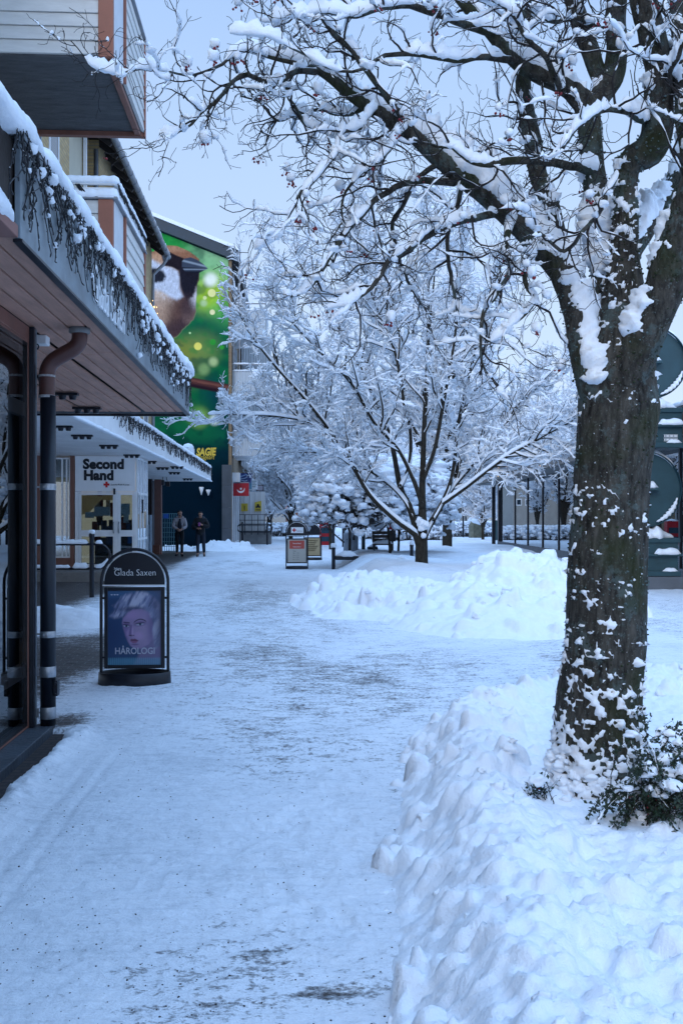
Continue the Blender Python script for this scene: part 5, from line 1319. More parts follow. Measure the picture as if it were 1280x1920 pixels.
    q.bar(np.array(T(hp(-.022, .088, -.047))) + org, np.array(T(hp(.022, .088, -.047))) + org, .007); q.build('face_marks', M_HAIR, root)
    if style.get('beard'):
        skin('beard', {'a': (T(hp(-.055, .03, -.055)), .022 * s_), 'b': (T(hp(0, .07, -.085)), .026 * s_), 'c': (T(hp(.055, .03, -.055)), .022 * s_)}, [('a', 'b'), ('b', 'c')], 'b', M_HAIR, root)
    return root
navy = mat('navy_cloth', (.012, .018, .032), .8, .3, 10); blackc = mat('black_cloth', (.006, .007, .010), .8, .3, 10); greyj = mat('pale_grey_jacket', (.33, .31, .33), .6, .15, 8, .2, 14)
person('person in a pale grey puffer jacket looking aside, left of the two walkers', 337, 1043, 38.6, 1.80,
       dict(wrL=(-.04, .24, 1.06), wrR=(.09, .23, 1.05), elL=(-.25, .08, 1.14), elR=(.24, .06, 1.14), knL=(-.10, .01, .50), knR=(.09, .07, .51), anL=(-.12, -.12, .11), toL=(-.15, .04, .035), anR=(.09, .08, .09), toR=(.13, .25, .035)),
       (.95, .12), dict(trousers=blackc, shoe=blackc, jacket=greyj, shirt=navy, collar=greyj), dict(leg=1.02, jacket=.035, hem=.92, hemr=.165, open=True, collar=.042, beard=True))
pr = person('person in a black hooded jacket looking down at their hands, right of two walkers', 376, 1043, 38.2, 1.76,
       dict(wrL=(-.08, .22, 1.12), wrR=(.06, .23, 1.26), elL=(-.28, .08, 1.13), elR=(.30, .09, 1.16), knL=(-.10, .10, .52), knR=(.12, .02, .50), anL=(-.10, .13, .10), toL=(-.12, .30, .05), anR=(.13, -.10, .12), toR=(.15, .06, .04)),
       (-.15, .42), dict(trousers=navy, shoe=mat('tan_shoe', (.10, .075, .055), .7), jacket=blackc, collar=mat('dark_hood', (.02, .028, .04), .85)), dict(leg=1.15, jacket=.062, hem=.80, hemr=.205, collar=.065, hood=True))
ph = thing('mobile_phone', 'small purple-backed phone held at the chest of the black-jacketed walker', 'phone', tuple(np.array(ORG[pr.name]) + [-.02, -.33, 1.25]))
q = MB(); c = ORG[ph.name]; q.box(c - [.04, .006, .07], c + [.04, .006, .07], M=None); q.build('case', mat('purple_case', (.25, .06, .22), .4), ph, .004)
q = MB(); q.box(c + [-.036, .0065, -.066], c + [.036, .008, .066]); q.build('screen', M_GLASSDARK, ph)

# ------------------------------------------------------------------ glass pavilion on the right
PX = 8.25
pav = thing('pavilion', 'flat-roofed glass pavilion with slim black posts on the right', 'pavilion', tuple(C(11, 36)))
def cb(m, x0, x1, Z0, Z1, z0, z1):
    """box in camera-aligned plan"""
    v = [C(x, Z, z) for z in (z0, z1) for Z in (Z0, Z1) for x in (x0, x1)]
    m.add(v, [(0, 2, 3, 1), (4, 5, 7, 6), (0, 1, 5, 4), (2, 6, 7, 3), (0, 4, 6, 2), (1, 3, 7, 5)])
m = MB(); cb(m, PX - .9, 22, 14, 54.5, 3.34, 3.95); pr_ = m.build('roof', mat('brown_grey_fascia', (.20, .175, .155), .6, .15, 1.2, .1, 10), pav, .01)
m = MB(); cb(m, PX - .84, 22, 14.1, 54.4, 3.29, 3.335); m.build('soffit', mat('grey_soffit', (.16, .16, .16), .7), pr_)
s = MB(); gx, gz_ = np.meshgrid(np.linspace(PX - .88, 21.9, 40), np.linspace(14.05, 54.4, 90)); w = np.array([C(a_, b2, 0) for a_, b2 in zip(gx.ravel(), gz_.ravel())]).reshape(gx.shape + (3,)); w[..., 2] = 4.05 + .05 * fbm2(gx, gz_, .6, 2, 93); s.grid(w)
snow_roll(s, [C(PX - .86, 14, 3.96), C(PX - .86, 54.4, 3.96), C(14, 54.4, 3.96)], .10, .12, 41, .1); s.build('snow_cover', M_SNOW, pr_)
posts = [20.2, 24.2] + [PX * F / (p_ - CX) for p_ in (1180, 1112, 1048, 1018, 990, 966)] + [51.5]
for Zp in posts:
    m = MB(); cb(m, PX - .05, PX + .05, Zp - .05, Zp + .05, .02, 3.29); m.build('mullion', M_BLACK, pav)
m = MB(); cb(m, PX - .12, PX + .12, 51.6, 51.95, .02, 3.29); m.build('corner_post', M_BLACK, pav)
zq = 53.8; xq = (925 - CX) / F * zq; m = MB(); cb(m, xq - .09, xq + .09, zq - .09, zq + .09, 0, 3.29); m.build('free_post', M_BLACK, pav)
m = MB(); cb(m, PX - .012, PX + .012, 16, 51.6, .30, 3.29); m.build('pane', M_GLASSPAV, pav)
m = MB(); cb(m, PX, 20, 51.7, 51.73, .30, 3.29); m.build('end_pane', M_GLASSPAV, pav)
m = MB(); cb(m, PX - .10, PX + .06, 16, 51.6, .0, .30); m.build('plinth', mat('grey_plinth', (.13, .14, .155), .8, .2, 2), pav, .01)
m = MB(); cb(m, PX + .1, 20, 16, 51.6, .02, .12); m.build('floor', mat('pavilion_floor', (.20, .2, .21), .4, .1, 1), pav)
m = MB(); cb(m, PX + .25, PX + .28, 16, 44, .32, .62); m.build('red_strip', mat('red_strip', (.38, .05, .06), .5), pav)
m = MB(); cb(m, 17, 17.2, 16, 44, .1, 3.3); m.build('back_wall', mat('pav_back', (.10, .13, .16), .6, .4, .5), pav)
m = MB()
for Z, x, w_, h in ((46, 10.5, .9, 1.5), (42, 11.5, 1.2, 1.2), (38, 10.2, .8, 1.7), (34, 11.5, 1.4, 1.3), (30, 10.6, 1.0, 1.1), (26, 11, 1.0, 1.6)): cb(m, x, x + w_, Z, Z + w_, .12, h)
m.build('display_stand', mat('display_grey', (.22, .25, .29), .5, .3, 1), pav)
# warm string of lights along the pavilion roof
pl = thing('light_string', 'warm white fairy light string along the pavilion roof edge', 'string lights', tuple(C(PX - .95, 40, 3.9)))
N = 44; zz = np.sort(RNG.uniform(22, 54, N)); q = MB(); pts = np.array([C(PX - 1.0 - abs(random.gauss(0, .05)), Z, 3.9 - abs(random.gauss(.1, .16))) for Z in zz]); q.blobs(pts, np.full(N, .018), 0, 1, .1); q.build('bulb', mat('amber_bulb', (1, .60, .25), .4, emit=1.3), pl)
q = MB(); q.tube(np.array([C(PX - 1.0, Z, 3.93) for Z in np.linspace(21, 54, 60)]), .008, 5); q.build('cord', M_CABLE, pl)

# ------------------------------------------------------------------ teal totem of discs and boxes
ZT = 21.4; sc = ZT / F
tt = thing('totem_sculpture', 'dark teal steel totem of stacked discs and snow-topped boxes', 'sculpture', tuple(P(1215, 1101, ZT)))
tx = lambda px: (px - CX) / F * ZT
tz = lambda py: E - (py - HZ) / F * ZT
def disc(cxp, cyp, rx_, ry_, name, t=.34):
    m = MB(); n = 56; v = []
    for w in (-t / 2, t / 2):
        for a in np.linspace(0, 2 * math.pi, n, endpoint=False): v.append(C(tx(cxp + rx_ * math.cos(a)), ZT + w, tz(cyp + ry_ * math.sin(a))))
    m.add(v, [tuple(range(n))[::-1], tuple(range(n, 2 * n))]); i = np.arange(n); m.add(v, np.stack([i, (i + 1) % n, n + (i + 1) % n, n + i], -1), True)
    o = m.build(name, M_TEALPANEL, tt)
    m = MB(); v = []
    for (ra, w) in ((1.0, -t / 2 - .10), (1.02, -t / 2 - .10), (1.02, t / 2), (1.0, t / 2)):
        v.append([C(tx(cxp + rx_ * ra * math.cos(a)), ZT + w, tz(cyp + ry_ * ra * math.sin(a))) for a in np.linspace(0, 2 * math.pi, n + 1)])
    m.grid(np.array(v + [v[0]]).transpose(1, 0, 2)); m.build('rim', M_TEALPANEL, o)
    s = MB(); a = np.linspace(-2.6, -.35, 30); snow_roll(s, [C(tx(cxp + rx_ * 1.01 * math.cos(b2)), ZT - .1, tz(cyp + ry_ * 1.01 * math.sin(b2))) for b2 in a], .13, .10, 51, .05, 0, .3)
    a = np.linspace(.25, 1.25, 24); P_ = np.array([C(tx(cxp + rx_ * .93 * math.cos(b2)), ZT - t / 2 - .05, tz(cyp + ry_ * .93 * math.sin(b2))) for b2 in a]); s.tube(P_, .055 * (1 + .3 * np.sin(np.arange(24) * 2.1)) * np.sin(np.linspace(.25, 2.9, 24)), 10); s.build('snow_cover', M_SNOW, o)
    m = MB(); x0, x1 = tx(cxp - 30), tx(cxp + 20); zl = tz(cyp - 3); v = [C(x, Z, z) for z in (zl - .06, zl) for Z in (ZT - t / 2 - .2, ZT - t / 2) for x in (x0, x1)]
    m.add(v, [(0, 2, 3, 1), (4, 5, 7, 6), (0, 1, 5, 4), (2, 6, 7, 3), (0, 4, 6, 2), (1, 3, 7, 5)]); lg = m.build('ledge', M_TEALPANEL, o, .004)
    s = MB(); snow_roll(s, [C(x0, ZT - t / 2 - .1, zl), C(x1, ZT - t / 2 - .1, zl)], .11, .13, 52, .03, 0, .15); s.build('ledge_snow', M_SNOW, lg)
disc(1212, 683, 67, 66, 'disc'); disc(1206, 918, 63, 68, 'disc')
def tbox(y0, y1, x1, fl, name='box'):
    m = MB()
    def bx(x0, x1_, Z0, Z1, z0, z1):
        v = [C(x, Z, z) for z in (z0, z1) for Z in (Z0, Z1) for x in (x0, x1_)]; m.add(v, [(0, 2, 3, 1), (4, 5, 7, 6), (0, 1, 5, 4), (2, 6, 7, 3), (0, 4, 6, 2), (1, 3, 7, 5)])
    zt, zb2 = tz(y0), tz(y1); xl = tx(1150); h = zt - zb2
    bx(xl, tx(x1) + .03, ZT - .42, ZT + .4, zt - .10, zt); bx(xl + .04, tx(x1), ZT - .38, ZT + .36, zb2 + .0, zt - .10)
    bx(xl - .0, tx(x1) + .05, ZT - .48, ZT - .30, zt - h * .48, zt - h * .42); bx(xl, tx(x1) + .02, ZT - .50, ZT - .32, zb2, zb2 + .10)
    o = m.build(name, M_TEALPANEL, tt, .008)
    s = MB(); snow_roll(s, [C(xl, ZT - .02, zt), C(tx(x1), ZT - .02, zt)], .42, .26, 53, .05, 0, .12, 12)
    snow_roll(s, [C(tx(x1 - 45), ZT - .42, zt - h * .42), C(tx(x1) + .04, ZT - .42, zt - h * .42)], .09, .12, 54, .03, 0, .3); snow_roll(s, [C(tx(x1 - 30), ZT - .42, zb2 + .10), C(tx(x1) - .02, ZT - .42, zb2 + .10)], .09, .08, 55, .03, 0, .4); s.build('snow_cover', M_SNOW, o)
    return o, zt, zb2
o, zt, zb2 = tbox(768, 842, 1267, 0)
m = MB()
for k_ in range(2):
    z = tz(820 + 7 * k_); y = ZT - .385
    for i in range(7):
        x0 = tx(1234) + i * .042; v = [C(x, y, zz_) for zz_ in (z - .018, z + .018) for x in (x0, x0 + .026 + .01 * (i % 2))]; m.add(v, [(0, 1, 3, 2)])
    for dz in (-.028, .028):
        v = [C(x, y - .001, z + dz + d) for d in (-.003, .003) for x in (tx(1233), tx(1259))]; m.add(v, [(0, 1, 3, 2)])
m.build('label_plate', M_TEXTWHT, o)
tbox(1008, 1078, 1260, 0)
m = MB(); cb(m, tx(1140), tx(1264) + .5, ZT - .5, ZT + .7, 0, tz(1079)); m.build('plinth', mat('totem_plinth', (.10, .115, .135), .7, .2, 2), tt, .01)
# ------------------------------------------------------------------ branching
def grow(par, pr, per, t0, t1, L, ang, up, K, rg, rmax, zig=.25, fall=.5, flatten=0.0, tipfrac=.25):
    """child branches: par (N,K0,3), pr (N,K0) -> (M,K,3), (M,K)"""
    N, K0 = par.shape[:2]; M = N * per
    idx = np.repeat(np.arange(N), per)
    t = t0 + (t1 - t0) * (np.tile(np.arange(per), N) + rg.random(M)) / per
    f = t * (K0 - 1); i = np.minimum(f.astype(int), K0 - 2); w = (f - i)[:, None]
    p0 = par[idx, i] * (1 - w) + par[idx, i + 1] * w
    T = par[idx, i + 1] - par[idx, i]; T /= np.maximum(np.linalg.norm(T, axis=1, keepdims=True), 1e-9)
    r = pr[idx, i] * (1 - w[:, 0]) + pr[idx, i + 1] * w[:, 0]
    rnd = rg.normal(size=(M, 3)); rnd[:, 2] *= (1 - flatten); rnd -= T * np.sum(rnd * T, 1, keepdims=True); rnd /= np.maximum(np.linalg.norm(rnd, axis=1, keepdims=True), 1e-9)
    a = np.radians(rg.uniform(ang[0], ang[1], M))[:, None]
    d = np.cos(a) * T + np.sin(a) * rnd; d[:, 2] += up; d /= np.linalg.norm(d, axis=1, keepdims=True)
    ln = rg.uniform(L[0], L[1], M) * (1 - fall * t)
    path = np.zeros((M, K, 3)); path[:, 0] = p0; p = p0.copy()
    for k in range(1, K):
        d = d + rg.normal(size=(M, 3)) * zig; d[:, 2] += up * .35; d /= np.linalg.norm(d, axis=1, keepdims=True)
        p = p + d * (ln / (K - 1))[:, None]; path[:, k] = p
    r0 = np.minimum(r * .75, np.minimum(rmax, .012 * ln + rmax * .3))
    return path, r0[:, None] * np.linspace(1, tipfrac, K)[None, :]

def hfac(paths):
    T = np.gradient(paths, axis=1); L = np.maximum(np.linalg.norm(T, axis=-1), 1e-9)
    return np.sqrt(np.maximum(0, 1 - (T[..., 2] / L) ** 2))

def snow_on(mb, paths, rad, w0, h0, rg, sides=4, cover=1.0, var=.5):
    h = hfac(paths); h = np.clip((h - .15) / .6, .08, 1)
    n = 1 + var * rg.normal(size=rad.shape); n = np.clip(n, .15, 2.4)
    if cover < 1:
        q = fbm(paths * 6.0, 2, 9); n = n * sstep(.12 - cover * .3, .35 - cover * .3, q)
    n[:, -1] *= .5
    off = np.zeros(paths.shape); off[..., 2] = rad * .35
    mb.snowtubes(paths, (rad * 1.05 + w0 * n) * (.35 + .65 * np.minimum(h * n + .05, 1)), (rad * .8 + h0 * n) * h, sides, off)

def bark_mat(name, c1, c2, lichen=True):
    k = NT(name); v = k.pos((1, 1, .28)); v1 = k.pos()
    n1 = k.noise(v, 26, 7, .7); n2 = k.noise(v1, 4.5, 5, .65); n3 = k.noise(v1, 28, 6, .75)
    vf = k.pos((1, 1, .22)); vo = k.n('ShaderNodeTexVoronoi', Scale=30.0); vo.feature = 'DISTANCE_TO_EDGE'; k.l(k.mix(.12, vf, k.n('ShaderNodeTexNoise', Scale=9.0).outputs['Color']), vo.inputs['Vector'])
    fu = k.math('MULTIPLY', vo.outputs['Distance'], 3.5, True); n1 = k.math('ADD', k.math('MULTIPLY', n1, .92), k.math('MULTIPLY', fu, .10))
    c = k.ramp(n1, [(.34, c1), (.78, c2)])
    if lichen:
        c = k.mix(k.ramp(k.math('MULTIPLY', n2, k.math('ADD', n3, .45)), [(.50, (0, 0, 0)), (.56, (.65, .65, .65))]), c, (.085, .115, .112))
        c = k.mix(k.ramp(k.noise(v1, 75, 3, .6), [(.60, (0, 0, 0)), (.68, (.55, .55, .55))]), c, (.16, .19, .18))
        c = k.mix(k.ramp(k.noise(v1, 2.6, 4, .6), [(.50, (0, 0, 0)), (.66, (.7, .7, .7))]), c, (.030, .038, .014))
    k.l(c, k.b.inputs['Base Color']); k.b.inputs['Roughness'].default_value = .9; k.b.inputs['Specular IOR Level'].default_value = .15
    nb = k.bump(n1, .9, .03); nb = k.bump(n3, .6, .012, nb); k.l(nb, k.b.inputs['Normal'])
    return k.m
M_BARK = bark_mat('lichen_bark', (.012, .011, .010), (.112, .103, .088))
M_BARKMID = bark_mat('grey_bark', (.018, .016, .013), (.065, .058, .046), False)

# ------------------------------------------------------------------ the big berry tree in front
ZT0 = 4.9
big = thing('rowan_tree', 'thick lichen-barked tree in the near snow bank with snow-laden berry twigs', 'tree', tuple(P(1115, 1480, ZT0)))
def limb_pts(lst, n=None):
    w = np.array([list(P(x, y, ZT0 + dz)) + [wd / 2 / F * (ZT0 + dz)] for x, y, wd, dz in lst])
    L = np.sum(np.linalg.norm(np.diff(w[:, :3], axis=0), axis=1)); n = n or max(12, int(L / .022))
    q = smooth_path(w, n); return q[:, :3], np.maximum(q[:, 3], .002)
LIMBS = {
 'trunk': [(1108, 1540, 205, 0), (1112, 1480, 184, 0), (1121, 1400, 166, 0), (1128, 1300, 154, 0), (1133, 1200, 149, 0), (1138, 1100, 145, 0), (1143, 1000, 143, 0), (1149, 900, 142, 0), (1154, 800, 144, 0), (1158, 720, 146, 0), (1163, 640, 130, 0), (1168, 560, 86, 0), (1170, 480, 56, 0), (1172, 400, 47, 0), (1173, 340, 44, 0), (1177, 295, 46, -.02)],
 'left': [(1128, 780, 60, -.05), (1108, 700, 66, -.04), (1092, 620, 64, 0), (1077, 560, 62, .05), (1052, 505, 60, .1), (1010, 450, 54, .16), (958, 400, 50, .2), (900, 350, 46, .25), (845, 308, 42, .28), (790, 262, 38, .3), (740, 228, 34, .32), (690, 196, 28, .34), (640, 162, 22, .36), (592, 128, 16, .38), (545, 114, 11, .4), (498, 104, 8, .42), (455, 93, 5, .44)],
 'elbow': [(1175, 320, 42, -.02), (1190, 296, 52, -.04), (1214, 282, 58, -.06), (1230, 250, 58, -.08), (1235, 190, 56, -.1), (1236, 130, 54, -.12), (1222, 60, 50, -.15), (1204, 0, 46, -.18), (1190, -80, 40, -.2), (1170, -200, 28, -.2), (1150, -360, 14, -.2)],
 'mid': [(1140, 560, 60, .12), (1128, 470, 52, .14), (1120, 390, 48, .15), (1113, 320, 46, .16), (1107, 250, 44, .17), (1100, 200, 42, .18), (1075, 172, 38, .18), (1045, 156, 34, .2), (1005, 136, 32, .2), (962, 108, 30, .22), (928, 68, 27, .24), (888, 26, 24, .26), (850, -20, 20, .28), (800, -90, 12, .3)],
 'mid_up': [(1103, 215, 34, .18), (1128, 180, 40, .2), (1150, 140, 42, .22), (1156, 90, 40, .24), (1153, 30, 38, .26), (1160, -30, 34, .28), (1175, -120, 24, .3), (1180, -260, 12, .3)],
 'rear': [(1066, 545, 40, .2), (1032, 395, 34, .3), (1008, 320, 34, .38), (992, 240, 33, .42), (982, 170, 30, .45), (978, 90, 26, .48), (985, 0, 22, .5), (992, -100, 14, .5)],
 'top_left': [(1140, 178, 28, .2), (1124, 140, 32, .24), (1100, 80, 34, .3), (1080, 20, 32, .34), (1064, -40, 26, .36), (1040, -140, 14, .4)],
 'right': [(1170, 720, 80, -.1), (1205, 630, 78, -.16), (1235, 560, 74, -.22), (1262, 480, 70, -.28), (1290, 390, 64, -.34), (1320, 280, 54, -.4), (1340, 150, 44, -.45), (1350, 0, 32, -.5), (1370, -200, 14, -.5)],
 'right_rear': [(1180, 480, 40, .2), (1206, 432, 40, .3), (1238, 385, 40, .36), (1268, 330, 38, .42), (1300, 240, 34, .5), (1330, 120, 26, .55), (1350, 0, 16, .6)],
 'far_right': [(1300, 330, 40, -.36), (1284, 200, 36, -.2), (1276, 100, 32, -.1), (1270, 20, 28, 0), (1262, -80, 20, 0)],
}
SECOND = [
 [(1112, 322, 20, .12), (1080, 312, 17, .05), (1045, 304, 16, 0), (1005, 302, 15, -.02), (955, 302, 15, -.04), (915, 310, 13, -.05), (885, 300, 9, -.06), (852, 280, 7, -.06), (815, 277, 5, -.06), (775, 262, 4, -.06)],
 [(1212, 228, 14, -.1), (1190, 215, 13, -.2), (1160, 205, 12, -.24), (1135, 202, 11, -.26), (1108, 212, 10, -.28), (1088, 236, 9, -.3), (1068, 262, 8, -.3), (1046, 285, 6, -.3), (1022, 304, 4, -.3)],
 [(925, 400, 16, .2), (900, 407, 14, .15), (868, 412, 13, .12), (835, 424, 12, .1), (808, 436, 12, .08), (782, 456, 12, .06), (752, 473, 11, .05), (726, 492, 10, .04), (706, 528, 9, .03), (682, 552, 7, .02), (645, 574, 5, 0), (612, 582, 3, 0)],
 [(852, 342, 15, .3), (800, 338, 13, .22), (758, 346, 12, .15), (708, 370, 11, .1), (680, 402, 10, .06), (652, 433, 9, .04), (622, 474, 8, 0), (598, 512, 7, 0), (578, 540, 5, 0), (546, 556, 3, 0)],
 [(700, 205, 9, .3), (672, 235, 8, .2), (636, 250, 8, .15), (634, 275, 7, .1), (612, 314, 7, .06), (566, 358, 6, .04), (540, 408, 5, .02), (522, 444, 4, 0), (498, 459, 3, 0), (476, 466, 2, 0)],
 [(592, 134, 13, .3), (560, 132, 11, .25), (507, 154, 10, .2), (463, 142, 9, .15), (435, 156, 8, .12), (407, 184, 7, .1), (374, 216, 6, .08), (340, 248, 4, .06), (320, 257, 3, .05), (297, 250, 2, .05)],
 [(500, 104, 7, .4), (459, 93, 6, .35), (419, 119, 6, .3), (391, 131, 5, .26), (360, 139, 4.5, .22), (312, 133, 4, .2), (262, 130, 3.5, .18), (222, 138, 3, .16), (175, 124, 2.5, .15), (135, 76, 2, .15)],
 [(920, 60, 16, .2), (868, 44, 15, .1), (822, 26, 14, .05), (770, 8, 13, 0), (715, 14, 11, -.05), (660, 30, 9, -.05), (612, 22, 7, -.08), (560, 30, 5, -.1), (500, 42, 3, -.1)],
 [(770, 245, 14, .3), (738, 200, 12, .2), (700, 150, 11, .1), (655, 88, 12, .05), (622, 56, 11, 0), (600, 30, 9, 0), (586, -5, 7, 0), (570, -60, 4, 0)],
 [(965, 112, 14, .2), (900, 108, 12, .1), (840, 112, 11, .0), (780, 100, 10, -.05), (720, 108, 8, -.1), (672, 132, 6, -.12), (622, 128, 5, -.15), (560, 96, 4, -.15), (505, 70, 3, -.2), (430, 60, 2, -.2)],
 [(830, 300, 12, .25), (790, 330, 10, .35), (756, 380, 9, .4), (735, 420, 8, .45), (744, 470, 7, .5), (760, 520, 6, .5), (790, 570, 4, .5)],
 [(960, 408, 14, .15), (948, 450, 12, .05), (946, 480, 11, 0), (958, 500, 10, 0), (934, 545, 9, -.02), (906, 590, 8, -.03), (900, 640, 6, -.03), (905, 690, 4, -.03), (940, 730, 3, -.03)],
 [(870, 330, 10, .2), (850, 400, 9, .28), (838, 450, 8, .3), (846, 520, 7, .32), (858, 575, 6, .34), (880, 600, 4, .34)],
 [(1005, 455, 12, .05), (985, 520, 10, -.05), (1000, 560, 8, -.1), (980, 590, 6, -.1), (950, 620, 4, -.1), (920, 640, 3, -.1)],
 [(760, 240, 9, .25), (735, 262, 8, .15), (716, 300, 7, .12), (668, 330, 6, .1), (640, 380, 5, .05), (650, 430, 4, .05), (690, 470, 3, .05)],
 [(1050, 165, 12, .1), (1020, 100, 11, 0), (985, 60, 10, -.05), (950, 20, 8, -.1), (905, -10, 6, -.1)],
 [(1155, 330, 9, -.1), (1130, 390, 8, -.15), (1095, 430, 8, -.2), (1060, 470, 7, -.2), (1020, 440, 6, -.22), (985, 420, 4, -.22)],
 [(690, 196, 10, .34), (650, 215, 8, .45), (600, 205, 7, .5), (560, 210, 6, .5), (520, 225, 5, .5), (490, 190, 4, .5), (450, 178, 3, .5)],
 [(560, 120, 8, .4), (540, 165, 7, .4), (560, 210, 6, .38), (585, 240, 5, .38), (640, 255, 4, .38), (690, 240, 3, .38)],
 [(1240, 150, 12, -.15), (1262, 120, 10, -.3), (1290, 60, 8, -.4), (1330, 0, 6, -.5)],
 [(1120, 60, 12, .3), (1090, 30, 10, .2), (1040, 40, 8, .1), (1000, 20, 6, .05), (960, -10, 4, 0)],
]
def build_big_tree():
    rg = np.random.default_rng(5)
    bm = MB(); sm = MB(); S = 44
    allp = []
    for nm, lst in LIMBS.items():
        p, r = limb_pts(lst)
        p = p + (.010 * np.stack([fbm(p * 5 + k * 9, 2, 200 + k) for k in range(3)], -1)) * (0.3 if nm == 'trunk' else 1)
        A, B = frames(p); a = np.linspace(0, 2 * math.pi, S, endpoint=False)
        D = np.cos(a)[None, :, None] * A[:, None] + np.sin(a)[None, :, None] * B[:, None]
        surf = p[:, None] + D * r[:, None, None]
        nb = fbm(surf * np.array([9, 9, 3.0]), 3, 210); bulge = fbm(surf * 3.0, 2, 215)
        fine = fbm(surf * np.array([34, 34, 13.0]), 3, 217); rr = r[:, None] * (1 + .09 * nb + .07 * bulge) + np.minimum(.006, r[:, None] * .06) * fine
        v = p[:, None] + D * rr[..., None]
        k0 = len(p); i = np.arange(k0 - 1)[:, None]; j = np.arange(S)[None, :]; j2 = (j + 1) % S
        f = np.stack([i * S + j, i * S + j2, (i + 1) * S + j2, (i + 1) * S + j], -1).reshape(-1, 4)
        bm.add(v.reshape(-1, 3), f, True)
        # snow shell, finer
        S2 = 110 if nm == 'trunk' else 40; n2 = max(20, int(k0 * 1.6)); q = lin_path(p, n2); u0 = np.linspace(0, 1, k0); u1 = np.linspace(0, 1, n2); r2 = np.interp(u1, u0, r)
        A, B = frames(q); a = np.linspace(0, 2 * math.pi, S2, endpoint=False); D = np.cos(a)[None, :, None] * A[:, None] + np.sin(a)[None, :, None] * B[:, None]
        s0 = q[:, None] + D * r2[:, None, None]
        nz = D[..., 2]; wl = D[..., 0] * -CT + D[..., 1] * -.35
        lo = fbm(s0 * 3.2, 3, 221); hi = fbm(s0 * (21 if nm == 'trunk' else 15), 4, 222); vh = fbm(s0 * 62, 3, 224)
        T = np.gradient(q, axis=0); hz = np.sqrt(np.maximum(0, 1 - (T[:, 2] / np.linalg.norm(T, axis=1)) ** 2))[:, None]
        if nm == 'trunk':
            low = sstep(1.15, .35, s0[..., 2]); up_ = sstep(1.9, 2.6, s0[..., 2])
            f_ = -.46 + .85 * hi + .75 * vh + .35 * lo + .12 * wl + .52 * low + .14 * up_ + .5 * nz
            tm = .030
        else:
            f_ = 1.45 * nz * (.35 + .65 * hz) + .16 * wl + .42 * lo + .36 * hi + .22 * vh - .52 + .22 * (1 - hz)
            if nm in ('left', 'right', 'mid'):
                ub = np.linspace(0, 1, n2)[:, None]; f_ = f_ + (.75 if nm == 'left' else .4) * sstep(.30, .12, ub) * (-D[..., 1] * .7 + D[..., 0] * (.6 if nm == 'left' else -.6)) + .12 * sstep(.3, .1, ub) - 1.6 * sstep(.13 if nm == 'right' else .06, .02, ub)
            if nm == 'elbow': f_ = f_ - 1.2 * sstep(.16, .06, np.linspace(0, 1, n2)[:, None])
            tm = np.minimum(.085, .034 + r2[:, None] * .85)
        t = np.where(f_ > 0, np.minimum(f_, 1) ** .8 * tm * np.clip(.85 + .65 * hi + .5 * vh + .3 * lo, .25, 2), -.03 * np.minimum(1, -f_ * 4) * np.minimum(1, r2[:, None] / .05) - .003)
        if nm == 'trunk': t = np.where(s0[..., 2] > P(0, 700, ZT0)[2], t, t)
        v = s0 * 1.0 + D * (t + .09 * r2[:, None] * fbm(s0 * np.array([9, 9, 3.0]), 3, 210))[..., None]
        v[..., 2] += np.maximum(t, 0) * .75 * np.maximum(nz, 0)
        i = np.arange(n2 - 1)[:, None]; j = np.arange(S2)[None, :]; j2 = (j + 1) % S2
        sm.add(v.reshape(-1, 3), np.stack([i * S2 + j, i * S2 + j2, (i + 1) * S2 + j2, (i + 1) * S2 + j], -1).reshape(-1, 4), True)
        allp.append((nm, p, r))
    bm.build('trunk', M_BARK, big)
    tv = bm.V[0]; nz_ = fbm(tv * np.array([5, 5, 3.2]), 3, 251)
    for nm_, thr, cnt, cl, sd in (('moss', .10, 2600, (.016, .024, .008), 1), ('lichen', .14, 2200, (.085, .125, .125), -1)):
        pool = np.concatenate([v_[(fbm(v_ * np.array([5, 5, 3.2]), 3, 251) * sd > thr)] for v_ in bm.V]); pool = pool[pool[:, 2] < 3.6]
        rm = np.random.default_rng(77); q = pool[rm.integers(0, len(pool), cnt)] + rm.normal(size=(cnt, 3)) * .004
        m_ = MB(); m_.blobs(q, rm.uniform(.002, .0065, cnt), 0, .9, .7); tag(m_.build(nm_, mat(nm_ + '_tufts', cl, .95, .5, 60), big), kind='stuff')
    # secondary branches
    K = 26; sp = []; sr = []
    for lst in SECOND:
        p, r = limb_pts(lst, K); n = np.stack([fbm(p * 9 + k * 5, 2, 230 + k) for k in range(3)], -1); e = np.minimum(1, np.arange(K) / 4)[:, None]
        sp.append(p + .018 * n * e); sr.append(r)
    sp, sr = np.array(sp), np.array(sr)
    # also let the thin outer ends of the limbs carry twigs
    lp = []; lr = []
    for nm, p, r in allp:
        if nm in ('trunk',): continue
        i0 = int(len(p) * (.35 if nm == 'left' else .3)); u = np.linspace(i0, len(p) - 1, K); x = np.arange(len(p)); lp.append(np.stack([np.interp(u, x, p[:, c]) for c in range(3)], -1)); lr.append(np.interp(u, x, r))
    lp, lr = np.array(lp), np.array(lr)
    bp, br = np.concatenate([sp, lp]), np.concatenate([sr, lr])
    t1, r1 = grow(sp, sr, 13, .12, 1.0, (.22, .62), (30, 75), -.02, 11, rg, .0072, .27, .4, .3)
    t1b, r1b = grow(lp, lr, 11, .05, 1.0, (.3, .8), (40, 85), .02, 11, rg, .0075, .26, .4, .2)
    a1, q1 = np.concatenate([t1, t1b]), np.concatenate([r1, r1b])
    t2, r2 = grow(a1, q1, 4, .2, 1.0, (.08, .30), (30, 70), .05, 8, rg, .0042, .27, .4, .2)
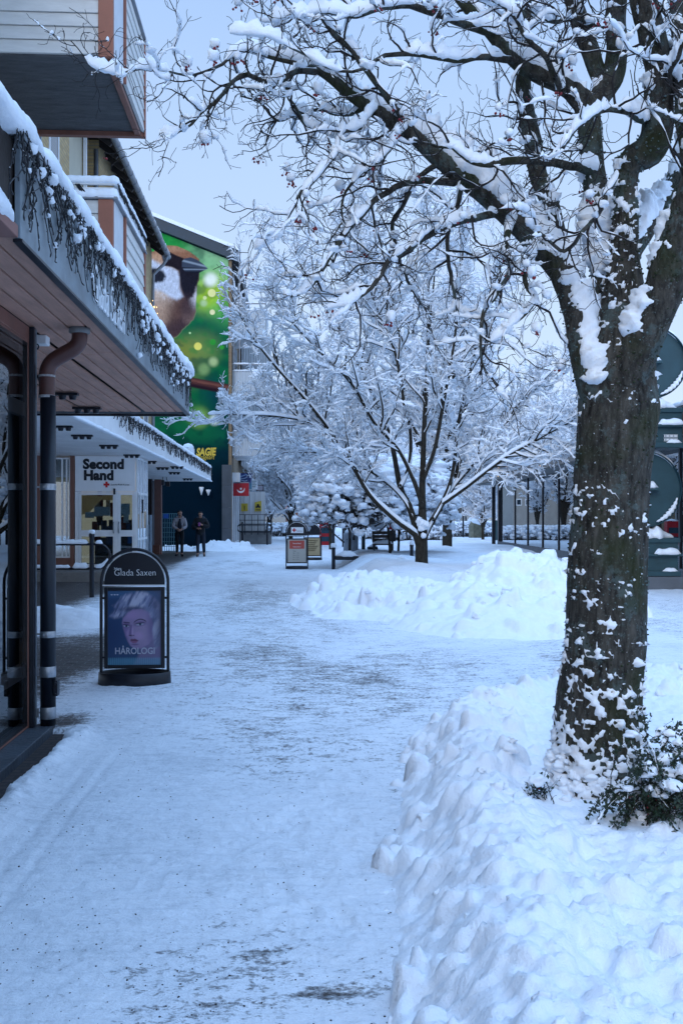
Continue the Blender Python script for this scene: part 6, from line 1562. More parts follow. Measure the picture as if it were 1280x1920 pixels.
    t3, r3 = grow(t2, r2, 2, .3, .95, (.03, .11), (30, 80), .08, 4, rg, .0022, .3, .3, .1)
    # a short thicker knot where each twig leaves its branch
    tw = MB(); tw.tubes(sp, sr, 9); tw.build('branches', M_BARK, big)
    tw = MB(); tw.tubes(a1, np.maximum(q1, .0022), 5); tw.tubes(t2, np.maximum(r2, .0016), 4); tw.tubes(t3, np.maximum(r3, .0013), 3); tw.build('twigs', M_TWIG, big)
    sn = sm
    snow_on(sn, lin_batch(sp, 60), lin_batch(sr[..., None], 60)[..., 0], .013, .050, rg, 9, .95, .22)
    snow_on(sn, lin_batch(a1, 26), lin_batch(q1[..., None], 26)[..., 0], .0075, .021, rg, 6, .36, .3)
    snow_on(sn, lin_batch(t2[::3], 14), lin_batch(r2[::3, :, None], 14)[..., 0], .005, .014, rg, 5, .18, .5)
    # heaps on forks
    pk = rg.random(len(a1)); st = a1[pk < .20, 0] + np.array([0, 0, .012]); ppx = CX + F * (st[:, 0] * CT - st[:, 1] * ST) / (st[:, 0] * ST + st[:, 1] * CT); st = st[ppx > 330]; sn.blobs(st, rg.uniform(.012, .034, len(st)), 2, .66, .45)
    st = t2[rg.random(len(t2)) < .09, 0] + np.array([0, 0, .008]); sn.blobs(st, rg.uniform(.010, .026, len(st)), 1, .8, .45)
    # berries under little caps of snow
    be = MB(); bs = MB(); bc = []; tips = t2[rg.random(len(t2)) < .055, -1]
    extra = [P(x, y, ZT0 + .1) for x, y in ((386, 40), (388, 50), (548, 292), (553, 310), (482, 480), (570, 318), (541, 425), (534, 420), (393, 140), (470, 300), (830, 10), (815, 60), (720, 590), (545, 340), (385, 258), (575, 390), (600, 430), (680, 400))]
    ex = np.array(extra); allt = t2[:, -1]; near = [allt[np.argmin(np.sum(((allt - e_) * [1, .4, 1]) ** 2, 1))] for e_ in ex]; tips = np.concatenate([tips, np.array(near)])
    stem = []
    for q in tips:
        n = rg.integers(2, 7)
        for _ in range(n):
            o = np.array([rg.normal() * .012, rg.normal() * .012, -.018 - rg.random() * .022]); bc.append(q + o); stem.append([q, q + o * .5 + [0, 0, .003], q + o])
        if rg.random() < .6 and q[0] * CT - q[1] * ST > -.85: bs.blobs(np.array([q + [0, 0, .008]]), [rg.uniform(.014, .03)], 1, 1.15, .35)
    be.blobs(np.array(bc), rg.uniform(.0045, .0068, len(bc)), 1, .95, .05); tag(be.build('berry', M_BERRY, big), kind='stuff')
    tw = MB(); tw.tubes(np.array(stem), np.full((len(stem), 3), .0009), 3); tag(tw.build('berry_stalk', M_TWIG, big), kind='stuff')
    sn.V += bs.V; 
    for f, q in bs.F: sn.F.append((f + sn.n, q))
    sn.n += bs.n
    # snow stuck round the foot
    c = P(1112, 1478, ZT0); a = rg.uniform(math.pi * .95, math.pi * 2.05, 130); h = rg.uniform(-.05, .20, 130)
    rr = .232 - .11 * h; sn.blobs(np.stack([c[0] + np.cos(a) * rr, c[1] + np.sin(a) * rr, c[2] + h], -1), rg.uniform(.008, .034, 130) * (1.1 - h * 2), 2, .9, .5)
    sn.build('snow_cover', M_SNOW, big)
def lin_batch(p, n):
    K = p.shape[1]; f = np.linspace(0, K - 1, n); i = np.minimum(f.astype(int), K - 2); w = (f - i)[None, :, None]
    return p[:, i] * (1 - w) + p[:, i + 1] * w
build_big_tree()

# ------------------------------------------------------------------ many-stemmed snowy tree in the middle
ZM = 23.0
def prune(b, r):
    """no growth in front of the painter's signature on the mural"""
    xc = b[..., 0] * CT - b[..., 1] * ST; Z = np.maximum(b[..., 0] * ST + b[..., 1] * CT, .1)
    px = CX + F * xc / Z; py = HZ - (b[..., 2] - E) * F / Z
    bad = (((px > 355) & (px < 425) & (py > 805) & (py < 900)) | ((px < 404) & (py > 420) & (py < 765))).any(1)
    return b[~bad], r[~bad]
def tree_parts(root, stems, srad, rg, n1, n2, n3, L1, L2, L3, sw, barkm, twigm, snowm, up1=.12, ang1=(30, 62), fork=None):
    K = stems.shape[1]
    b1, r1 = grow(stems, srad, n1, .22, 1.0, L1, ang1, up1, 12, rg, .03, .16, .45)
    b1, r1 = prune(b1, r1)
    b2, r2 = grow(b1, r1, n2, .12, 1.0, L2, (30, 65), .06, 8, rg, .012, .26, .45)
    b2, r2 = prune(b2, r2)
    b3, r3 = grow(b2, r2, n3, .12, 1.0, L3, (28, 65), .06, 4, rg, .006, .22, .4)
    b3, r3 = prune(b3, r3)
    m = MB(); m.tubes(stems, srad, 12); m.tubes(b1, r1, 6); m.build('trunk', barkm, root)
    m = MB(); m.tubes(b2, np.maximum(r2, .004), 4); m.tubes(b3, np.maximum(r3, .003), 3); m.build('crown', twigm, root)
    s = MB()
    snow_on(s, lin_batch(stems, 60), lin_batch(srad[..., None], 60)[..., 0] * .95, sw * .9, sw * 2.6, rg, 8, 1, .12)
    snow_on(s, b1, r1, sw * 1.0, sw * 2.1, rg, 6, 1, .25); snow_on(s, b2, r2, sw * .85, sw * 1.6, rg, 5, 1, .4); snow_on(s, b3, r3, sw * .36, sw * .75, rg, 4, 1, .6)
    pk = b3[rg.random(len(b3)) < .22, 0]; s.blobs(pk + [0, 0, sw * .5], rg.uniform(.5, 1.5, len(pk)) * sw, 0, .7, .3)
    if fork is not None:
        q = P(*fork); s.blobs(q + rg.normal(size=(14, 3)) * [.045, .05, .10], rg.uniform(.04, .075, 14), 2, 1.3, .35)
    s.build('snow_cover', snowm, root)
def traced(lst, Z0, dz, K=30):
    n = len(lst); w = []
    for k, (x, y, wd) in enumerate(lst):
        z = Z0 + dz * (k / (n - 1)) ** 1.3; w.append(list(P(x, y, z)) + [wd / 2 / F * z])
    return smooth_path(w, K)
mid = thing('snowy_tree', 'wide many-stemmed tree thick with snow standing in the big snow heap', 'tree', tuple(P(790, 1075, ZM)))
MS = [
 ([(790, 1080, 32), (790, 1040, 29), (790, 1005, 27), (792, 975, 20), (791, 940, 17), (792, 890, 14), (795, 800, 11), (800, 700, 9), (803, 590, 7), (800, 470, 4), (796, 360, 2)], .4),
 ([(786, 1020, 20), (776, 997, 16), (759, 988, 14), (728, 962, 13), (693, 927, 12), (667, 883, 11), (641, 839, 10), (610, 795, 9), (570, 745, 8), (520, 690, 7), (480, 640, 5), (450, 590, 3), (432, 545, 2)], -1.6),
 ([(667, 883, 8), (641, 845, 8), (593, 797, 7), (521, 780, 5.5), (459, 777, 4), (420, 776, 3), (390, 777, 2)], -2.2),
 ([(788, 1015, 20), (780, 992, 17), (767, 949, 15), (750, 914, 13), (737, 844, 11), (724, 800, 10), (690, 720, 8), (650, 640, 7), (600, 560, 5), (560, 490, 4), (530, 430, 2)], 2.2),
 ([(750, 914, 10), (765, 880, 9), (770, 830, 8), (762, 760, 7), (745, 680, 6), (725, 590, 5), (705, 500, 3), (690, 420, 2)], 3.2),
 ([(792, 1015, 20), (798, 997, 17), (811, 975, 15), (829, 944, 13), (855, 905, 11), (890, 866, 10), (925, 820, 9), (970, 765, 7), (1015, 715, 5), (1060, 670, 3)], 1.6),
 ([(829, 944, 11), (872, 914, 10), (912, 883, 9), (955, 852, 8), (1003, 826, 7), (1050, 800, 5), (1100, 775, 3)], -1.4),
 ([(811, 975, 11), (835, 930, 10), (850, 880, 9), (858, 800, 8), (880, 700, 7), (905, 600, 5), (930, 500, 4), (945, 420, 2)], 2.6),
 ([(792, 950, 11), (775, 900, 10), (745, 840, 9), (700, 790, 8), (660, 720, 7), (600, 660, 5), (545, 600, 4), (500, 540, 2)], -2.6),
 ([(793, 900, 10), (815, 840, 9), (830, 760, 8), (850, 650, 6), (862, 540, 5), (870, 440, 3), (880, 350, 2)], -2.0),
 ([(790, 1000, 12), (760, 940, 10), (720, 900, 9), (670, 870, 8), (600, 850, 6), (540, 840, 4), (490, 835, 2)], 2.4),
 ([(758, 760, 7), (740, 660, 6), (700, 560, 5), (670, 470, 4), (650, 400, 2)], -1.0),
]
st = np.array([traced(l, ZM, d) for l, d in MS])
tree_parts(mid, st[..., :3], np.maximum(st[..., 3] * .82, .006), np.random.default_rng(21), 25, 10, 8, (.9, 2.5), (.3, .9), (.08, .28), .022, M_BARKMID, M_TWIGFAR, M_SNOW, fork=(792, 984, ZM - .12))

def upright_tree(H, spread, nst, rg, fork=.14, lean=.5):
    """stems of a vase-shaped tree from the origin"""
    S = []
    for k in range(nst):
        a = 6.283 * (k + rg.random() * .7) / nst; s_ = spread * rg.uniform(.3, 1.0) * (0.1 if k == 0 else 1); h = H * rg.uniform(.72, 1.0) * (1 if k == 0 else (1 - .25 * s_ / spread))
        fz = H * fork * rg.uniform(.8, 1.3)
        pts = [(0, 0, -.2, .013 * H), (0, 0, fz * .5, .011 * H), (math.cos(a) * .015 * H, math.sin(a) * .015 * H, fz, .008 * H)]
        for t in (.25, .5, .75, 1.0): pts.append((math.cos(a) * s_ * t ** lean + rg.normal() * .02 * H, math.sin(a) * s_ * t ** lean + rg.normal() * .02 * H, fz + (h - fz) * t, .0065 * H * (1 - t * .85)))
        S.append(smooth_path(pts, 26))
    S = np.array(S); return S[..., :3], S[..., 3]
def far_tree(label, px, Z, H, spread, nst, seed, sw, n=(12, 7, 5), L=((1.2, 2.8), (.5, 1.3), (.2, .6)), lean=.8, group='snowy street trees in the distance'):
    rg = np.random.default_rng(seed); c = P(px, HZ, Z); c[2] = 0
    o = thing('snowy_tree', label, 'tree', tuple(c), group)
    p, r = upright_tree(H, spread, nst, rg, .16, lean)
    tree_parts(o, p + c, np.maximum(r, .006), rg, n[0], n[1], n[2], L[0], L[1], L[2], sw, M_BARKMID, M_TWIGFAR, M_SNOWFAR, .18, (22, 50))
    return o
t_a = far_tree('tall upright snowy tree rising directly behind the many-stemmed tree', 838, 39, 15.5, 3.6, 10, 31, .05, (13, 8, 5))
t_b = far_tree('fan-shaped snowy tree between the mural building and the snowy bush', 622, 47, 11.0, 4.0, 12, 32, .05, (14, 8, 5))
def place(src, px, Z, rz, s_, label):
    o = copy_tree(src); c = P(px, HZ, Z); o.location = (c[0], c[1], 0); o.rotation_euler = (0, 0, rz); o.scale = (s_, s_, s_); o['label'] = label; return o
place(t_b, 545, 64, 2.1, .95, 'smaller snowy tree beyond the porch, far up the lane')
place(t_b, 1010, 60, 4.0, 1.1, 'snowy tree behind the glass pavilion')
place(t_a, 690, 66, 1.4, .9, 'snowy tree far beyond the bowl lamps')
place(t_b, 930, 84, .7, .8, 'small snowy tree standing beside the stone cabinet far off')
place(t_a, 1140, 60, 2.6, .95, 'snowy tree rising over the pavilion roof behind the big trunk')
place(t_b, 505, 88, 3.1, .9, 'distant snowy tree at the end of the lane')
place(t_a, 770, 95, 4.2, .9, 'farthest tall snowy tree beyond the planting')
place(t_b, 905, 68, 1.1, .75, 'snowy tree just left of the stone cabinet and pavilion corner')
place(t_a, 607, 92, .6, .7, 'far snowy tree seen just over the red-cross sign')
place(t_b, 775, 84, 2.6, .8, 'snowy tree behind the hedge beyond the planting')
place(t_a, 830, 100, 3.3, .7, 'far snowy tree left of the pale building')
place(t_b, 700, 112, 5.1, 1.0, 'snowy tree in front of the far tan building')

# ------------------------------------------------------------------ rounded evergreens under heavy snow
def snow_bush(label, px, Z, rx_, rz_, zc, seed, trunks, n):
    rg = np.random.default_rng(seed); c = P(px, HZ, Z)
    o = thing('snowy_bush', label, 'bush', (c[0], c[1], .2), 'snow-covered evergreen bushes')
    th = rg.uniform(0, 6.283, n); ph = np.arcsin(rg.uniform(-.45, 1, n)); rr = rg.uniform(.78, 1.0, n) ** .6
    lob = 1 + .16 * np.sin(th * 3 + seed) + .12 * np.sin(th * 5 + 2 * ph)
    pos = np.stack([np.cos(th) * np.cos(ph) * rx_ * lob, np.sin(th) * np.cos(ph) * rx_ * lob, np.sin(ph) * rz_], -1) * rr[:, None] + [c[0], c[1], zc]
    q = MB()
    for dx in trunks: q.tube(smooth_path([(c[0] + dx, c[1] + .1, 0), (c[0] + dx * .98 + .03, c[1] + .05, zc * .35), (c[0] + dx * .85, c[1], zc * .8), (c[0] + dx * .3, c[1], zc)], 16), np.linspace(.045, .03, 16), 9)
    q.build('trunk', M_BARKMID, o)
    base = np.tile(np.array([c[0], c[1], zc - rz_ * .3]), (n, 1)) + rg.normal(size=(n, 3)) * .25
    mid_ = (base + pos) / 2 + rg.normal(size=(n, 3)) * .15; P3 = np.stack([base, base * .4 + mid_ * .6, mid_ * .5 + pos * .5, pos], 1)
    b2, r2 = grow(P3, np.full(P3.shape[:2], .02), 7, .45, 1.0, (.15, .5), (30, 80), .05, 5, rg, .008, .3)
    q = MB(); q.tubes(P3[::2], np.tile(np.linspace(.028, .010, 4), (len(P3[::2]), 1)), 5); q.tubes(b2, np.maximum(r2, .005), 3)
    # leaf sprays: many small dark blades
    m = 1500; ii = rg.integers(0, len(pos), m); lp = pos[ii] + rg.normal(size=(m, 3)) * .16 - [0, 0, .09]; d = rg.normal(size=(m, 3)); d /= np.linalg.norm(d, axis=1, keepdims=True); e = np.cross(d, rg.normal(size=(m, 3))); e /= np.linalg.norm(e, axis=1, keepdims=True)
    lv = np.stack([lp, lp + d * .05 + e * .012, lp + d * .10, lp + d * .05 - e * .012], 1).reshape(-1, 3); 
    q.build('branches', M_TWIGFAR, o); q = MB(); q.add(lv, np.arange(m * 4).reshape(-1, 4)); q.build('leaves', mat('olive_leaf', (.045, .050, .032), .6, .4, 8), o)
    s = MB(); w = np.clip(.45 + (pos[:, 2] - zc) / rz_, .25, 1.1); s.blobs(pos + [0, 0, .05], rg.uniform(.16, .36, n) * w, 2, .66, .5)
    ex = pos[rg.integers(0, n, n * 3)] + rg.normal(size=(n * 3, 3)) * .19; s.blobs(ex, rg.uniform(.04, .15, n * 3), 1, .7, .5); snow_on(s, b2, r2, .02, .03, rg, 4, 1, .4)
    s.build('snow_cover', M_SNOW, o); return o
snow_bush('rounded snow-laden evergreen with low branches over the grey bin', 672, 30.5, 1.62, 1.35, 1.95, 41, (-.3, .95), 300)
snow_bush('snow-laden evergreen right behind the many-stemmed tree trunk', 768, 33, 1.5, 1.4, 2.0, 42, (-.4, .3), 320)

# ------------------------------------------------------------------ berry shrub at the foot of the big tree
def shrub(label, root_px, Zr, tips, n_rand, box, seed, nleaf, clump):
    rg = np.random.default_rng(seed); c = P(*root_px, Zr)
    o = thing('berry_shrub', label, 'shrub', tuple(c), 'low berry shrubs in the near snow bank')
    paths = []
    for x0, y0, x1, y1, dz in tips:
        a, e = P(x0, y0, Zr), P(x1, y1, Zr + dz); m_ = (a + e) / 2 + [0, 0, .05]; paths.append(smooth_path([a, m_, e], 16))
    for _ in range(n_rand):
        e = P(rg.uniform(box[0], box[1]), rg.uniform(box[2], box[3]), Zr + rg.uniform(-.28, .4)); a = c + np.array([rg.normal() * .08, rg.normal() * .08, -.05]); m_ = (a + e) / 2 + np.array([0, 0, .09 + rg.random() * .06]); paths.append(smooth_path([a, m_, e], 16))
    paths = np.array(paths) + rg.normal(size=(len(paths), 16, 3)) * .0022
    rad = np.tile(np.linspace(.0032, .0012, 16), (len(paths), 1))
    s2, r2 = grow(paths, rad, 7, .3, 1.0, (.04, .13), (30, 65), .0, 6, rg, .0014, .18, .3)
    q = MB(); q.tubes(paths, rad, 5); q.tubes(s2, np.maximum(r2, .0008), 4); q.build('stems', M_TWIG, o)
    src = np.concatenate([lin_batch(paths, 34)[:, 8:].reshape(-1, 3), lin_batch(s2, 9).reshape(-1, 3)])
    ii = rg.integers(0, len(src), nleaf); lp = src[ii]; d = rg.normal(size=(nleaf, 3)); d /= np.linalg.norm(d, axis=1, keepdims=True); e = np.cross(d, rg.normal(size=(nleaf, 3))); e /= np.linalg.norm(e, axis=1, keepdims=True); u = np.cross(d, e)
    L = rg.uniform(.012, .024, nleaf)[:, None]
    lv = np.stack([lp, lp + d * L * .45 + e * L * .30 + u * L * .05, lp + d * L, lp + d * L * .45 - e * L * .30 + u * L * .05], 1).reshape(-1, 3)
    q = MB(); q.add(lv, np.arange(nleaf * 4).reshape(-1, 4)); q.build('leaves', M_GREENLEAF, o)
    b = src[rg.integers(0, len(src), max(3, nleaf // 90))]; q = MB(); q.blobs(b - [0, 0, .006], np.full(len(b), .0042), 1, 1, .05); bo_ = q.build('berry', mat('bright_berry', (.30, .010, .025), .3), o); tag(bo_, kind='stuff')
    s = MB(); n = clump; k = lin_batch(paths, 20)[:, 6:].reshape(-1, 3); k = k[rg.integers(0, len(k), n)]; top = k[:, 2] > np.quantile(k[:, 2], .3); s.blobs(k[top] + [0, 0, .012], rg.uniform(.012, .045, top.sum()), 2, .62, .45)
    pk = paths[rg.random(len(paths)) < .4]; snow_on(s, lin_batch(pk, 30), np.full((len(pk), 30), .003), .010, .022, rg, 7, .35, .3); s.build('snow_cover', M_SNOW, o); return o
shrub('dark-leaved berry shrub with snow cushions right of the big trunk', (1240, 1545), 4.35,
      [(1200, 1470, 1092, 1580, -.1), (1205, 1480, 1105, 1560, -.15), (1195, 1490, 1130, 1590, -.15), (1200, 1490, 1150, 1600, -.15), (1210, 1500, 1165, 1570, -.1), (1190, 1480, 1100, 1530, -.1), (1230, 1450, 1275, 1355, .2), (1215, 1440, 1205, 1330, .25), (1225, 1460, 1300, 1390, .1), (1200, 1430, 1260, 1370, .2)],
      95, (1172, 1420, 1375, 1570), 51, 9500, 70)
shrub('small sprig of dark leaves poking out of the snow left of the big trunk', (1024, 1512), 4.6, [(1022, 1515, 962, 1528, 0), (1022, 1512, 975, 1505, .05), (1025, 1508, 1000, 1488, .05), (1024, 1520, 985, 1533, -.03), (1026, 1510, 1018, 1490, .06)], 3, (975, 1025, 1490, 1525), 52, 190, 8)
# ------------------------------------------------------------------ street furniture in the planting
def at(px, Z, z=0.0):
    c = P(px, HZ, Z); c[2] = z; return c
c = at(657.5, 33); b_ = thing('litter_bin', 'round grey litter bin under the snowy bush', 'bin', tuple(c))
q = MB(); q.lathe([(0, .02), (.24, .02), (.25, .06), (.25, .98), (.255, 1.0), (.22, 1.03), (0, 1.04)], c, 28); q.build('body', mat('bin_grey', (.30, .33, .37), .5, .15, 5), b_)
q = MB(); q.box((c[0] + .04, c[1] - .275, .80), (c[0] + .12, c[1] - .24, .90)); q.build('opening', M_BLACK, b_, .004)
q = MB(); q.blobs(np.array([c + [0, 0, 1.06]]), [.25], 2, .35, .15); q.build('snow_cap', M_SNOW, b_)
c = at(681, 33); o = thing('bollard', 'tall dark teal post right beside the grey bin', 'bollard', tuple(c)); q = MB(); q.lathe([(0, .0), (.062, 0), (.062, 1.02), (.05, 1.06), (0, 1.07)], c, 16); q.build('post', mat('dark_teal_paint', (.01, .035, .045), .4), o)
q = MB(); q.blobs(np.array([c + [0, 0, 1.08]]), [.07], 1, .6, .2); q.build('snow_cap', M_SNOW, o)
def low_light(px, Z, z0, label):
    c = at(px, Z, z0); o = thing('bollard_light', label, 'bollard light', tuple(c), 'low black bollard lights')
    q = MB(); q.lathe([(0, -.5), (.055, -.5), (.055, .20), (.06, .21), (.06, .25), (0, .26)], c, 16); q.build('post', M_BLACK, o)
    q = MB(); q.blobs(np.array([c + [0, 0, .30]]), [.075], 2, 1.0, .15); q.build('snow_cap', M_SNOW, o)
low_light(625, 29, .42, 'low black bollard light with a snow cap left of the grey bin')
low_light(771.5, 29, .50, 'low black bollard light with a snow cap beside the many-stemmed tree trunk')
def beam(px0, px1, py, Z, t, label):
    a, c = P(px0, py, Z), P(px1, py, Z); o = thing('timber_edge', label, 'edging', tuple((a + c) / 2), 'timber planter edges')
    q = MB(); q.box((a[0], a[1] - .06, a[2] - t - .06), (c[0], a[1] + .4, a[2])); q.build('timber', mat('dark_timber', (.02, .022, .026), .8, .3, 6), o, .01)
    s = MB(); snow_roll(s, [(a[0], a[1] + .12, a[2]), (c[0], a[1] + .12, a[2])], .22, .14, 71, .05); s.build('snow_cover', M_SNOW, o)
beam(629, 672, 1043, 29, .05, 'thin dark planter edge beside the left bollard light'); beam(738, 766, 1051, 26.2, .10, 'dark timber planter edge left of the many-stemmed tree trunk'); beam(690, 708, 1026, 33.5, .12, 'short dark timber edge behind the teal post')
# bench
c = at(716, 32, -.24); o = thing('park_bench', 'small dark slatted bench under the snowy bushes', 'bench', tuple(c))
q = MB()
for k_ in range(3): q.box((c[0] - .30, c[1] - .2 + .14 * k_, .66), (c[0] + .34, c[1] - .09 + .14 * k_, .70))
for k_ in range(3): q.box((c[0] - .30, c[1] + .24, .76 + .12 * k_), (c[0] + .34, c[1] + .27, .86 + .12 * k_))
q.build('slats', mat('bench_wood', (.05, .035, .028), .7, .3, 8), o, .004)
for sx in (-.26, .28):
    q = MB(); q.bar((c[0] + sx, c[1] - .16, .0), (c[0] + sx, c[1] - .16, .66), .04); q.bar((c[0] + sx, c[1] + .25, .0), (c[0] + sx, c[1] + .25, 1.08), .04); q.build('leg', M_BLACK, o)
s = MB(); snow_roll(s, [(c[0] - .3, c[1], .70), (c[0] + .34, c[1], .70)], .2, .14, 73, .04); s.build('snow_cover', M_SNOW, o)
# red box on a post, red kiosk
c = at(735.5, 33); o = thing('dog_waste_box', 'small red box on a dark post under the bushes', 'waste box', tuple(c))
q = MB(); q.cyl(c, c + [0, 0, 1.5], .035, 10); q.box(c + [-.10, -.08, .75], c + [.10, .08, 1.12]); q.build('post', M_BLACK, o); q = MB(); q.box(c + [-.11, -.10, 1.14], c + [.13, .10, 1.36]); q.build('box', M_RED, o, .02)
c = at(611, 52); o = thing('news_stand', 'red news stand with dark windows half hidden by the snowy bush', 'kiosk', tuple(c))
q = MB(); q.box(c + [-.34, -.3, .1], c + [.36, .3, 1.35]); q.build('body', M_RED, o, .02); q = MB(); q.box(c + [-.26, -.32, .72], c + [.28, -.301, 1.02]); q.box(c + [-.26, -.32, .3], c + [.28, -.301, .55]); q.build('window', mat('dark_teal_window', (.02, .06, .09), .2), o); q = MB(); snow_roll(q, [c + [-.34, 0, 1.35], c + [.36, 0, 1.35]], .3, .1, 74, .05); q.build('snow_cap', M_SNOW, o)
# bowl lamps
M_BOWL = mat('beige_lamp_bowl', (.30, .27, .20), .6, .15, 4)
def bowl_lamp(px, py, Z, r, label, arm):
    c = P(px, py, Z); o = thing('street_lamp', label, 'street lamp', (c[0] + arm, c[1], 0), 'bowl-shaped street lamps')
    q = MB(); q.cyl((c[0] + arm, c[1], 0), (c[0] + arm, c[1], c[2] + .2), .055, 12); q.bar((c[0] + arm, c[1], c[2] - .16), (c[0], c[1], c[2] - .16), .05); q.cyl((c[0], c[1], c[2] - .3), (c[0], c[1], c[2] - .12), .07, 10); q.build('pole', M_BLACK, o)
    q = MB(); q.lathe([(0, -.15), (r * .55, -.14), (r * .95, -.04), (r, .06), (r * .93, .12), (0, .13)], c, 24); q.build('lamp_shade', M_BOWL, o)
    q = MB(); q.blobs(np.array([c + [0, 0, .13]]), [r * .95], 2, .38, .12); q.build('snow_cap', M_SNOW, o)
bowl_lamp(622, 887, 38, .27, 'smaller bowl lamp with a snow cap just above the snowy bush', .05); bowl_lamp(646, 880, 40, .2, 'half-hidden bowl lamp between the other two bowl lamps', -.05); bowl_lamp(672, 858, 34, .56, 'largest wide bowl lamp showing through the many-stemmed tree', -.45)
def lamp_post(px, py_top, Z, label, head=True):
    c = at(px, Z); h = P(px, py_top, Z)[2]; o = thing('lamp_post', label, 'lamp post', tuple(c), 'thin lamp posts far up the street')
    q = MB(); q.cyl(c, c + [0, 0, h], .07, 10); q.build('pole', M_BLACK, o)
    q = MB(); q.box(c + [-.05, -.1, h - .12], c + [.5, .1, h]); q.build('lamp_head', M_BLACK, o, .02)
lamp_post(547, 932, 74, 'thin dark lamp post standing at the far end of the lane'); lamp_post(868, 905, 76, 'thin dark lamp post left of the stone cabinet'); lamp_post(873, 880, 82, 'second thin lamp post close beside the one left of the cabinet')
c = at(557, 84); o = thing('timber_post', 'reddish wooden post far up the lane', 'post', tuple(c)); q = MB(); q.box(c + [-.14, -.14, 0], c + [.14, .14, 3.0]); q.build('post', M_ORANGE, o)
c = at(537, 90); o = thing('signal_lamp', 'small glowing orange lamp far up the lane', 'lamp', tuple(c + [0, 0, 2.2])); q = MB(); q.box(c + [-.2, -.15, 1.9], c + [.2, .15, 2.8]); q.cyl(c, c + [0, 0, 1.9], .06, 8); q.build('housing', M_ORANGE, o); q = MB(); q.blobs(np.array([c + [0, -.2, 2.35]]), [.15], 1, 1, 0); q.build('lens', mat('orange_glow', (1, .35, .08), .5, emit=1.5), o)
# stone cabinet and green cabinet
c = at(893, 74); o = thing('utility_cabinet', 'beige stone cabinet with a rounded cap of snow', 'cabinet', tuple(c)); q = MB(); q.box(c + [-.52, -.4, -.1], c + [.52, .4, 1.25]); q.build('body', mat('mossy_stone', (.20, .19, .14), .9, .4, 2), o, .02); q = MB(); q.box(c + [-.3, -.42, .1], c + [.3, -.40, 1.1]); q.build('door', mat('mossy_panel', (.13, .125, .09), .9, .4, 3), o); q = MB(); q.blobs(np.array([c + [0, 0, 1.25]]), [.6], 3, .6, .1); q.build('snow_cap', M_SNOW, o)
c = at(932, 66); o = thing('utility_cabinet', 'dark green cabinet just left of the pavilion corner', 'cabinet', tuple(c)); q = MB(); q.box(c + [-.2, -.3, 0], c + [.28, .3, 1.35]); q.build('body', M_TEALPANEL, o, .01); q = MB(); snow_roll(q, [c + [-.2, 0, 1.35], c + [.28, 0, 1.35]], .3, .25, 75, .05); q.build('snow_cap', M_SNOW, o)
# low twiggy hedges under snow in the distance
def far_hedge(px0, px1, Z, h, label, seed):
    rg = np.random.default_rng(seed); a, c = at(px0, Z), at(px1, Z); n = int(abs(px1 - px0) * 5)
    t = rg.random(n)[:, None]; p0 = a + (c - a) * t + rg.normal(size=(n, 3)) * [.3, .7, 0]; hh = h * rg.uniform(.4, 1, n); d = rg.normal(size=(n, 3)) * .25; d[:, 2] = 1
    k_ = np.linspace(0, 1, 4)[None, :, None]; pth = p0[:, None] + d[:, None] * k_ * hh[:, None, None]
    o = thing('hedge', label, 'hedge', tuple((a + c) / 2), 'low snowy hedges far up the street'); q = MB(); q.tubes(pth, np.full(pth.shape[:2], .012), 3); q.build('stems', M_TWIGFAR, o)
    s = MB(); s.blobs(pth[:, -1], rg.uniform(.05, .2, n), 1, .6, .4); m_ = pth[rg.random(n) < .6, 2]; s.blobs(m_, rg.uniform(.06, .2, len(m_)), 1, .6, .4); s.build('snow_cover', M_SNOWFAR, o)
far_hedge(500, 570, 80, 1.1, 'low snowy hedge at the far end of the lane', 61); far_hedge(838, 925, 78, 1.2, 'low snowy hedge around the stone cabinet', 62); far_hedge(700, 830, 62, 1.0, 'low snowy hedge behind the planting', 63)
# far buildings
def block(name, px0, px1, Z, depth, z1, m_, label, wins, roofm):
    a, c = at(px0, Z), at(px1, Z); o = thing(name, label, 'building', tuple((a + c) / 2), 'pale buildings closing the street')
    q = MB(); q.box((a[0], a[1], -.1), (c[0], a[1] + depth, z1)); q.build('wall', m_, o)
    q = MB(); q.box((a[0] - .3, a[1] - .3, z1 + .002), (c[0] + .3, a[1] + depth, z1 + .35)); r = q.build('roof', roofm, o)
    for x0, x1, y0, y1 in wins:
        p0, p1 = P(x0, y1, Z), P(x1, y0, Z); q = MB(); q.box((p0[0], a[1] - .04, p0[2]), (p1[0], a[1] + .02, p1[2])); w = q.build('window', M_WHITE, o)
        q = MB(); q.box((p0[0] + .12, a[1] - .06, p0[2] + .12), (p1[0] - .12, a[1] - .045, p1[2] - .12)); q.build('pane', M_GLASSDARK, w)
    return o
block('far_building', 440, 578, 118, 12, 5.5, M_CREAM, 'plain cream building closing the lane on the left', ((545, 556, 935, 948), (562, 573, 935, 948)), M_SNOWFAR)
block('far_building', 838, 948, 105, 12, 5.6, M_CREAM, 'pale building with a dark window beyond the stone cabinet', ((888, 903, 943, 968), (845, 868, 950, 966), (925, 940, 943, 968)), M_SNOWFAR)
block('far_building', 640, 838, 140, 12, 5.0, mat('far_tan_wall', (.30, .25, .19), .85, .1, .3), 'tan building far behind the trees in the middle', ((700, 715, 930, 950), (780, 795, 930, 950)), M_SNOWFAR)

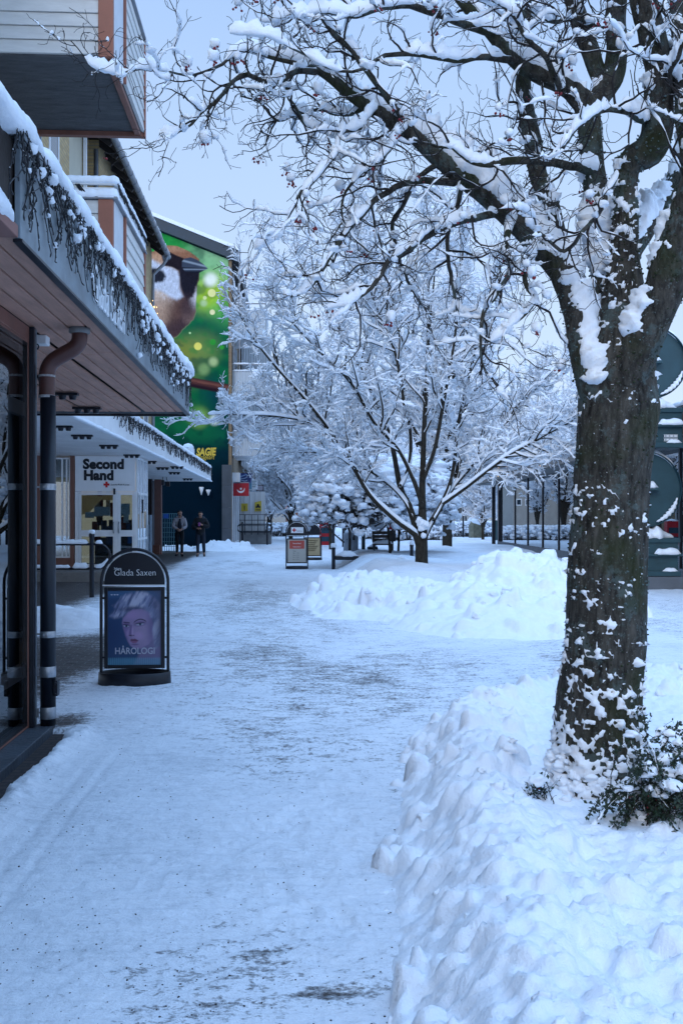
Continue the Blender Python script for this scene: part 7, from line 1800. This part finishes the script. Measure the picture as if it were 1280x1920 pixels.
# ------------------------------------------------------------------ light, sky, camera
w = bpy.data.worlds.new('World'); SC.world = w; w.use_nodes = True
nt = w.node_tree; bg = nt.nodes['Background']
SUN_EL, SUN_ROT = R(30), R(200)
sky = nt.nodes.new('ShaderNodeTexSky'); sky.sky_type = 'NISHITA'; sky.sun_disc = False; sky.sun_elevation = SUN_EL; sky.sun_rotation = SUN_ROT
sky.air_density = 1.4; sky.dust_density = 1.2; sky.ozone_density = 2.5
tc = nt.nodes.new('ShaderNodeTexCoord'); sep = nt.nodes.new('ShaderNodeSeparateXYZ'); nt.links.new(tc.outputs['Generated'], sep.inputs[0])
rp = nt.nodes.new('ShaderNodeValToRGB'); e = rp.color_ramp.elements
e[0].position = 0.0; e[0].color = (6.2, 7.5, 9.6, 1); e[1].position = .46; e[1].color = (3.7, 5.4, 8.5, 1); q_ = e.new(1.0); q_.color = (9.0, 15.6, 26.8, 1)
nt.links.new(sep.outputs[2], rp.inputs['Fac'])
nz = nt.nodes.new('ShaderNodeTexNoise'); nz.inputs['Scale'].default_value = 1.6; nz.inputs['Detail'].default_value = 4; nt.links.new(tc.outputs['Generated'], nz.inputs['Vector'])
mr = nt.nodes.new('ShaderNodeMapRange'); mr.inputs['To Min'].default_value = .90; mr.inputs['To Max'].default_value = 1.10; nt.links.new(nz.outputs['Fac'], mr.inputs['Value'])
ml = nt.nodes.new('ShaderNodeVectorMath'); ml.operation = 'SCALE'; nt.links.new(rp.outputs['Color'], ml.inputs[0]); nt.links.new(mr.outputs['Result'], ml.inputs['Scale'])
mx = nt.nodes.new('ShaderNodeMix'); mx.data_type = 'RGBA'; mx.inputs[0].default_value = .85      # cloud cover over the clear sky
nt.links.new(sky.outputs['Color'], mx.inputs[6]); nt.links.new(ml.outputs[0], mx.inputs[7]); nt.links.new(mx.outputs[2], bg.inputs['Color'])
bg.inputs['Strength'].default_value = .10
sl = bpy.data.lights.new('sun', 'SUN'); sl.energy = .9; sl.angle = R(30); sl.color = (1.0, .95, .9)
so = bpy.data.objects.new('sun', sl); COL.objects.link(so)
so.rotation_euler = (math.pi / 2 - SUN_EL, 0, -SUN_ROT + math.pi)
so.location = (0, -20, 40)
cam = bpy.data.cameras.new('camera'); cam.sensor_fit = 'HORIZONTAL'; cam.sensor_width = 24; cam.lens = F / 1280 * 24
cam.shift_y = (HZ - 960) / 1280; cam.clip_start = .05; cam.clip_end = 3000
co = bpy.data.objects.new('camera', cam); COL.objects.link(co); co.location = (0, 0, E); co.rotation_euler = (math.pi / 2, 0, -YAW); SC.camera = co
vs = SC.view_settings; vs.view_transform = 'Standard'; vs.look = 'None'; vs.gamma = 1; vs.exposure = .30; vs.use_curve_mapping = False
SC.cycles.max_bounces = 8; SC.cycles.transparent_max_bounces = 12; SC.cycles.use_denoising = True
